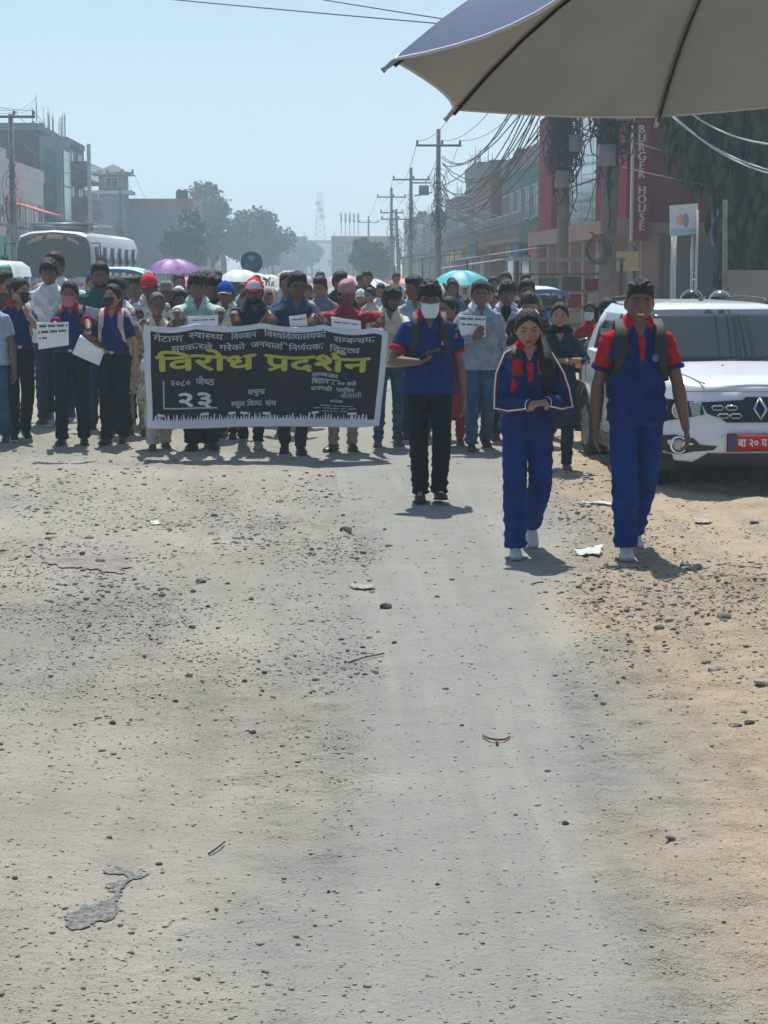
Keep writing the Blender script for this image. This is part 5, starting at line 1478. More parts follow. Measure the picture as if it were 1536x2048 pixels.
def helmet(label, c, mt):
    mb = MB(); mb.ball((0, 0, 0), (.13, .155, .135), 24, 16, 0)
    o = mb.obj('helmet', [mt], loc=c); tag(o, label, 'helmet')
    v = MB(); v.grid([[V((.137 * math.cos(q), -.162 * math.sin(q), z)) * (1 if abs(z) < .06 else .985) for q in np.linspace(.45, math.pi - .45, 14)] for z in (.055, .0, -.05)]); v.obj('visor', GLOSSB, o)
    r = MB(); r.tube([(.125 * math.cos(q), .15 * math.sin(q), -.065) for q in np.linspace(0, 2 * math.pi, 25)], .012, 6); r.obj('rim_seal', CBLK, o)
HELB = mat('helmet_black', (.012, .013, .018), rough=.08, coat=1); HELG = mat('helmet_grey', (.13, .14, .15), rough=.15, coat=1)
for px_, Y_, mt, lb in ((1384, 19.19, HELB, 'glossy black helmet showing above the roof of the white car'), (1440, 20.54, HELG, 'grey helmet with a bright top showing above the roof of the white car')):
    c = at(px_, 603, Y_); helmet(lb, c, mt)
    # it rests on the mirror stalk of its bike
# ------------------------------------------------------------------ umbrellas
def umbrella(label, c, tx, ty, ph, R_, h, outer, inner, hem=None, shaft=.62, sg=-1, group=None, ribmat=None, segs=8, nsub=8):
    U = thing('umbrella', label, 'umbrella', c, 0, group)
    ax = V((tx, ty, 1)).normalized(); u = V((0, 1, 0)).cross(ax).normalized(); v = ax.cross(u)
    RB = ribmat or mat('rib_black', (.012, .014, .022), rough=.4)
    def pt(k, t, off=0.0):
        a = ph + sg * k * 2 * math.pi / segs; r = R_ * (1 - t)
        return (u * math.cos(a) + v * math.sin(a)) * r + ax * (h * (1 - (1 - t) ** 2) + off)
    def gore(k, q, t, off=0.0):
        p = pt(k, t).lerp(pt(k + 1, t), q)
        sag = 4 * q * (1 - q)
        ctr = ax * (h * (1 - (1 - t) ** 2))
        p = p + (ctr - p) * (.045 * sag * (1 - t)) - ax * (.010 * sag)
        return p + ax * off
    for nm, off, mt in (('canopy', .004, outer), ('lining', 0.0, inner)):
        mb = MB()
        for k in range(segs):
            mb.grid([[gore(k, q, t, off) for q in np.linspace(0, 1, nsub)] for t in np.linspace(0, 1, nsub + 1)])
        bm = bmesh.new(); me = mb.mesh('t', mt); bm.from_mesh(me); bmesh.ops.remove_doubles(bm, verts=bm.verts[:], dist=.0008); bm.to_mesh(me); bm.free(); me.set_sharp_from_angle(angle=RAD(12))
        me.name = nm; link(nm, me, U)
    if hem:
        hm = MB()
        for k in range(segs): hm.tube([gore(k, q, 0.0, .002) for q in np.linspace(0, 1, 8)], .0028, 5)
        hm.obj('hem', hem, U)
    for k in range(segs):
        rb = MB(); rb.tube([pt(k, t, -.007) for t in np.linspace(0, .97, 9)], .0026, 6)
        a = pt(k, .62, -.008); rb.tube([a, ax * (h - .12)], .0028, 5)
        ro = rb.obj('rib', RB, U)
        tp = MB(); e0 = pt(k, 0, 0); d = (e0 - pt(k, .1)).normalized(); tp.tube([e0 - d * .012, e0 + d * .006, e0 + d * .016, e0 + d * .022], [.005, .004, .003, .0045], 6); tp.obj('tip', mat('tip_steel', (.35, .36, .38), rough=.35, metal=.6), ro)
    s_ = MB(); s_.tube([ax * (h + .05), ax * (h - shaft)], .007, 8); s_.obj('shaft', mat('shaft_steel', (.25, .26, .28), rough=.3, metal=.8), U)
    g_ = MB(); g_.tube([ax * (h - shaft + .02), ax * (h - shaft - .08)], .014, 10); g_.obj('handle', CBLK, U)
    return U
GRAYL = mat('silver_lining', (.285, .30, .315), rough=.7, var=.10, vscale=3, bump=.25, bscale=18, bdist=.004)
NAVC = mat('umbrella_navy', (.03, .075, .17), rough=.7, var=.10, vscale=6, bump=.08, bscale=60)
umbrella('large navy umbrella with silver grey lining held up close at the top right', (.665, 2.669, 2.047), -.076, .095, 4.063, .572, .219, NAVC, GRAYL, hem=mat('hem_pale', (.5, .52, .54)), shaft=.85)
I = person('person beside the camera holding the large navy umbrella, outside the view', (1.08, 2.62, gz(1.08, 2.62)), 1.62, lod=2, hair='short', shirt=WHT, pants=BLK, shoes=BSH, arms=((-.37, -.02, 1.20), None), seed=77, rz=0)
def crowd_umb(label, x, ytop, wpx, outer, size=1.0, tilt=(0, -.05), ph=0.3, lining=None, hole=None):
    Y = FPX * size / wpx; top = at(x, ytop, Y)
    hh = .20 * size
    o = umbrella(label, (top.x, top.y, top.z - hh), tilt[0], tilt[1], ph, size / 2, hh, outer, lining or outer, nsub=5, shaft=.6)
    return o
def um(n, c, c2=None, **k): return mat('umbrella_' + n, c, rough=.55, col2=c2, vscale=k.get('vscale', 18), bump=.15, bscale=30)
crowd_umb('purple umbrella with frilled pale hem above the red cap', 345, 517, 116, um('purple', (.17, .045, .27), (.30, .14, .42)), 1.05, tilt=(0, -.12))
crowd_umb('small bright pink umbrella under the purple one', 376, 553, 70, um('pink', (.75, .12, .33)), .95, tilt=(-.2, -.1))
crowd_umb('pink umbrella half hidden behind the dark haired head', 428, 548, 66, um('pink_rose', (.70, .15, .30)), 1.0, tilt=(.1, 0))
crowd_umb('pale green and white umbrella above the blue cap', 480, 539, 96, um('mint', (.55, .66, .62), (.72, .74, .72)), 1.05, tilt=(0, -.1))
crowd_umb('dark slate umbrella behind the tall man with glasses', 617, 549, 66, um('slate', (.05, .06, .075)), 1.0, tilt=(.1, -.1))
crowd_umb('dusty pink umbrella behind the topi wearer', 680, 549, 92, um('dusty_pink', (.50, .30, .36)), 1.05, tilt=(-.1, -.1))
crowd_umb('white umbrella to the right of the topi wearer', 742, 557, 88, um('white', (.62, .62, .64)), 1.1, tilt=(.05, -.05))
crowd_umb('red umbrella behind the man in pale blue shirt', 803, 556, 56, um('red', (.62, .035, .05)), 1.0, tilt=(.1, 0))
crowd_umb('turquoise umbrella above the man in grey blue shirt', 922, 540, 124, um('turquoise', (.02, .40, .48)), 1.12, tilt=(0, -.08), ph=.2)
crowd_umb('dark brown umbrella with pale edge behind the dark dress woman', 1092, 573, 92, um('brown', (.09, .06, .055)), 1.0, tilt=(.05, -.1))
crowd_umb('pale grey umbrella far back in the middle of the crowd', 575, 541, 46, um('pale_grey', (.45, .46, .48)), 1.1)
crowd_umb('cream umbrella low over the crowd behind the red and white cap', 538, 549, 62, um('cream', (.55, .52, .44)), 1.0)
# ------------------------------------------------------------------ buildings along the street
def pm_(n, c, c2=None, **k): 
    k.setdefault('rough', .9); k.setdefault('vscale', .9); k.setdefault('bump', .25); k.setdefault('bscale', 6)
    return mat(n, c, col2=c2, **k)
PL_WHITE = pm_('plaster_white', (.50, .50, .49), (.62, .62, .60)); PL_GREY = pm_('plaster_grey', (.13, .13, .125), (.21, .205, .195)); PL_TEAL = pm_('plaster_teal', (.07, .17, .165), (.11, .23, .215))
PL_PINK = pm_('plaster_pink', (.26, .16, .14), (.34, .22, .18)); PL_BRICK = pm_('brick_orange', (.22, .10, .065), (.30, .16, .10), vscale=3); PL_DARK = pm_('wall_dark_brown', (.085, .07, .075), (.12, .10, .105))
PL_CREAM = pm_('plaster_cream', (.34, .30, .24), (.42, .37, .30)); PL_BLUE = pm_('plaster_blue', (.17, .22, .25), (.22, .27, .30)); CONC = pm_('concrete', (.15, .148, .14), (.24, .235, .22), bscale=15)
RED_P = mat('red_panel', (.24, .009, .028), spec=.15, rough=.8, var=.08, vscale=1.5); RED_D = mat('red_panel_dull', (.22, .010, .030), rough=.8, spec=.15, var=.1, vscale=1.5); GREENW = pm_('green_wall', (.05, .12, .08), (.08, .17, .11))
PANE = mat('window_glass', (.03, .045, .05), rough=.06, spec=.8); PANEG = mat('green_glass', (.02, .13, .11), rough=.10, spec=.8); PANEB = mat('mirror_glass', (.30, .38, .42), rough=.08, spec=.9, metal=.4)
FRW = mat('frame_white', (.48, .48, .47), rough=.6); FRD = mat('frame_dark', (.06, .05, .045), rough=.6); SHUT = mat('shutter_grey', (.18, .19, .20), rough=.5, metal=.3); STEEL = mat('railing_steel', (.30, .31, .32), rough=.4, metal=.6)
TIN = mat('tin_sheet', (.30, .31, .32), rough=.45, metal=.4, var=.3, vscale=2)

def bpart(R, nm, mt, boxes, sharp=30):
    mb = MB()
    for b in boxes: mb.box(*b)
    return mb.obj(nm, mt, R, smooth=False)
def window(R, face, u0, u1, z0, z1, wall, pane=PANE, fr=FRW, bars=1, sill=True):
    """face: ('x', xpos, sign) on a wall looking along x, or ('y', ypos, sign)"""
    ax, p, sg = face; t = .07
    def bx(ua, ub, za, zb, d0, d1):
        a, b = p + sg * d0, p + sg * d1; a, b = min(a, b), max(a, b)
        return (a, b, ua, ub, za, zb) if ax == 'x' else (ua, ub, a, b, za, zb)
    fb = [bx(u0, u1, z1 - t, z1, -.02, .05), bx(u0, u1, z0, z0 + t, -.02, .05), bx(u0, u0 + t, z0 + t, z1 - t, -.02, .05), bx(u1 - t, u1, z0 + t, z1 - t, -.02, .05)]
    for k in range(bars):
        c = u0 + (u1 - u0) * (k + 1) / (bars + 1); fb.append(bx(c - .025, c + .025, z0 + t, z1 - t, -.02, .04))
    f = bpart(R, 'window', fr, fb)
    bpart(f, 'pane', pane, [bx(u0 + t, u1 - t, z0 + t, z1 - t, -.01, .012)])
    if sill: bpart(f, 'sill', CONC, [bx(u0 - .08, u1 + .08, z0 - .09, z0 - .002, -.02, .16)])
    return f

def building(label, X0, X1, Y0, Y1, H, floors, mt, side, trim=CONC, gf=2.9, bay=2.6, shops=True, balc=(), end_windows=2, parapet=.7, name='building', wpane=PANE, roof_bits=1, rail=STEEL, fr=FRW, seed=1, band=None):
    """side -1: stands left of the street (its street face looks to +x); +1: right of it."""
    rr = random.Random(seed)
    R = thing(name, label, 'building', (0, 0, 0))
    fx = X1 if side < 0 else X0; sg = 1 if side < 0 else -1
    boxes = [(X0, X1, Y0, Y1, 0, H)]
    bpart(R, 'wall', mt, boxes)
    fh = (H - gf) / max(1, floors - 1) if floors > 1 else 0
    slabs = []
    for k in range(floors):
        z = gf + k * fh if k else gf
        if k and z > H - .2: break
        slabs.append((min(fx, fx + sg * .35), max(fx, fx + sg * .35), Y0 - .05, Y1 + .05, z - .16, z))
    for sl in slabs: bpart(R, 'floor_slab', trim, [sl])
    # parapet pieces
    th = .12
    bpart(R, 'parapet', trim, [(X0 - .06, X1 + .06, Y0 - .06, Y0 + th, H, H + parapet), (X0 - .06, X1 + .06, Y1 - th, Y1 + .06, H, H + parapet), (X0 - .06, X0 + th, Y0 + th, Y1 - th, H, H + parapet), (X1 - th, X1 + .06, Y0 + th, Y1 - th, H, H + parapet)])
    nb = max(1, int((Y1 - Y0) / bay)); bw = (Y1 - Y0) / nb
    for b in range(nb):
        ya = Y0 + b * bw
        if shops:
            bpart(R, 'shutter', (SHUT, FRD, PANE)[rr.randrange(3)], [(min(fx - sg * .02, fx + sg * .04), max(fx - sg * .02, fx + sg * .04), ya + .3, ya + bw - .3, .1, gf - .5)])
            if rr.random() < .7:
                s_ = bpart(R, 'sign_board', mat('sign_col_%d' % rr.randrange(6), [(.35, .03, .03), (.05, .12, .35), (.5, .45, .1), (.5, .5, .5), (.05, .25, .15), (.45, .2, .05)][rr.randrange(6)], rough=.6), [(min(fx, fx + sg * .45) if False else fx + (.36 if sg > 0 else -.46), fx + (.46 if sg > 0 else -.36), ya + .2, ya + bw - .2, gf - .62, gf + .25)])
        for k in range(1, floors):
            z0 = gf + (k - 1) * fh
            if (b, k) in balc or ('all' in balc):
                bpart(R, 'balcony', trim, [(min(fx, fx + sg * 1.1), max(fx, fx + sg * 1.1), ya + .02, ya + bw - .02, z0 - .12 + .001, z0 + .02)])
                mb = MB(); xo = fx + sg * 1.05
                mb.tube([(xo, ya + .06, z0 + .95), (xo, ya + bw - .06, z0 + .95)], .025, 6)
                mb.tube([(xo, ya + .06, z0 + .55), (xo, ya + bw - .06, z0 + .55)], .015, 5)
                nn = int(bw / .35)
                for q in range(nn + 1): mb.tube([(xo, ya + .06 + (bw - .12) * q / nn, z0), (xo, ya + .06 + (bw - .12) * q / nn, z0 + .95)], .012, 4)
                mb.obj('railing', rail, R)
            window(R, ('x', fx, sg), ya + bw * .22, ya + bw * .78, z0 + .85, z0 + min(2.15, fh - .35), mt, wpane, fr)
    # end wall facing the camera
    n = end_windows
    for k in range(floors):
        z0 = 0 if k == 0 else gf + (k - 1) * fh
        hh = gf if k == 0 else fh
        for q in range(n):
            c = X0 + (X1 - X0) * (q + .5) / n
            if hh > 2.0: window(R, ('y', Y0, -1), c - .6, c + .6, z0 + .9, z0 + min(2.1, hh - .4), mt, wpane, fr)
    for q in range(roof_bits):
        cx = rr.uniform(X0 + 1, X1 - 1); cy = rr.uniform(Y0 + 1, max(Y0 + 1.1, Y1 - 1))
        mb = MB(); mb.tube([(cx, cy, H), (cx, cy, H + .25), (cx, cy, H + 1.35), (cx, cy, H + 1.5), (cx, cy, H + 1.6)], [.02, .5, .5, .38, .15], 16); mb.obj('water_tank', mat('tank_black', (.02, .02, .022), rough=.4), R)
    for q in range(rr.randrange(2, 5)):
        cx = fx - sg * rr.uniform(.1, .4); cy = Y0 + (Y1 - Y0) * rr.random()
        mb = MB(); 
        for d in (-.1, .1):
            for e in (-.1, .1): mb.tube([(cx + d, cy + e, H + parapet * 0), (cx + d * 1.1, cy + e * 1.05, H + rr.uniform(1.0, 1.7))], .012, 4)
        mb.obj('starter_bars', mat('rusty_bar', (.12, .06, .04), rough=.9), R)
    return R

# left side
building('white two storey shop house nearest on the left with long cornice', -24, -14.2, 70, 82, 6.5, 2, PL_WHITE, -1, trim=PL_WHITE, end_windows=3, seed=2, parapet=.55)
B_ = building('white two storey shop house with red awning before the dark block', -24, -14.6, 82.3, 95.5, 6.2, 2, PL_WHITE, -1, trim=PL_WHITE, seed=3, balc=('all',), parapet=.6)
mb = MB(); mb.obox((-13.7, 86.5, 4.6), (.9, 0, -.28), (0, 3.2, 0), (.01, 0, .03)); mb.obj('red_awning', mat('awning_red', (.5, .06, .05), rough=.7), B_, smooth=False)
B_ = building('tall dark brown block with a green glass strip and open balconies', -28, -15.0, 97.5, 104, 9.05, 4, PL_DARK, -1, shops=False, end_windows=0, parapet=.25, trim=PL_BLUE, seed=5, bay=7)
bpart(B_, 'stair_wall', PL_BLUE, [(-15.0, -13.9, 97.3, 101, 0, 8.75)])
for k in range(4): bpart(B_, 'green_glass_panel', PANEG, [(-14.75, -14.2, 97.22, 97.29, .5 + 1.9 * k, 2.33 + 1.9 * k)])
for k in range(4): bpart(B_, 'green_glass_panel', PANEG, [(-13.89, -13.84, 97.9, 100.4, .5 + 1.9 * k, 2.33 + 1.9 * k)])
bpart(B_, 'roof_rim', mat('rim_green', (.05, .22, .18), rough=.6), [(-28.1, -15.1, 97.2, 104.1, 9.302, 9.40)])
B_ = building('dark block with stacked open balconies beside the green glass strip', -24, -14.6, 104.5, 112, 8.9, 4, PL_DARK, -1, trim=PL_GREY, shops=False, balc=('all',), end_windows=0, parapet=.3, seed=6)
for k in range(3):
    z0 = 2.9 + k * 2.0
    bpart(B_, 'open_bay_wall', PL_GREY, [(-14.6, -13.3, 104.5, 104.66, z0, z0 + .95)])
bpart(B_, 'corner_post', PL_WHITE, [(-13.45, -13.25, 104.4, 104.6, 0, 8.8)])
building('low hazy shop house between the dark block and the tower house', -26, -16.3, 120, 132, 6.4, 2, PL_GREY, -1, seed=7, roof_bits=2)
B_ = building('hazy long house with roof tanks behind the little tower', -26.0, -10.2, 142, 152, 6.5, 3, PL_BLUE, -1, trim=PL_PINK, seed=8, roof_bits=4, end_windows=5, shops=False)
T_ = thing('tower_house', 'hazy stair tower with a small pitched cap on the long house', 'tower', (0, 0, 0))
bpart(T_, 'wall', PL_BLUE, [(-17.1, -15.1, 139.3, 141.7, 0, 8.9)])
bpart(T_, 'ledge', PL_WHITE, [(-17.6, -14.6, 139.0, 141.98, 7.45, 7.7)])
mb = MB(); mb.add([(-17.7, 138.8, 8.9), (-14.5, 138.8, 8.9), (-14.5, 141.98, 8.9), (-17.7, 141.98, 8.9), (-16.1, 140.4, 9.75)], [(0, 1, 4), (1, 2, 4), (2, 3, 4), (3, 0, 4), (3, 2, 1, 0)]); mb.obj('pitched_roof', PL_GREY, T_, smooth=False)
window(T_, ('y', 139.3, -1), -16.6, -15.6, 7.9, 8.7, PL_BLUE)
building('small hazy house under the left hand trees', -24, -12.9, 165, 176, 5.0, 2, PL_WHITE, -1, seed=9)
building('far hazy house at the left end of the street', -22, -13, 215, 235, 6.0, 2, PL_GREY, -1, seed=10)

# right side: red corner restaurant
B_ = thing('restaurant_building', 'red fronted corner restaurant with a tall lettered sign', 'building', (0, 0, 0))
bpart(B_, 'wall', PL_PINK, [(8.0, 16, 45.4, 64, 0, 7.3)])
bpart(B_, 'canopy_slab', PL_PINK, [(7.2, 8.0, 45.2, 64.2, 2.55, 3.0)])
bpart(B_, 'red_end_panel', RED_D, [(8.0, 12.5, 45.28, 45.38, 2.9, 7.3)])
bpart(B_, 'red_panel', RED_P, [(7.55, 7.98, 60.5, 64, 3.0, 6.9)]); bpart(B_, 'red_panel', RED_P, [(7.55, 7.98, 45.4, 50.6, 3.0, 7.3)])
for k in range(4):
    for q in range(3): bpart(B_, 'mirror_pane', PANEB, [(7.86, 7.94, 50.9 + 2.4 * k, 53.2 + 2.4 * k, 3.1 + 1.25 * q, 4.3 + 1.25 * q)])
bpart(B_, 'sloped_cornice', PL_PINK, [(7.3, 7.98, 50.7, 60.4, 6.95, 7.35)])
for k in range(7):
    y = 46 + k * 2.7
    bpart(B_, 'shop_pillar', PL_PINK, [(7.35, 7.7, y, y + .4, 0, 2.55)]); 
    if k < 6: bpart(B_, 'shutter', (SHUT, FRD, PL_CREAM)[k % 3], [(7.93, 7.99, y + .5, y + 2.6, .1, 2.3)])
bpart(B_, 'roller_door', SHUT, [(8.5, 10.0, 45.3, 45.38, 0, 2.3)]); bpart(B_, 'end_pillar', PL_PINK, [(7.9, 8.35, 45.1, 45.38, 0, 2.6)]); bpart(B_, 'door', FRD, [(10.4, 11.4, 45.3, 45.38, 0, 2.2)])
for k in range(3): bpart(B_, 'floor_slab', PL_PINK, [(8.0, 12.6, 45.1, 45.27, 2.62 + 0 * k, 2.9)]) if k == 0 else None
S_ = thing('restaurant_sign', 'tall narrow red sign reading BURGER HOUSE downwards in white letters', 'sign', (0, 0, 0))
sx0, sx1 = at(1268, 300, 44.9).x, at(1300, 300, 44.9).x; sz0, sz1 = at(1280, 482, 44.9).z, at(1280, 236, 44.9).z
bpart(S_, 'sign_face', RED_P, [(sx0, sx1, 44.85, 45.05, sz0, sz1 + .3)]); bpart(S_, 'white_edge', FRW, [(sx0 - .05, sx0 - .002, 44.83, 45.07, sz0, sz1 + .3)])  # red face with a plain white strip up its left edge
bpart(S_, 'bracket', STEEL, [(sx1 - .1, 8.05, 45.06, 45.1, sz0 + .5, sz0 + .56), (sx1 - .1, 8.05, 45.06, 45.1, sz1 - .5, sz1 - .44)])
LET = mat('letter_white', (.62, .58, .56), rough=.5)
yy = 258
for ch in 'BURGER HOUSE':
    if ch == ' ': yy += 14; continue
    p = at(1284, yy, 44.83); hgt = 16 / 80.
    Vs, Fs, adv = glyph(ch); w_ = max(v.x for v in Vs) + min(v.x for v in Vs); k = hgt / .70; mb = MB()
    for n_, d in enumerate((-.012, 0, .012)): mb.add([V((p.x + (v.x - w_ / 2) * k * .95 + d, p.y - .004 * n_, p.z + (v.y - .35) * k)) for v in Vs], Fs)
    # small serifs at the feet
    xa, xb = p.x - w_ * k * .5, p.x + w_ * k * .5
    if ch not in 'OG': 
        mb.add([V((xa - .01, p.y - .014, p.z - hgt * .5)), V((xa + .055, p.y - .014, p.z - hgt * .5)), V((xa + .055, p.y - .014, p.z - hgt * .5 + .015)), V((xa - .01, p.y - .014, p.z - hgt * .5 + .015))], [(0, 1, 2, 3)])
    mb.obj('letter', LET, S_, smooth=False); yy += 18.0
building('green and grey house half hidden behind the drooping tree', 13.0, 22, 46, 60, 6.8, 2, GREENW, 1, seed=21, parapet=.4, end_windows=1, fr=FRD)
building('dark red house behind the drooping tree at the street corner', 9.6, 18, 36.5, 43, 5.2, 2, GREENW, 1, seed=25, parapet=.2, end_windows=0, fr=FRD)
building('teal plastered house with projecting balcony and rooftop slab', 8.2, 17, 66, 84, 5.8, 2, PL_TEAL, 1, seed=22, balc=('all',), trim=CONC, parapet=.75)
building('brick and orange house beyond the teal one', 7.8, 15, 85, 94, 6.1, 2, PL_BRICK, 1, seed=23, balc=('all',), trim=PL_GREY)
building('grey narrow house with a white roof sign beyond the brick one', 8.0, 15, 95, 103, 6.6, 3, PL_GREY, 1, seed=24, balc=((1, 1), (2, 1)), trim=CONC)
for i, (y0, y1, h, m_) in enumerate(((104, 113, 4.6, PL_CREAM), (114, 124, 5.6, PL_GREY), (125, 137, 4.2, PL_PINK), (138, 150, 5.4, PL_GREY), (152, 168, 4.6, PL_TEAL), (172, 190, 6.0, PL_WHITE))):
    building(['cream low shop', 'grey two storey house', 'pink low shop', 'grey house with rusty roof bars', 'teal house dim in the haze', 'white house dim in the haze'][i] + ' on the right side beyond the brick house', 8.3, 15, y0, y1, h, 2, m_, 1, seed=30 + i, balc=((0, 1), (1, 1)), roof_bits=1)
B_ = building('pink topped house with aerial masts at the far end of the street', 1.0, 9, 232, 250, 5.3, 2, PL_GREY, 1, trim=PL_PINK, seed=40, roof_bits=0, end_windows=4)
M_ = thing('antenna_mast', 'cluster of panel aerials on the pink topped far house', 'antenna', (0, 0, 0))
for k in range(5):
    mb = MB(); x = 2.2 + k * .55; mb.tube([(x, 236, 5.3), (x, 236, 9.2 - .3 * (k % 2))], .05, 6); mb.box(x - .13, x + .13, 235.8, 235.93, 7.8, 9.0); mb.obj('panel_aerial', FRW, M_)
building('long hazy block far down the street centre left', -11, -3, 300, 320, 6.5, 2, PL_GREY, -1, seed=41)
building('hazy block closing the street far away', -4, 6, 400, 420, 7.5, 2, PL_WHITE, 1, seed=42, roof_bits=0)

# telecom lattice tower
T_ = thing('telecom_tower', 'thin red and white lattice tower far away in the haze', 'tower', (0, 0, 0))
tp = at(640, 383, 480.); tx, ty, H_ = tp.x, 480., tp.z
mb = MB()
def tw(z): return 1.6 * (1 - z / H_) + .45
for c in ((-1, -1), (1, -1), (1, 1), (-1, 1)): mb.tube([(tx + c[0] * tw(0), ty + c[1] * tw(0), 0), (tx + c[0] * tw(H_), ty + c[1] * tw(H_), H_)], .07, 4)
nz = 14
for k in range(nz):
    z0, z1 = H_ * k / nz, H_ * (k + 1) / nz
    for (a, b) in (((-1, -1), (1, -1)), ((1, -1), (1, 1)), ((1, 1), (-1, 1)), ((-1, 1), (-1, -1))):
        mb.tube([(tx + a[0] * tw(z0), ty + a[1] * tw(z0), z0), (tx + b[0] * tw(z1), ty + b[1] * tw(z1), z1)], .035, 4); mb.tube([(tx + b[0] * tw(z0), ty + b[1] * tw(z0), z0), (tx + a[0] * tw(z1), ty + a[1] * tw(z1), z1)], .035, 4)
tag(mb.obj('lattice', mat('tower_paint', (.4, .12, .1), rough=.7), T_), kind='stuff')
for k in range(3):
    mb = MB(); mb.tube([(tx - .5 + k * .5, ty - 1.2, H_ * (.86 - .08 * k)), (tx - .5 + k * .5, ty - 1.5, H_ * (.86 - .08 * k))], .7, 14); mb.obj('dish', FRW, T_)

# ------------------------------------------------------------------ utility poles
POLE = mat('pole_concrete', (.17, .165, .155), rough=.9, var=.25, vscale=4, bump=.3, bscale=30); IRON = mat('pole_iron', (.07, .08, .085), rough=.7); INSU = mat('insulator', (.10, .05, .035), rough=.3); CABLE = mat('cable_black', (.018, .019, .021), rough=.6); CABLG = mat('cable_grey', (.16, .17, .18), rough=.6)
POLES = {}
def pole(key, label, x, y, H, arm=1.15, armz=.75, r=.15, second=None, tangle=0, lean=0.0, name='utility_pole'):
    R = thing(name, label, 'utility pole', (x, y, gz(x, y) if y < 60 else 0))
    mb = MB(); mb.tube([(0, 0, -.1), (lean * .5, 0, H * .5), (lean, 0, H)], [r, r * .85, r * .65], 12); mb.obj('shaft', POLE, R)
    tips = []
    for (z, a) in [(H - armz, arm)] + ([second] if second else []):
        mb = MB(); xo = lean * z / H; mb.box(xo - a, xo + a, -.19, -.11, z - .05, z + .05); mb.obj('crossarm', IRON, R)
        for sx in (-1, 0, 1):
            ib = MB(); xx = xo + sx * (a - .07) + (.0 if sx else .16); ib.tube([(xx, -.15, z + .05), (xx, -.15, z + .10), (xx, -.15, z + .22), (xx, -.15, z + .25)], [.03, .06, .05, .02], 8); ib.obj('insulator', INSU, R)
            if z == H - armz: tips.append(V((x + xx, y - .15, z + .24)))
    if tangle:
        rr = random.Random(int(y)); tb = MB()
        for k in range(tangle):
            z = rr.uniform(H * .45, H * .74); q0 = rr.uniform(0, 6.28); r0 = rr.uniform(.12, .50); pts = []
            for j in range(13):
                q = q0 + j * .52; pts.append((lean * z / H + r0 * math.cos(q) * rr.uniform(.8, 1.1), -.18 + r0 * .35 * math.sin(q), z + r0 * 1.1 * math.sin(q) + rr.uniform(-.04, .04)))
            tb.tube(pts, .014, 4)
        for k in range(tangle):
            xx = rr.uniform(-.25, .25); z0 = rr.uniform(H * .5, H * .8); pts = [(xx + rr.uniform(-.12, .12), -.2, z0 - j * .28) for j in range(rr.randrange(4, 10))]; tb.tube(pts, .014, 4)
        tag(tb.obj('cable_tangle', CABLE, R), kind='stuff')
        for k in range(max(1, tangle // 8)):
            bb = MB(); z = H * (.40 + .09 * k); bb.box(-.22 + .3 * (k % 2), .08 + .3 * (k % 2), -.38, -.20, z, z + .38); bb.obj('meter_box', mat('box_grey', (.20, .21, .21), rough=.6), R)
    POLES[key] = dict(x=x, y=y, H=H, tips=tips)
    return R
def pole_at(key, label, xp, ytop, Y, **k):
    t = at(xp, ytop, Y); pole(key, label, t.x, Y, t.z, **k)
pole('r0', 'thick concrete pole wrapped in cable coils nearest on the right', at(1213, 500, 33.5).x, 33.5, 9.0, r=.17, tangle=44, lean=.12)
pole('r1', 'second pole from the right wrapped in a dark column of cables', at(1125, 500, 42).x, 42, 9.0, r=.15, tangle=60)
pole_at('r2', 'tall pole with a wide crossarm against the sky', 877, 258, 84, tangle=16, second=None, arm=1.05)
pole_at('r3', 'pole with crossarm and small transformer frame, next beyond the tall one', 822, 335, 114, tangle=12)
pole_at('r4', 'pole with two crossarms behind the transformer pole', 783, 375, 144, tangle=8, second=(6.2, .9))
pole_at('r5', 'small hazy pole beside the round green tree', 737, 432, 217)
pole_at('r6', 'short dark pole leaning among the far right cables', 800, 418, 135, tangle=8, lean=-.3)
pole_at('l0', 'dark pole with a wide crossarm nearest on the left', 21, 228, 74, arm=1.0, armz=.12, tangle=5)
pole_at('l1', 'hazy pole before the tower house', 240, 343, 121, tangle=4, arm=.9, armz=.1)
pole_at('l2', 'hazy pole before the left hand trees', 305, 414, 190, tangle=0, arm=1.0, armz=.1)
pole_at('l3', 'thin dark pole at the left edge beside the white shop house', 8, 370, 84, arm=.5)
Pq = POLES['r3']; T_ = bpy.data.objects[[o.name for o in bpy.data.objects if o.get('label', '').startswith('pole with crossarm and small tr')][0]]
mb = MB(); mb.tube([(.1, -.2, 7.1), (1.2, -.2, 7.1), (1.3, -.2, 6.5), (.2, -.2, 6.3)], .05, 5); mb.box(.5, 1.1, -.4, .1, 6.35, 6.95); mb.obj('transformer', IRON, T_)

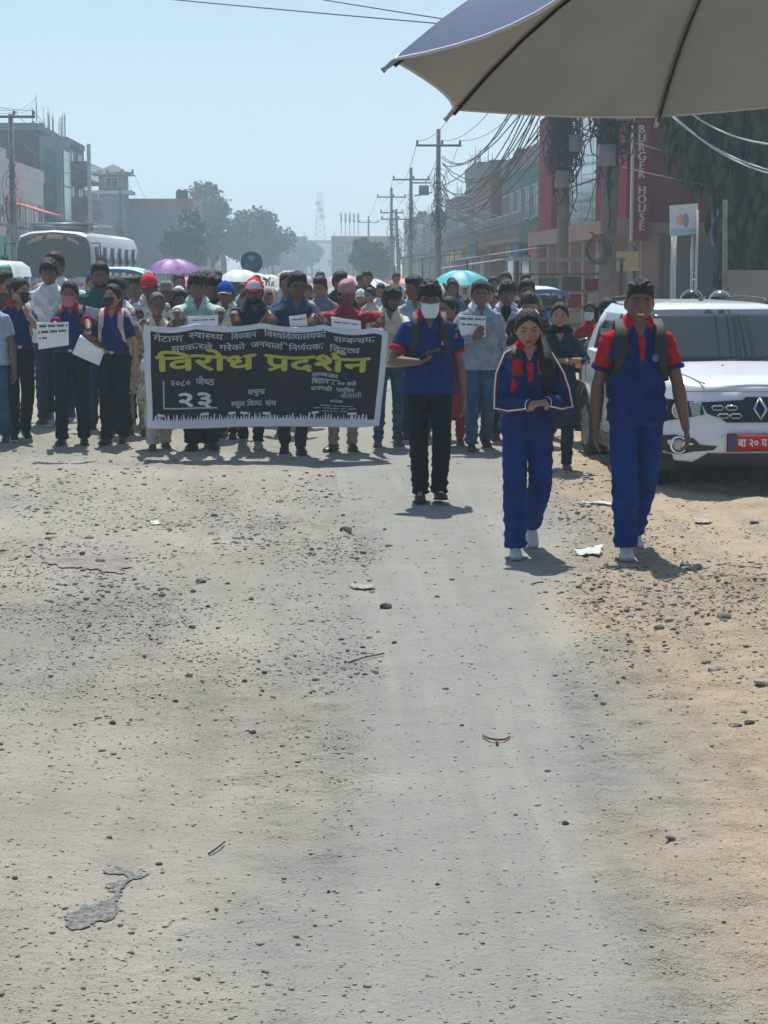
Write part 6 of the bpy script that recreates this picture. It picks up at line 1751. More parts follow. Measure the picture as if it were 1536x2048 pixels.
# overhead cables
def cable(label, a, b, sag=.6, r=.014, n=14, mt=CABLE, group=None, wob=0.0):
    a, b = V(a), V(b); rr = random.Random(int(a.x * 91 + b.y * 7)); pts = []
    for i in range(n + 1):
        t = i / n; p = a.lerp(b, t); p.z -= sag * 4 * t * (1 - t)
        if wob: p += V((rr.uniform(-1, 1), 0, rr.uniform(-1, 1))) * wob * (0 < i < n)
        pts.append(p)
    o0 = pts[0].copy(); mb = MB(); mb.tube([p - o0 for p in pts], r, 5)
    o = mb.obj('overhead_cable', mt, loc=o0); tag(o, label, 'cable', group)
for side, keys in (('right', ['r0', 'r1', 'r2', 'r3', 'r4', 'r5']), ('left', ['l0', 'l1', 'l2'])):
    for a, b in zip(keys, keys[1:]):
        for k in range(3):
            cable('thin power line running between the crossarms of the %s hand poles' % side, POLES[a]['tips'][k], POLES[b]['tips'][k], 1.1, .013, mt=CABLG, group='power lines along the %s row of poles' % side)
for k in range(3): cable('thin power line running between the crossarms of the left hand poles', POLES['l0']['tips'][k] + V((-3, -30, 1.5)), POLES['l0']['tips'][k], 1.0, .013, mt=CABLG, group='power lines along the left row of poles')
rr = random.Random(5)
P0, P1, P2_, P3, P4 = (POLES[k] for k in ('r0', 'r1', 'r2', 'r3', 'r4'))
for k in range(16):
    za = rr.uniform(5.2, 7.8); zb = rr.uniform(4.8, 7.2)
    cable('sagging black service cable in the bundle between wrapped poles and tall pole', (P1['x'] + rr.uniform(-.2, .2), 41.8, za), (P2_['x'] + rr.uniform(-.2, .2), 83.8, zb), rr.uniform(.8, 2.2), .020, wob=.02, group='service cables in the bundle over the right roadside')
for k in range(14):
    za = rr.uniform(4.4, 7.6); zb = rr.uniform(4.6, 7.2)
    cable('black service cable strung between the two cable wrapped poles', (P0['x'] + rr.uniform(-.2, .2), 33.3, za), (P1['x'] + rr.uniform(-.2, .2), 41.8, zb), rr.uniform(.2, .9), .016, wob=.02, group='service cables between the two wrapped poles')
for k in range(6):
    cable('pale service cable fanning down from the tall pole to the low roofs', (P2_['x'], 83.8, rr.uniform(4.8, 6.2)), (8.2 + rr.uniform(0, .3), 84 + rr.uniform(-14, 16), rr.uniform(2.4, 4.4)), rr.uniform(.1, .6), .022, mt=CABLG, wob=.05, group='service cables fanning from the tall pole')
for k in range(6):
    cable('service cable dropping from the farther right hand poles to the shops', ((P3, P4)[k % 2]['x'], (P3, P4)[k % 2]['y'] - .2, rr.uniform(4.0, 6.0)), (8.3, (P3, P4)[k % 2]['y'] + rr.uniform(-12, 12), rr.uniform(2.6, 4.2)), rr.uniform(.2, .9), .022, mt=CABLG, wob=.05, group='service cables of the farther right hand poles')
for k in range(10):
    cable('dark cable crossing the front of the red restaurant', (P0['x'], 33.4, rr.uniform(4.6, 6.4)), (7.4, 46 + k * 2.8, rr.uniform(3.0, 6.2)), rr.uniform(.1, .7), .013, wob=.03, group='cables across the restaurant front')
for k, (z0, z1) in enumerate(((5.35, 3.6), (5.05, 3.3), (4.1, 3.05), (3.6, 2.9))):
    cable('grey cable sloping from the wrapped pole down to the right past the drooping tree', (P0['x'] + .2, 33.4, z0), (11.5, 31.0, z1), .25, .010, mt=CABLG, group='cables sloping right past the drooping tree')
for k, (xa, ya, xb, yb) in enumerate(((1440, 245, 1560, 345), (1460, 245, 1550, 350), (1475, 242, 1560, 290))):
    cable('pale looping cable hanging under the navy umbrella edge at the far right', at(xa, ya, 24) + V((-.4, 6, 1.6)), at(xb, yb, 22), .35, .012, mt=mat('cable_pale', (.45, .47, .48), rough=.6), group='pale looping cables at the right')
for q, (a, b) in enumerate((((355, -3), (875, 43)), ((620, -8), (900, 36)))):
    A_, B__ = at(a[0], a[1], 52), at(b[0], b[1], 44); d = B__ - A_
    cable('thin black cable crossing the top of the sky towards the navy umbrella, %s of two' % ('lower', 'upper')[q], A_ - d * .8, B__ + d * .9, .05, .017)
for k in range(3): cable('thin line from the first left pole to the dark block', POLES['l0']['tips'][k], V((-15.2, 98, 10.8 + .1 * k)), .4, .012, mt=CABLG, group='lines from the first left pole to the dark block')
for k in range(9):
    cable('black service cable running on overhead from the nearest right hand pole above the white car', (P0['x'] + rr.uniform(-.3, .3), 33.2, rr.uniform(6.4, 8.4)), (4.9 + rr.uniform(-1.2, .8), -9, rr.uniform(6.0, 8.0)), rr.uniform(.3, .9), .022, wob=.03, group='service cables overhead before the nearest pole')
# drop of thick cable coil on the near pole
Pn = thing('cable_coil', 'tight coil of black cable hanging on the nearest right hand pole', 'cable coil', (P0['x'] - .25, 33.2, at(1185, 500, 33.2).z))
for k in range(6):
    mb = MB(); r0 = .15 + .016 * k; mb.tube([(r0 * math.cos(q + k) * (1 + .08 * math.sin(3 * q)) + .012 * k, -.012 * k, r0 * 1.15 * math.sin(q + k)) for q in np.linspace(0, 2 * math.pi, 25)], .0075, 5); mb.obj('loop', CABLE, Pn)
mb = MB()
for k in range(5): mb.ball((rr.uniform(-.1, .1), -.05, rr.uniform(.18, .32)), (.04, .03, .035), 8, 6)
mb.obj('splice_wrap', mat('tape_red', (.3, .05, .03), rough=.7), Pn)

# street things on the right
S_ = thing('roadside_sign', 'pale tilted sign board with a faded picture on two white posts', 'sign', (0, 0, 0))
q = [at(1340, 412, 29.0), at(1396, 407, 29.3), at(1394, 466, 29.3), at(1341, 474, 29.0)]
mb = MB(); ctr = sum(q, V((0, 0, 0))) / 4; ax = (q[1] - q[0]) / 2; az = (q[0] - q[3]) / 2; mb.obox(ctr, ax, (0, .03, 0), az); mb.obj('board', mat('sign_pale', (.50, .54, .60), rough=.5, var=.1, vscale=3), S_, smooth=False)
mb = MB(); mb.add([ctr + ax * math.cos(t) * .33 - ax * .25 + az * math.sin(t) * .35 + V((0, -.034, 0)) for t in np.linspace(0, 6.0, 12)], [tuple(range(12))]); mb.obj('print_orange', mat('faded_orange', (.50, .33, .22), rough=.6), S_, smooth=False)
mb = MB(); mb.add([ctr + ax * (math.cos(t) * .22 + .12) + az * (math.sin(t) * .5 - .05) + V((0, -.036, 0)) for t in (0.2, 1.4, 2.3, 3.3, 4.4, 5.4)], [tuple(range(6))]); mb.obj('print_grey', mat('faded_blue', (.20, .23, .34), rough=.6), S_, smooth=False)
mb = MB(); mb.add([ctr + ax * x_ + az * z_ + V((0, -.0335, 0)) for x_, z_ in ((-1, -1), (1, -1), (1, -.62), (-1, -.5))], [(0, 1, 2, 3)]); mb.obj('print_band', mat('faded_cyan', (.25, .42, .52), rough=.6), S_, smooth=False)
for xp in (1346, 1352, 1386, 1396):
    t = at(xp, 420 if xp > 1390 else 470, 29.12); mb = MB(); mb.tube([(t.x, 29.16, 0), (t.x, 29.16, t.z)], .022, 8); mb.obj('post', FRW, S_)
mb = MB(); a, b = at(1386, 560, 29.12), at(1396, 560, 29.12); mb.tube([(a.x, 29.16, a.z), (b.x, 29.16, b.z)], .015, 6); mb.obj('brace', FRW, S_)
W_ = tag(bpart(None, 'roadside_wall', CONC, [(at(1462, 500, 30).x, at(1620, 500, 30).x, 30, 30.2, 0, 1.72)]), 'plain grey concrete wall at the right behind the white car', 'wall')
p = at(1452, 400, 31); mb = MB(); mb.tube([(p.x, 31, 0), (p.x + .02, 31, 1.5), (p.x - .02, 31, p.z)], [.06, .05, .04], 8); tag(mb.obj('bamboo_post', mat('pale_wood', (.30, .25, .19), rough=.9, var=.2)), 'pale wooden post beside the grey wall under the drooping tree', 'post')
for (xp, Y, w, h, lb, mt_) in ((1235, 39, .9, .55, 'small yellow shop board hanging under the red panel', mat('board_yellow', (.45, .40, .20), rough=.7)),):
    t = at(xp, 542, Y); tag(bpart(None, 'shop_board', mt_, [(t.x - w / 2, t.x + w / 2, Y, Y + .06, t.z, t.z + .42)]), lb, 'sign')
t0 = at(1118, 600, 36)
S2 = thing('market_stall', 'dim roadside stall of stacked crates and tin roof behind the dark dress woman', 'stall', (t0.x, 36, 0))
bpart(S2, 'roof', TIN, [(-1.0, 1.2, -.8, .8, 1.9, 1.96)]); 
for xx in (-.95, 1.1): bpart(S2, 'post', FRD, [(xx, xx + .06, -.7, -.64, 0, 1.9)])
for k in range(5): bpart(S2, 'shelf', mat('shelf_wood', (.20, .12, .08), rough=.8), [(-.9, 1.1, -.3, .3, .3 + .33 * k, .34 + .33 * k)])
for k in range(16):
    a = -.85 + .46 * (k % 4); z = .34 + .33 * (k // 4); bpart(S2, 'box', (RED_D, PL_CREAM, TIN, PL_TEAL, FRD)[k % 5], [(a, a + .34, -.28, .1, z + .001, z + .22 + .02 * (k % 3))])
for k, (xp, Y, z, lb) in enumerate(((1010, 62, 2.3, 'tilted tin awning over the pavement before the teal house'), (905, 80, 2.4, 'rusty tin awning at the foot of the tall pole'), (960, 72, 2.0, 'dark cloth awning before the teal house'), (855, 100, 2.6, 'dull tin awning behind the tall pole'))):
    t = at(xp, 500, Y); A_ = thing('awning', lb, 'awning', (t.x, Y, 0))
    mb = MB(); mb.obox((0, 0, z), (1.5, 0, .22), (0, 1.3, 0), (0, 0, .02)); mb.obj('sheet', (TIN, FRD)[k % 2], A_, smooth=False)
    for sx in (-1, 1): bpart(A_, 'post', FRD, [(sx * 1.4 - .03, sx * 1.4 + .03, -1.25, -1.19, 0, z + sx * .2)])
# ------------------------------------------------------------------ trees
def leafmat(n, c, c2): 
    m = mat(n, c, col2=c2, vscale=1.2, rough=.75, spec=.3)
    return m
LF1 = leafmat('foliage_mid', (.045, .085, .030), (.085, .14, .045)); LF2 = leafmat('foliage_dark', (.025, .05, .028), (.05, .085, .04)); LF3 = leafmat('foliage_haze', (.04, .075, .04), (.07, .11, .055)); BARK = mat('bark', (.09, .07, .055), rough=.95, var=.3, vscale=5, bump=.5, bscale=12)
def tree(label, x, y, H, cw, ch, n, leaf, mt, seed, blobs=9, trunk=.2, name='tree', droop=False, z0=None):
    R = thing(name, label, 'tree', (x, y, 0)); r = np.random.RandomState(seed)
    zc = H - ch / 2
    tk = MB(); fork = H - ch * .85
    tk.tube([(0, 0, -.2), (.1 * r.randn(), .1 * r.randn(), fork * .5), (.15 * r.randn(), 0, fork), (0, 0, H - ch * .35)], [trunk * 1.3, trunk, trunk * .85, trunk * .25], 10)
    cs = []
    for k in range(blobs):
        a = r.uniform(0, 6.28); rad = cw / 2 * math.sqrt(r.uniform(.05, 1)) * .72; zz = zc + r.uniform(-.42, .42) * ch * (1 - .35 * rad / (cw / 2))
        cs.append((rad * math.cos(a), rad * math.sin(a), zz, cw * r.uniform(.15, .27)))
    for c in cs[:8]: tk.tube([(0, 0, fork * .9), (c[0] * .5, c[1] * .5, (fork + c[2]) / 2), (c[0], c[1], c[2])], [trunk * .5, trunk * .3, trunk * .08], 6)
    tk.obj('trunk', BARK, R)
    P = []
    w = np.array([c[3] ** 2 for c in cs]); w /= w.sum()
    ci = r.choice(len(cs), n, p=w); C = np.array(cs)[ci]
    D = r.normal(size=(n, 3)); D /= np.linalg.norm(D, axis=1)[:, None]
    rad = C[:, 3] * (r.rand(n) ** .45) * (1 + .25 * r.randn(n) * .5)
    pos = C[:, :3] + D * rad[:, None] * np.array([1, 1, .8])
    if droop: pos[:, 2] -= r.rand(n) ** 2 * 1.6
    nrm = D + .8 * r.normal(size=(n, 3)); nrm[:, 2] += .3; nrm /= np.linalg.norm(nrm, axis=1)[:, None]
    a = np.cross(nrm, r.normal(size=(n, 3))); a /= np.linalg.norm(a, axis=1)[:, None]; b = np.cross(nrm, a)
    if droop: a = a * .35 + np.array([0, 0, -1]); a /= np.linalg.norm(a, axis=1)[:, None]; b = np.cross(nrm, a); b /= np.linalg.norm(b, axis=1)[:, None] + 1e-9
    s = leaf * r.uniform(.6, 1.3, n)[:, None]; L = 1.0 if not droop else 2.2
    q = np.stack([pos - a * s * L * .5, pos + b * s * .38, pos + a * s * L * .5 + nrm * s * .1, pos - b * s * .38], 1).reshape(-1, 3)
    F = np.arange(4 * n).reshape(-1, 4)
    tag(link('crown', big_mesh('crown', q, F, mt), R), kind='stuff')
    return R
def tree_at(label, x0, x1, ytop, ybase, Y, n, leaf, mt, seed, **k):
    a, b = at(x0, ytop, Y), at(x1, ytop, Y); base = at(x0, ybase, Y).z
    return tree(label, (a.x + b.x) / 2, Y, a.z, (b.x - a.x) * 1.05, a.z - max(base, .8), n, leaf, mt, seed, **k)
tree_at('tall hazy tree with uneven crown beyond the left houses', 380, 505, 350, 530, 186, 12000, .42, LF3, 3, blobs=16, trunk=.3)
tree_at('lower hazy tree right of the tall one', 450, 575, 418, 535, 195, 9000, .40, LF3, 4, blobs=14, trunk=.25)
tree_at('thin wispy hazy tree leaning to the right of the street trees', 515, 572, 462, 540, 200, 1500, .36, LF3, 14, blobs=8, trunk=.15)
tree_at('green leafy tree before the hazy long house', 318, 412, 418, 535, 134, 9000, .34, LF1, 5, blobs=14, trunk=.22)
tree_at('dark tree beside the hazy pole on the left', 400, 450, 440, 530, 160, 3500, .32, LF2, 15, blobs=9, trunk=.2)
tree_at('round green tree on the right side beside the small pole', 702, 792, 470, 560, 150, 9000, .30, LF1, 6, blobs=13, trunk=.2)
tree_at('distant hazy tree at the end of the street', 590, 655, 478, 540, 300, 4000, .5, LF3, 7, blobs=10, trunk=.25)
tree_at('low distant hazy tree left of the lattice tower', 552, 605, 508, 545, 290, 2500, .5, LF3, 8, blobs=8, trunk=.25)
tree('dark drooping tree with long hanging foliage at the right', at(1540, 300, 33).x, 33.0, 7.4, 3.5, 5.4, 22000, .17, LF2, 9, blobs=26, trunk=.22, droop=True)
tree('second dark drooping tree farther right behind the first', at(1560, 300, 44.2).x, 44.4 - 2.2, 7.6, 3.6, 4.6, 9000, .18, LF2, 19, blobs=20, trunk=.22, droop=True)

# ------------------------------------------------------------------ vehicles down the street
BUSW = mat('bus_white', (.55, .58, .60), rough=.4); BUSG = mat('bus_glass', (.04, .055, .07), rough=.12, spec=.7)
bx0, bx1 = at(28, 500, 50).x, at(186, 500, 50).x; BW_ = bx1 - bx0
BU = thing('parked_bus', 'white bus with a big dark windscreen and arched lettering standing in the haze', 'bus', ((bx0 + bx1) / 2, 50, 0), RAD(-2.5))
zt = at(100, 462, 50).z
hw_ = BW_ / 2
def busring(y, k=1.0, dz=0.0):
    pts = [(-hw_, .45), (-hw_, 1.2), (-hw_ * .985, 2.1), (-hw_ * .95, zt - .35), (-hw_ * .86, zt - .12), (-hw_ * .6, zt - .02), (0, zt + .03), (hw_ * .6, zt - .02), (hw_ * .86, zt - .12), (hw_ * .95, zt - .35), (hw_ * .985, 2.1), (hw_, 1.2), (hw_, .45)]
    return [V((x * k, y, z - dz * (z > 2))) for x, z in pts]
mb = MB(); mb.rings([busring(.10, .93, .10), busring(.0, .97, .05), busring(.12, 1.0), busring(8.6, 1.0), busring(8.8, .97, .05)]); mb.obj('body', BUSW, BU, sharp=40)
def bquad(nm, pts, mt, y=-.025, par=BU, th=.02):
    mb = MB(); mb.add([V((x, y, z)) for x, z in pts], [tuple(range(len(pts)))]); o = mb.obj(nm, mt, par, smooth=False); o.modifiers.new('t', 'SOLIDIFY').thickness = th; return o
ws = bquad('windscreen', [(-hw_ * .93, 1.62), (-hw_ * .5, 1.50), (hw_ * .5, 1.50), (hw_ * .93, 1.62), (hw_ * .90, 2.5), (hw_ * .78, zt - .22), (hw_ * .4, zt - .13), (0, zt - .10), (-hw_ * .4, zt - .13), (-hw_ * .78, zt - .22), (-hw_ * .90, 2.5)], BUSG)
mb = MB()
for k in range(-6, 7):
    q = k / 6 * .62; c = (hw_ * 1.05 * math.sin(q), 2.62 - .62 * (1 - math.cos(q)) * 1.3); 
    if k % 5 == 3: continue
    mb.obox((c[0], -.055, c[1]), (.058 * math.cos(q), 0, -.058 * math.sin(q)), (0, .004, 0), (0, 0, .05))
tag(mb.obj('arched_lettering', mat('bus_letters', (.45, .28, .22), rough=.6), ws), kind='stuff')
bquad('bumper', [(-hw_ * .99, .50), (hw_ * .99, .50), (hw_ * .99, .82), (-hw_ * .99, .82)], BUSW, -.10, th=.10)
for k in range(3): bquad('grille_slot', [(-hw_ * .45, .95 + .16 * k), (hw_ * .45, .95 + .16 * k), (hw_ * .45, 1.02 + .16 * k), (-hw_ * .45, 1.02 + .16 * k)], BUSG, -.03)
for sx in (-1, 1):
    mb = MB(); mb.ball((sx * hw_ * .78, -.03, .98), (.16, .05, .11), 14, 8); mb.obj('headlight', LENS, BU)
    mb = MB(); mb.tube([(sx * hw_ * .97, .1, 2.45), (sx * (hw_ + .22), -.15, 2.45), (sx * (hw_ + .24), -.15, 2.1)], .02, 6); mb.box(sx * (hw_ + .24) - .09, sx * (hw_ + .24) + .09, -.2, -.12, 1.75, 2.12); mb.obj('mirror', CBLK, BU)
    bquad('red_name_print', [(sx * .55 - .25, 1.28), (sx * .55 + .25, 1.28), (sx * .55 + .25, 1.36), (sx * .55 - .25, 1.36)][::1], mat('print_red', (.45, .08, .08), rough=.6), -.035)
    for k in range(6):
        mb = MB(); x = sx * (hw_ * .995 + .01); mb.box(min(x, x - .03 * sx), max(x, x - .03 * sx), .5 + 1.35 * k, 1.7 + 1.35 * k, 1.55, 2.35); mb.obj('side_window', BUSG, BU)
    for wy in (1.6, 6.6):
        mb = MB(); mb.tube([(sx * (hw_ - .28), wy, .46), (sx * (hw_ + .01), wy, .46)], .46, 24); mb.obj('wheel', TYRE, BU, sharp=40)
rk = MB(); rk.box(-.75, .75, 1.0, 1.6, zt + .04, zt + .16); rk.tube([(-.8, 1.0, zt + .22), (.8, 1.0, zt + .22)], .03, 6); rk.tube([(-.8, 5.0, zt + .22), (.8, 5.0, zt + .22)], .03, 6)
for sx in (-.8, .8): rk.tube([(sx, 1.0, zt + .22), (sx, 5.0, zt + .22)], .03, 6); rk.tube([(sx, 1.0, zt), (sx, 1.0, zt + .22)], .03, 6)
rk.obj('roof_rack', STEEL, BU)
b_ = MB(); b_.box(-.3, .55, 1.8, 3.2, zt + .05, zt + .30); b_.obj('roof_hatch', CBLK, BU)

def rickshaw(label, x, Y, ztop, w, col_, canopy_, tilt=0.0, rz=0.0):
    R = thing('electric_rickshaw', label, 'rickshaw', (x, Y, 0), rz)
    hw = w / 2; mb = MB()
    rows = []
    for y in np.linspace(-.15, 2.3, 8):
        rows.append([V((a * hw, y, ztop - .10 * abs(a) ** 3 - .05 * ((y - 1.1) / 1.2) ** 2)) for a in np.linspace(-1, 1, 11)])
    mb.grid(rows); mb.grid([[p - V((0, 0, .03)) for p in r] for r in rows][::-1]); o = mb.obj('roof', canopy_, R)
    v = MB(); v.grid([[V((a * hw, -.17, ztop - .10 * abs(a) ** 3 - .04 - d * (1 + .15 * math.sin(a * 14)))) for a in np.linspace(-1, 1, 15)] for d in (0, .07)]); v.obj('roof_trim', col_, R).modifiers.new('t', 'SOLIDIFY').thickness = .01
    for sx in (-1, 1):
        for y in (.1, 2.1): m = MB(); m.tube([(sx * hw * .92, y, .5), (sx * hw * .92, y, ztop - .12)], .018, 6); m.obj('roof_post', STEEL, R)
        m = MB(); m.tube([(sx * hw * .85 - .04, 1.8, .26), (sx * hw * .85 + .04, 1.8, .26)], .26, 20); m.obj('wheel', TYRE, R, sharp=40)
    m = MB(); m.tube([(-.04, -.3, .26), (.04, -.3, .26)], .26, 20); m.obj('wheel', TYRE, R, sharp=40)
    m = MB(); m.rings([[V((p.x, p.y + yy, p.z)) for p in hring(z, 0, a, .20, 16)] for z, a, yy in ((.35, hw * .55, 0), (.6, hw * .8, .02), (1.0, hw * .82, .06), (1.05, hw * .78, .07))]); m.obj('front_cowl', col_, R)
    m = MB(); m.grid([[V((a * hw * .8, .12 + .05 * t, 1.05 + t * (ztop - 1.25))) for a in np.linspace(-1, 1, 5)] for t in (0, 1)]); m.obj('windscreen', PANE, R).modifiers.new('t', 'SOLIDIFY').thickness = .008
    m = MB(); m.ball((0, -.20, .82), (.10, .05, .10), 14, 8); m.obj('headlight', LENS, R)
    m = MB(); m.box(-hw * .85, hw * .85, .3, 2.2, .35, .5); m.box(-hw * .8, hw * .8, 1.2, 1.7, .5, .78); m.box(-hw * .8, hw * .8, 1.7, 1.8, .5, 1.25); m.obj('seat_tub', col_, R)
    return R
WHR = mat('roof_white', (.60, .64, .66), rough=.4); BLR = mat('rickshaw_blue', (.03, .14, .36), rough=.4); GRR = mat('rickshaw_green', (.04, .22, .14), rough=.4)
p = at(228, 533, 33); rickshaw('electric rickshaw with pale blue striped roof behind the bearded man', p.x, 33, p.z, at(292, 533, 33).x - at(166, 533, 33).x, BLR, mat('roof_pale_blue', (.22, .46, .62), rough=.4, col2=(.62, .68, .70), vscale=5))
p = at(486, 545, 40); rickshaw('electric rickshaw with a plain white roof under the loudspeaker', p.x + .0, 40, p.z, 1.1, GRR, WHR)
p = at(1098, 576, 29); rickshaw('rickshaw with a white topped dark roof behind the dark dress woman', p.x, 29.5, p.z + .02, .78, BLR, WHR)
# white van at the left edge
Vx = at(40, 560, 37).x
VN = thing('parked_van', 'white van with a green sun strip cut by the left edge', 'van', (Vx - .85, 37, 0), RAD(4))
def vring(y, z1, k=1.0): return [V((x * k, y, z)) for x, z in ((-.85, .35), (-.87, .9), (-.84, 1.15), (-.72, z1 - .12), (-.55, z1), (0, z1 + .04), (.55, z1), (.72, z1 - .12), (.84, 1.15), (.87, .9), (.85, .35))]
zv = at(20, 522, 37).z
mb = MB(); mb.rings([vring(-.05, 1.0, .92), vring(.05, 1.05, .98), vring(.5, 1.25), vring(.95, zv - .05), vring(1.4, zv), vring(3.6, zv), vring(3.8, zv - .1, .97)]); mb.obj('body', BUSW, VN, sharp=45)
mb = MB(); mb.add([(-.74, .46, 1.24), (.74, .46, 1.24), (.60, .86, zv - .16), (-.60, .86, zv - .16)], [(0, 1, 2, 3)]); mb.obj('windscreen', BUSG, VN).modifiers.new('t', 'SOLIDIFY').thickness = .02
mb = MB(); mb.add([(-.61, .80, zv - .17), (.61, .80, zv - .17), (.55, .93, zv - .05), (-.55, .93, zv - .05)], [(0, 1, 2, 3)]); mb.obj('sun_strip', mat('strip_green', (.12, .35, .28), rough=.4), VN).modifiers.new('t', 'SOLIDIFY').thickness = .01
for sx in (-1, 1):
    mb = MB(); mb.ball((sx * .62, -.04, .72), (.14, .04, .09), 12, 8); mb.obj('headlight', LENS, VN)
    for wy in (.7, 3.0): mb = MB(); mb.tube([(sx * .66, wy, .29), (sx * .87, wy, .29)], .29, 20); mb.obj('wheel', TYRE, VN, sharp=40)
    mb = MB(); mb.box(sx * .835 - .02, sx * .835 + .02, 1.1, 3.3, 1.12, zv - .32); mb.obj('side_window', BUSG, VN)
# horn loudspeaker over the crowd
p = at(503, 525, 39.8)
LS = thing('loudspeaker', 'round dark teal horn loudspeaker raised above the crowd on a rickshaw roof', 'loudspeaker', p)
TEALH = mat('horn_teal', (.03, .10, .13), rough=.45); 
mb = MB(); mb.tube([(0, .34, 0), (0, .22, 0), (0, .12, 0), (0, .03, 0), (0, 0, 0)], [.05, .06, .10, .19, .245], 28, cap=False); mb.obj('horn', TEALH, LS).modifiers.new('t', 'SOLIDIFY').thickness = .006
mb = MB(); mb.ball((0, .06, 0), (.20, .05, .20), 24, 10); mb.obj('grille', TEALH, LS)
mb = MB(); mb.add([(0, -.012, .02), (-.10, .0, .13), (.02, -.0, .17), (.09, .0, .10)], [(0, 3, 2, 1)]); mb.obj('pale_wedge', mat('teal_light', (.12, .28, .33), rough=.4), LS)
mb = MB(); mb.tube([(0, .2, -.05), (0, .2, -.30 - .05)], .02, 6); mb.tube([(-.25, .2, -.34), (.0, .2, -.22)], .012, 5); mb.obj('bracket', STEEL, LS)
mb = MB(); mb.tube([(0, .30, 0), (0, .42, 0)], .07, 14); mb.obj('driver', CBLK, LS)

# ------------------------------------------------------------------ litter, single stones and worn patches on the road
SD = mat('stone_dark', (.035, .036, .038), rough=.85, col2=(.075, .072, .07), vscale=12, bump=.5, bscale=40); SL = mat('stone_pale', (.30, .27, .23), rough=.9, col2=(.40, .36, .31), vscale=12, bump=.5, bscale=40); SM = mat('stone_mid', (.12, .115, .11), rough=.9, col2=(.19, .18, .165), vscale=12, bump=.5, bscale=40)
iv2, if2 = ico(2)
smesh = []
for k in range(7):
    r = np.random.RandomState(100 + k); v = iv2 * (1 + .16 * np.sin(iv2 @ r.normal(size=3) * 2.5 + 1)[:, None] + .10 * np.sin(iv2 @ r.normal(size=3) * 5)[:, None]) * np.array([1, .8, .55])
    me = bpy.data.meshes.new('stone'); me.from_pydata(v.tolist(), [], if2.tolist()); me.polygons.foreach_set('use_smooth', [True] * len(if2)); me.materials.append(SD); me.set_sharp_from_angle(angle=RAD(35)); smesh.append(me)
SG = 'single stones lying on the road'
def stone(x, y, wpx, mt, label=None, hk=1.0, cat='stone', idx=None, group=SG):
    p = gpt(x, y); s = wpx * p.y / FPX / 2
    o = link('stone', smesh[(idx if idx is not None else int(x + y)) % 7]); o.location = (p.x, p.y, p.z + s * .30 * hk); o.scale = (s, s, s * hk); o.rotation_euler = (0, 0, (x * 7.3) % 6.28)
    o.material_slots[0].link = 'OBJECT'; o.material_slots[0].material = mt
    tag(o, label or {'stone_dark': 'small dark stone lying loose on the pale road', 'stone_mid': 'small grey stone lying loose on the pale road', 'stone_pale': 'pale stone chip lying loose on the road'}[mt.name], cat, group if not label else None)
for x, y, w, mt, lb in ((1342, 1672, 22, SM, 'rounded grey stone alone on the smooth lane at the lower right'), (1131, 1641, 19, SD, 'flat dark stone left of the rounded grey one at the lower right'), (505, 1448, 16, SD, 'pointed dark stone in the middle of the road left of the twig'),
    (657, 1766, 10, SD, 'tiny black pebble alone below the middle of the road'), (596, 1876, 12, SD, 'flat black chip near the bottom of the road'), (317, 1717, 15, SD, 'dark stone right of the asphalt scar'), (30, 1749, 14, SD, 'dark pebble at the lower left edge'),
    (218, 1660, 15, SM, 'grey pointed stone above the asphalt scar'), (225, 1437, 16, SD, 'black stone in the pair left of the road middle'), (212, 1424, 10, SM, 'smaller grey stone in the pair left of the road middle'), (378, 1350, 18, SD, 'dark angular stone above the black pair'),
    (692, 1057, 28, SD, 'large dark lump of stone in front of the banner'), (429, 1027, 18, SD, 'black stone in the rubble left of the large lump'), (193, 1046, 12, SD, 'dark stone at the left in the rubble'), (402, 1160, 26, SM, 'broad grey stone slab in the middle rubble'),
    (386, 1181, 14, SD, 'dark stone just below the grey slab'), (772, 1208, 28, SD, 'dark wedge stone with reddish top left of the girl'), (384, 1246, 16, SD, 'black rounded stone in the lower rubble'), (1370, 1133, 22, SM, 'round grey stone in the shadow of the smiling youth'),
    (1448, 1243, 36, SM, 'large grey stone on the brown verge at the right'), (1432, 1332, 38, SL, 'long pale stone on the brown verge'), (1408, 1323, 16, SD, 'dark stone beside the long pale one'), (1530, 1362, 40, SL, 'pale stone cut by the right edge'), (1508, 1048, 18, SD, 'dark brown stone before the white car'),
    (1207, 1197, 11, SD, 'black pebble at the edge of the brown verge'), (1254, 1222, 14, SM, 'grey pebble at the start of the verge rubble'), (924, 1437, 10, SD, 'black round pebble above the twig'), (1094, 1216, 9, SD, 'dark pebble alone on the smooth lane'), (1472, 1442, 30, SL, 'pale broken stone in the verge rubble at the right'), (1488, 1420, 16, SM, 'small grey stone above the pale broken one'),
    (1500, 1438, 24, SD, 'flat dark stone right of the pale broken one'), (1382, 1386, 11, SD, 'little black stone alone on the verge'), (692, 1317, 10, SD, 'black pebble at the end of the thin stick'), (1340, 1240, 26, SL, 'flat pale stone left of the large grey one'), (1318, 1258, 24, SM, 'flat grey stone flake in the verge rubble')):
    stone(x, y, w, mt, lb, hk=.8)
rr = random.Random(8)
n_s = 0
for k in range(900):
    x = rr.uniform(0, 1536); y = 935 + 1100 * rr.random() ** 1.6
    p = gpt(x, y); dn = float(dens1(np.array([p.x]), np.array([p.y]))[0])
    if rr.random() > dn * 1.3 + .03 or 820 < x < 1110 and y < 1180 and rr.random() < .8: continue
    n_s += 1
    if n_s > 170: break
    stone(x, y, rr.uniform(5, 13) * (1.0 if y > 1050 else .8), rr.choice((SD, SM, SD, SL)), hk=rr.uniform(.6, 1.0), idx=k)
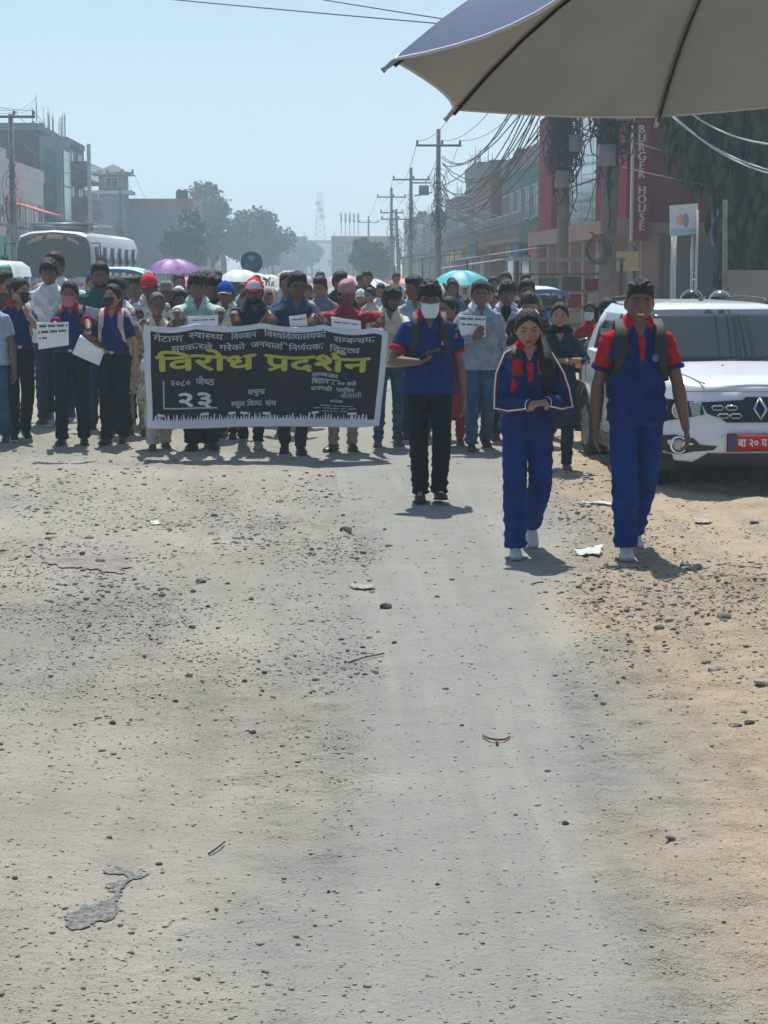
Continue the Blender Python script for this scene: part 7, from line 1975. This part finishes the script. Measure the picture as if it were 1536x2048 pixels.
def blotch(name, label, pts, mt, z=.004, cat=None, kind=None, seed=1, jag=.10):
    r = random.Random(seed); P = [gpt(x, y) for x, y in pts]; out = []
    for i in range(len(P)):
        a, b = P[i], P[(i + 1) % len(P)]
        for t in (0, .11, .25, .36, .5, .63, .75, .88):
            p = a.lerp(b, t); d = (b - a).length; p = p + V((r.uniform(-1, 1), r.uniform(-1, 1), 0)) * d * jag; out.append(p)
    c = sum(out, V((0, 0, 0))) / len(out); vs = [c] + out; bm = bmesh.new(); bv = [bm.verts.new(v) for v in vs]
    for i in range(len(out)): bm.faces.new((bv[0], bv[1 + i], bv[1 + (i + 1) % len(out)]))
    bmesh.ops.subdivide_edges(bm, edges=bm.edges[:], cuts=3, use_grid_fill=True)
    for v in bm.verts: v.co.z = gz(v.co.x, v.co.y) + z
    me = bpy.data.meshes.new(name); bm.to_mesh(me); bm.free(); me.materials.append(mt)
    return tag(link(name, me), label, cat, kind=kind)
ASPH = mat('old_asphalt', (.070, .078, .085), rough=.9, col2=(.25, .24, .215), vscale=55, bump=.6, bscale=120); REDM = mat('red_mud', (.185, .155, .145), rough=.95, col2=(.27, .24, .215), vscale=12, bump=.4, bscale=60)
blotch('asphalt_scar', 'irregular bare patch of old dark asphalt at the lower left', [(128, 1812), (160, 1795), (228, 1790), (232, 1808), (215, 1830), (150, 1843), (130, 1832)], ASPH, cat='asphalt patch', seed=3, jag=.16)
blotch('asphalt_scar', 'narrow dark asphalt crack running up from the bare patch', [(212, 1752), (245, 1745), (262, 1738), (240, 1768), (236, 1790), (228, 1790), (232, 1768), (218, 1764)], ASPH, cat='asphalt patch', seed=4, jag=.12)
blotch('asphalt_scar', 'thin broken smear of asphalt above the crack', [(208, 1722), (240, 1718), (290, 1738), (270, 1744), (245, 1732), (222, 1730)], ASPH, cat='asphalt patch', seed=5, jag=.2)
blotch('mud_patch', 'reddish grey mud patch in the rubble at the left', [(82, 1118), (150, 1122), (200, 1112), (256, 1110), (262, 1128), (235, 1142), (180, 1140), (110, 1132)], REDM, cat='mud patch', seed=6, jag=.12, z=.008)
stone(200, 1123, 24, SM, 'dark block of stone on the reddish mud patch', hk=.8); stone(165, 1112, 14, SM, 'grey stone at the back edge of the reddish mud patch', hk=.9)
def stick(label, pts, r, mt, name='twig'):
    P = [gpt(x, y) for x, y in pts]; mb = MB(); o0 = P[0].copy()
    mb.tube([p + V((0, 0, r + .003 + dz)) - o0 for p, dz in zip(P, [.0, .006, .004, .003, 0, 0])], [r] * len(P), 6); return tag(mb.obj(name, mt, loc=o0), label, 'twig')
TW = mat('twig_brown', (.13, .065, .04), rough=.9); TWD = mat('twig_grey', (.06, .075, .075), rough=.9)
tw_ = stick('reddish forked twig lying on the smooth lane', [(966, 1457), (980, 1465), (993, 1467), (1008, 1466), (1020, 1459)], .004, TW)
mb = MB(); a = gpt(993, 1466) - gpt(966, 1458); b = gpt(995, 1474) - gpt(966, 1458); mb.tube([a + V((0, 0, .01)), b + V((0, 0, .005))], .005, 6); mb.obj('fork', TW, tw_)
stick('thin grey stick lying beside a pebble in the middle of the road', [(697, 1322), (730, 1312), (768, 1303)], .004, TWD)
stick('short dry straw on the road left of the middle', [(417, 1701), (435, 1690), (450, 1681)], .003, TWD)
stick('short grey straw on the smooth lane above the pebbles', [(1063, 1169), (1075, 1168), (1086, 1166)], .0045, TWD)
LIT = mat('litter_white', (.46, .50, .45), rough=.6)
def litter(label, q, mt=LIT):
    P = [gpt(x, y) for x, y in q]; c = sum(P, V((0, 0, 0))) / len(P); rows = []
    q_ = random.Random(int(c.x * 1000)); L_ = (P[1] - P[0]).length
    for i in range(6):
        rows.append([P[0].lerp(P[1], u).lerp(P[3].lerp(P[2], u), i / 5) + V((q_.uniform(-.07, .07) * L_, q_.uniform(-.07, .07) * L_, .005 + q_.uniform(0, .10) * L_)) - c for u in np.linspace(0, 1, 9)])
    mb = MB(); mb.grid(rows); o = mb.obj('litter', mt, loc=c); o.modifiers.new('t', 'SOLIDIFY').thickness = .0015; tag(o, label, 'litter')
litter('crumpled greenish white wrapper on the verge between girl and youth', [(1148, 1098), (1205, 1097), (1200, 1108), (1155, 1110)])
litter('white paper strip on the verge beside the youth', [(1165, 1006), (1225, 1010), (1222, 1014), (1168, 1011)])
litter('flat pale scrap on the dirt before the white car', [(1385, 1040), (1425, 1042), (1420, 1048), (1390, 1047)], SL)
litter('white scrap in the rubble left of the middle', [(300, 1036), (318, 1034), (320, 1043), (302, 1044)])
litter('pale flake at the side of the stone pile', [(700, 1166), (750, 1164), (745, 1170), (704, 1171)], SL)
# ------------------------------------------------------------------ air: dusty haze over the street
hz = MB(); hz.box(-160, 160, -12, 900, -1.6, 48)
hm_ = bpy.data.materials.new('dusty_air'); hm_.use_nodes = True
hn = hm_.node_tree; hn.nodes.clear()
ho = hn.nodes.new('ShaderNodeOutputMaterial'); hv_ = hn.nodes.new('ShaderNodeVolumePrincipled')
hv_.inputs['Color'].default_value = (.66, .86, 1.0, 1); hv_.inputs['Density'].default_value = .0020; hv_.inputs['Anisotropy'].default_value = .25
hn.links.new(hv_.outputs[0], ho.inputs['Volume'])
tag(hz.obj('haze', hm_, smooth=False), label='pale dusty haze hanging over the street', kind='stuff')
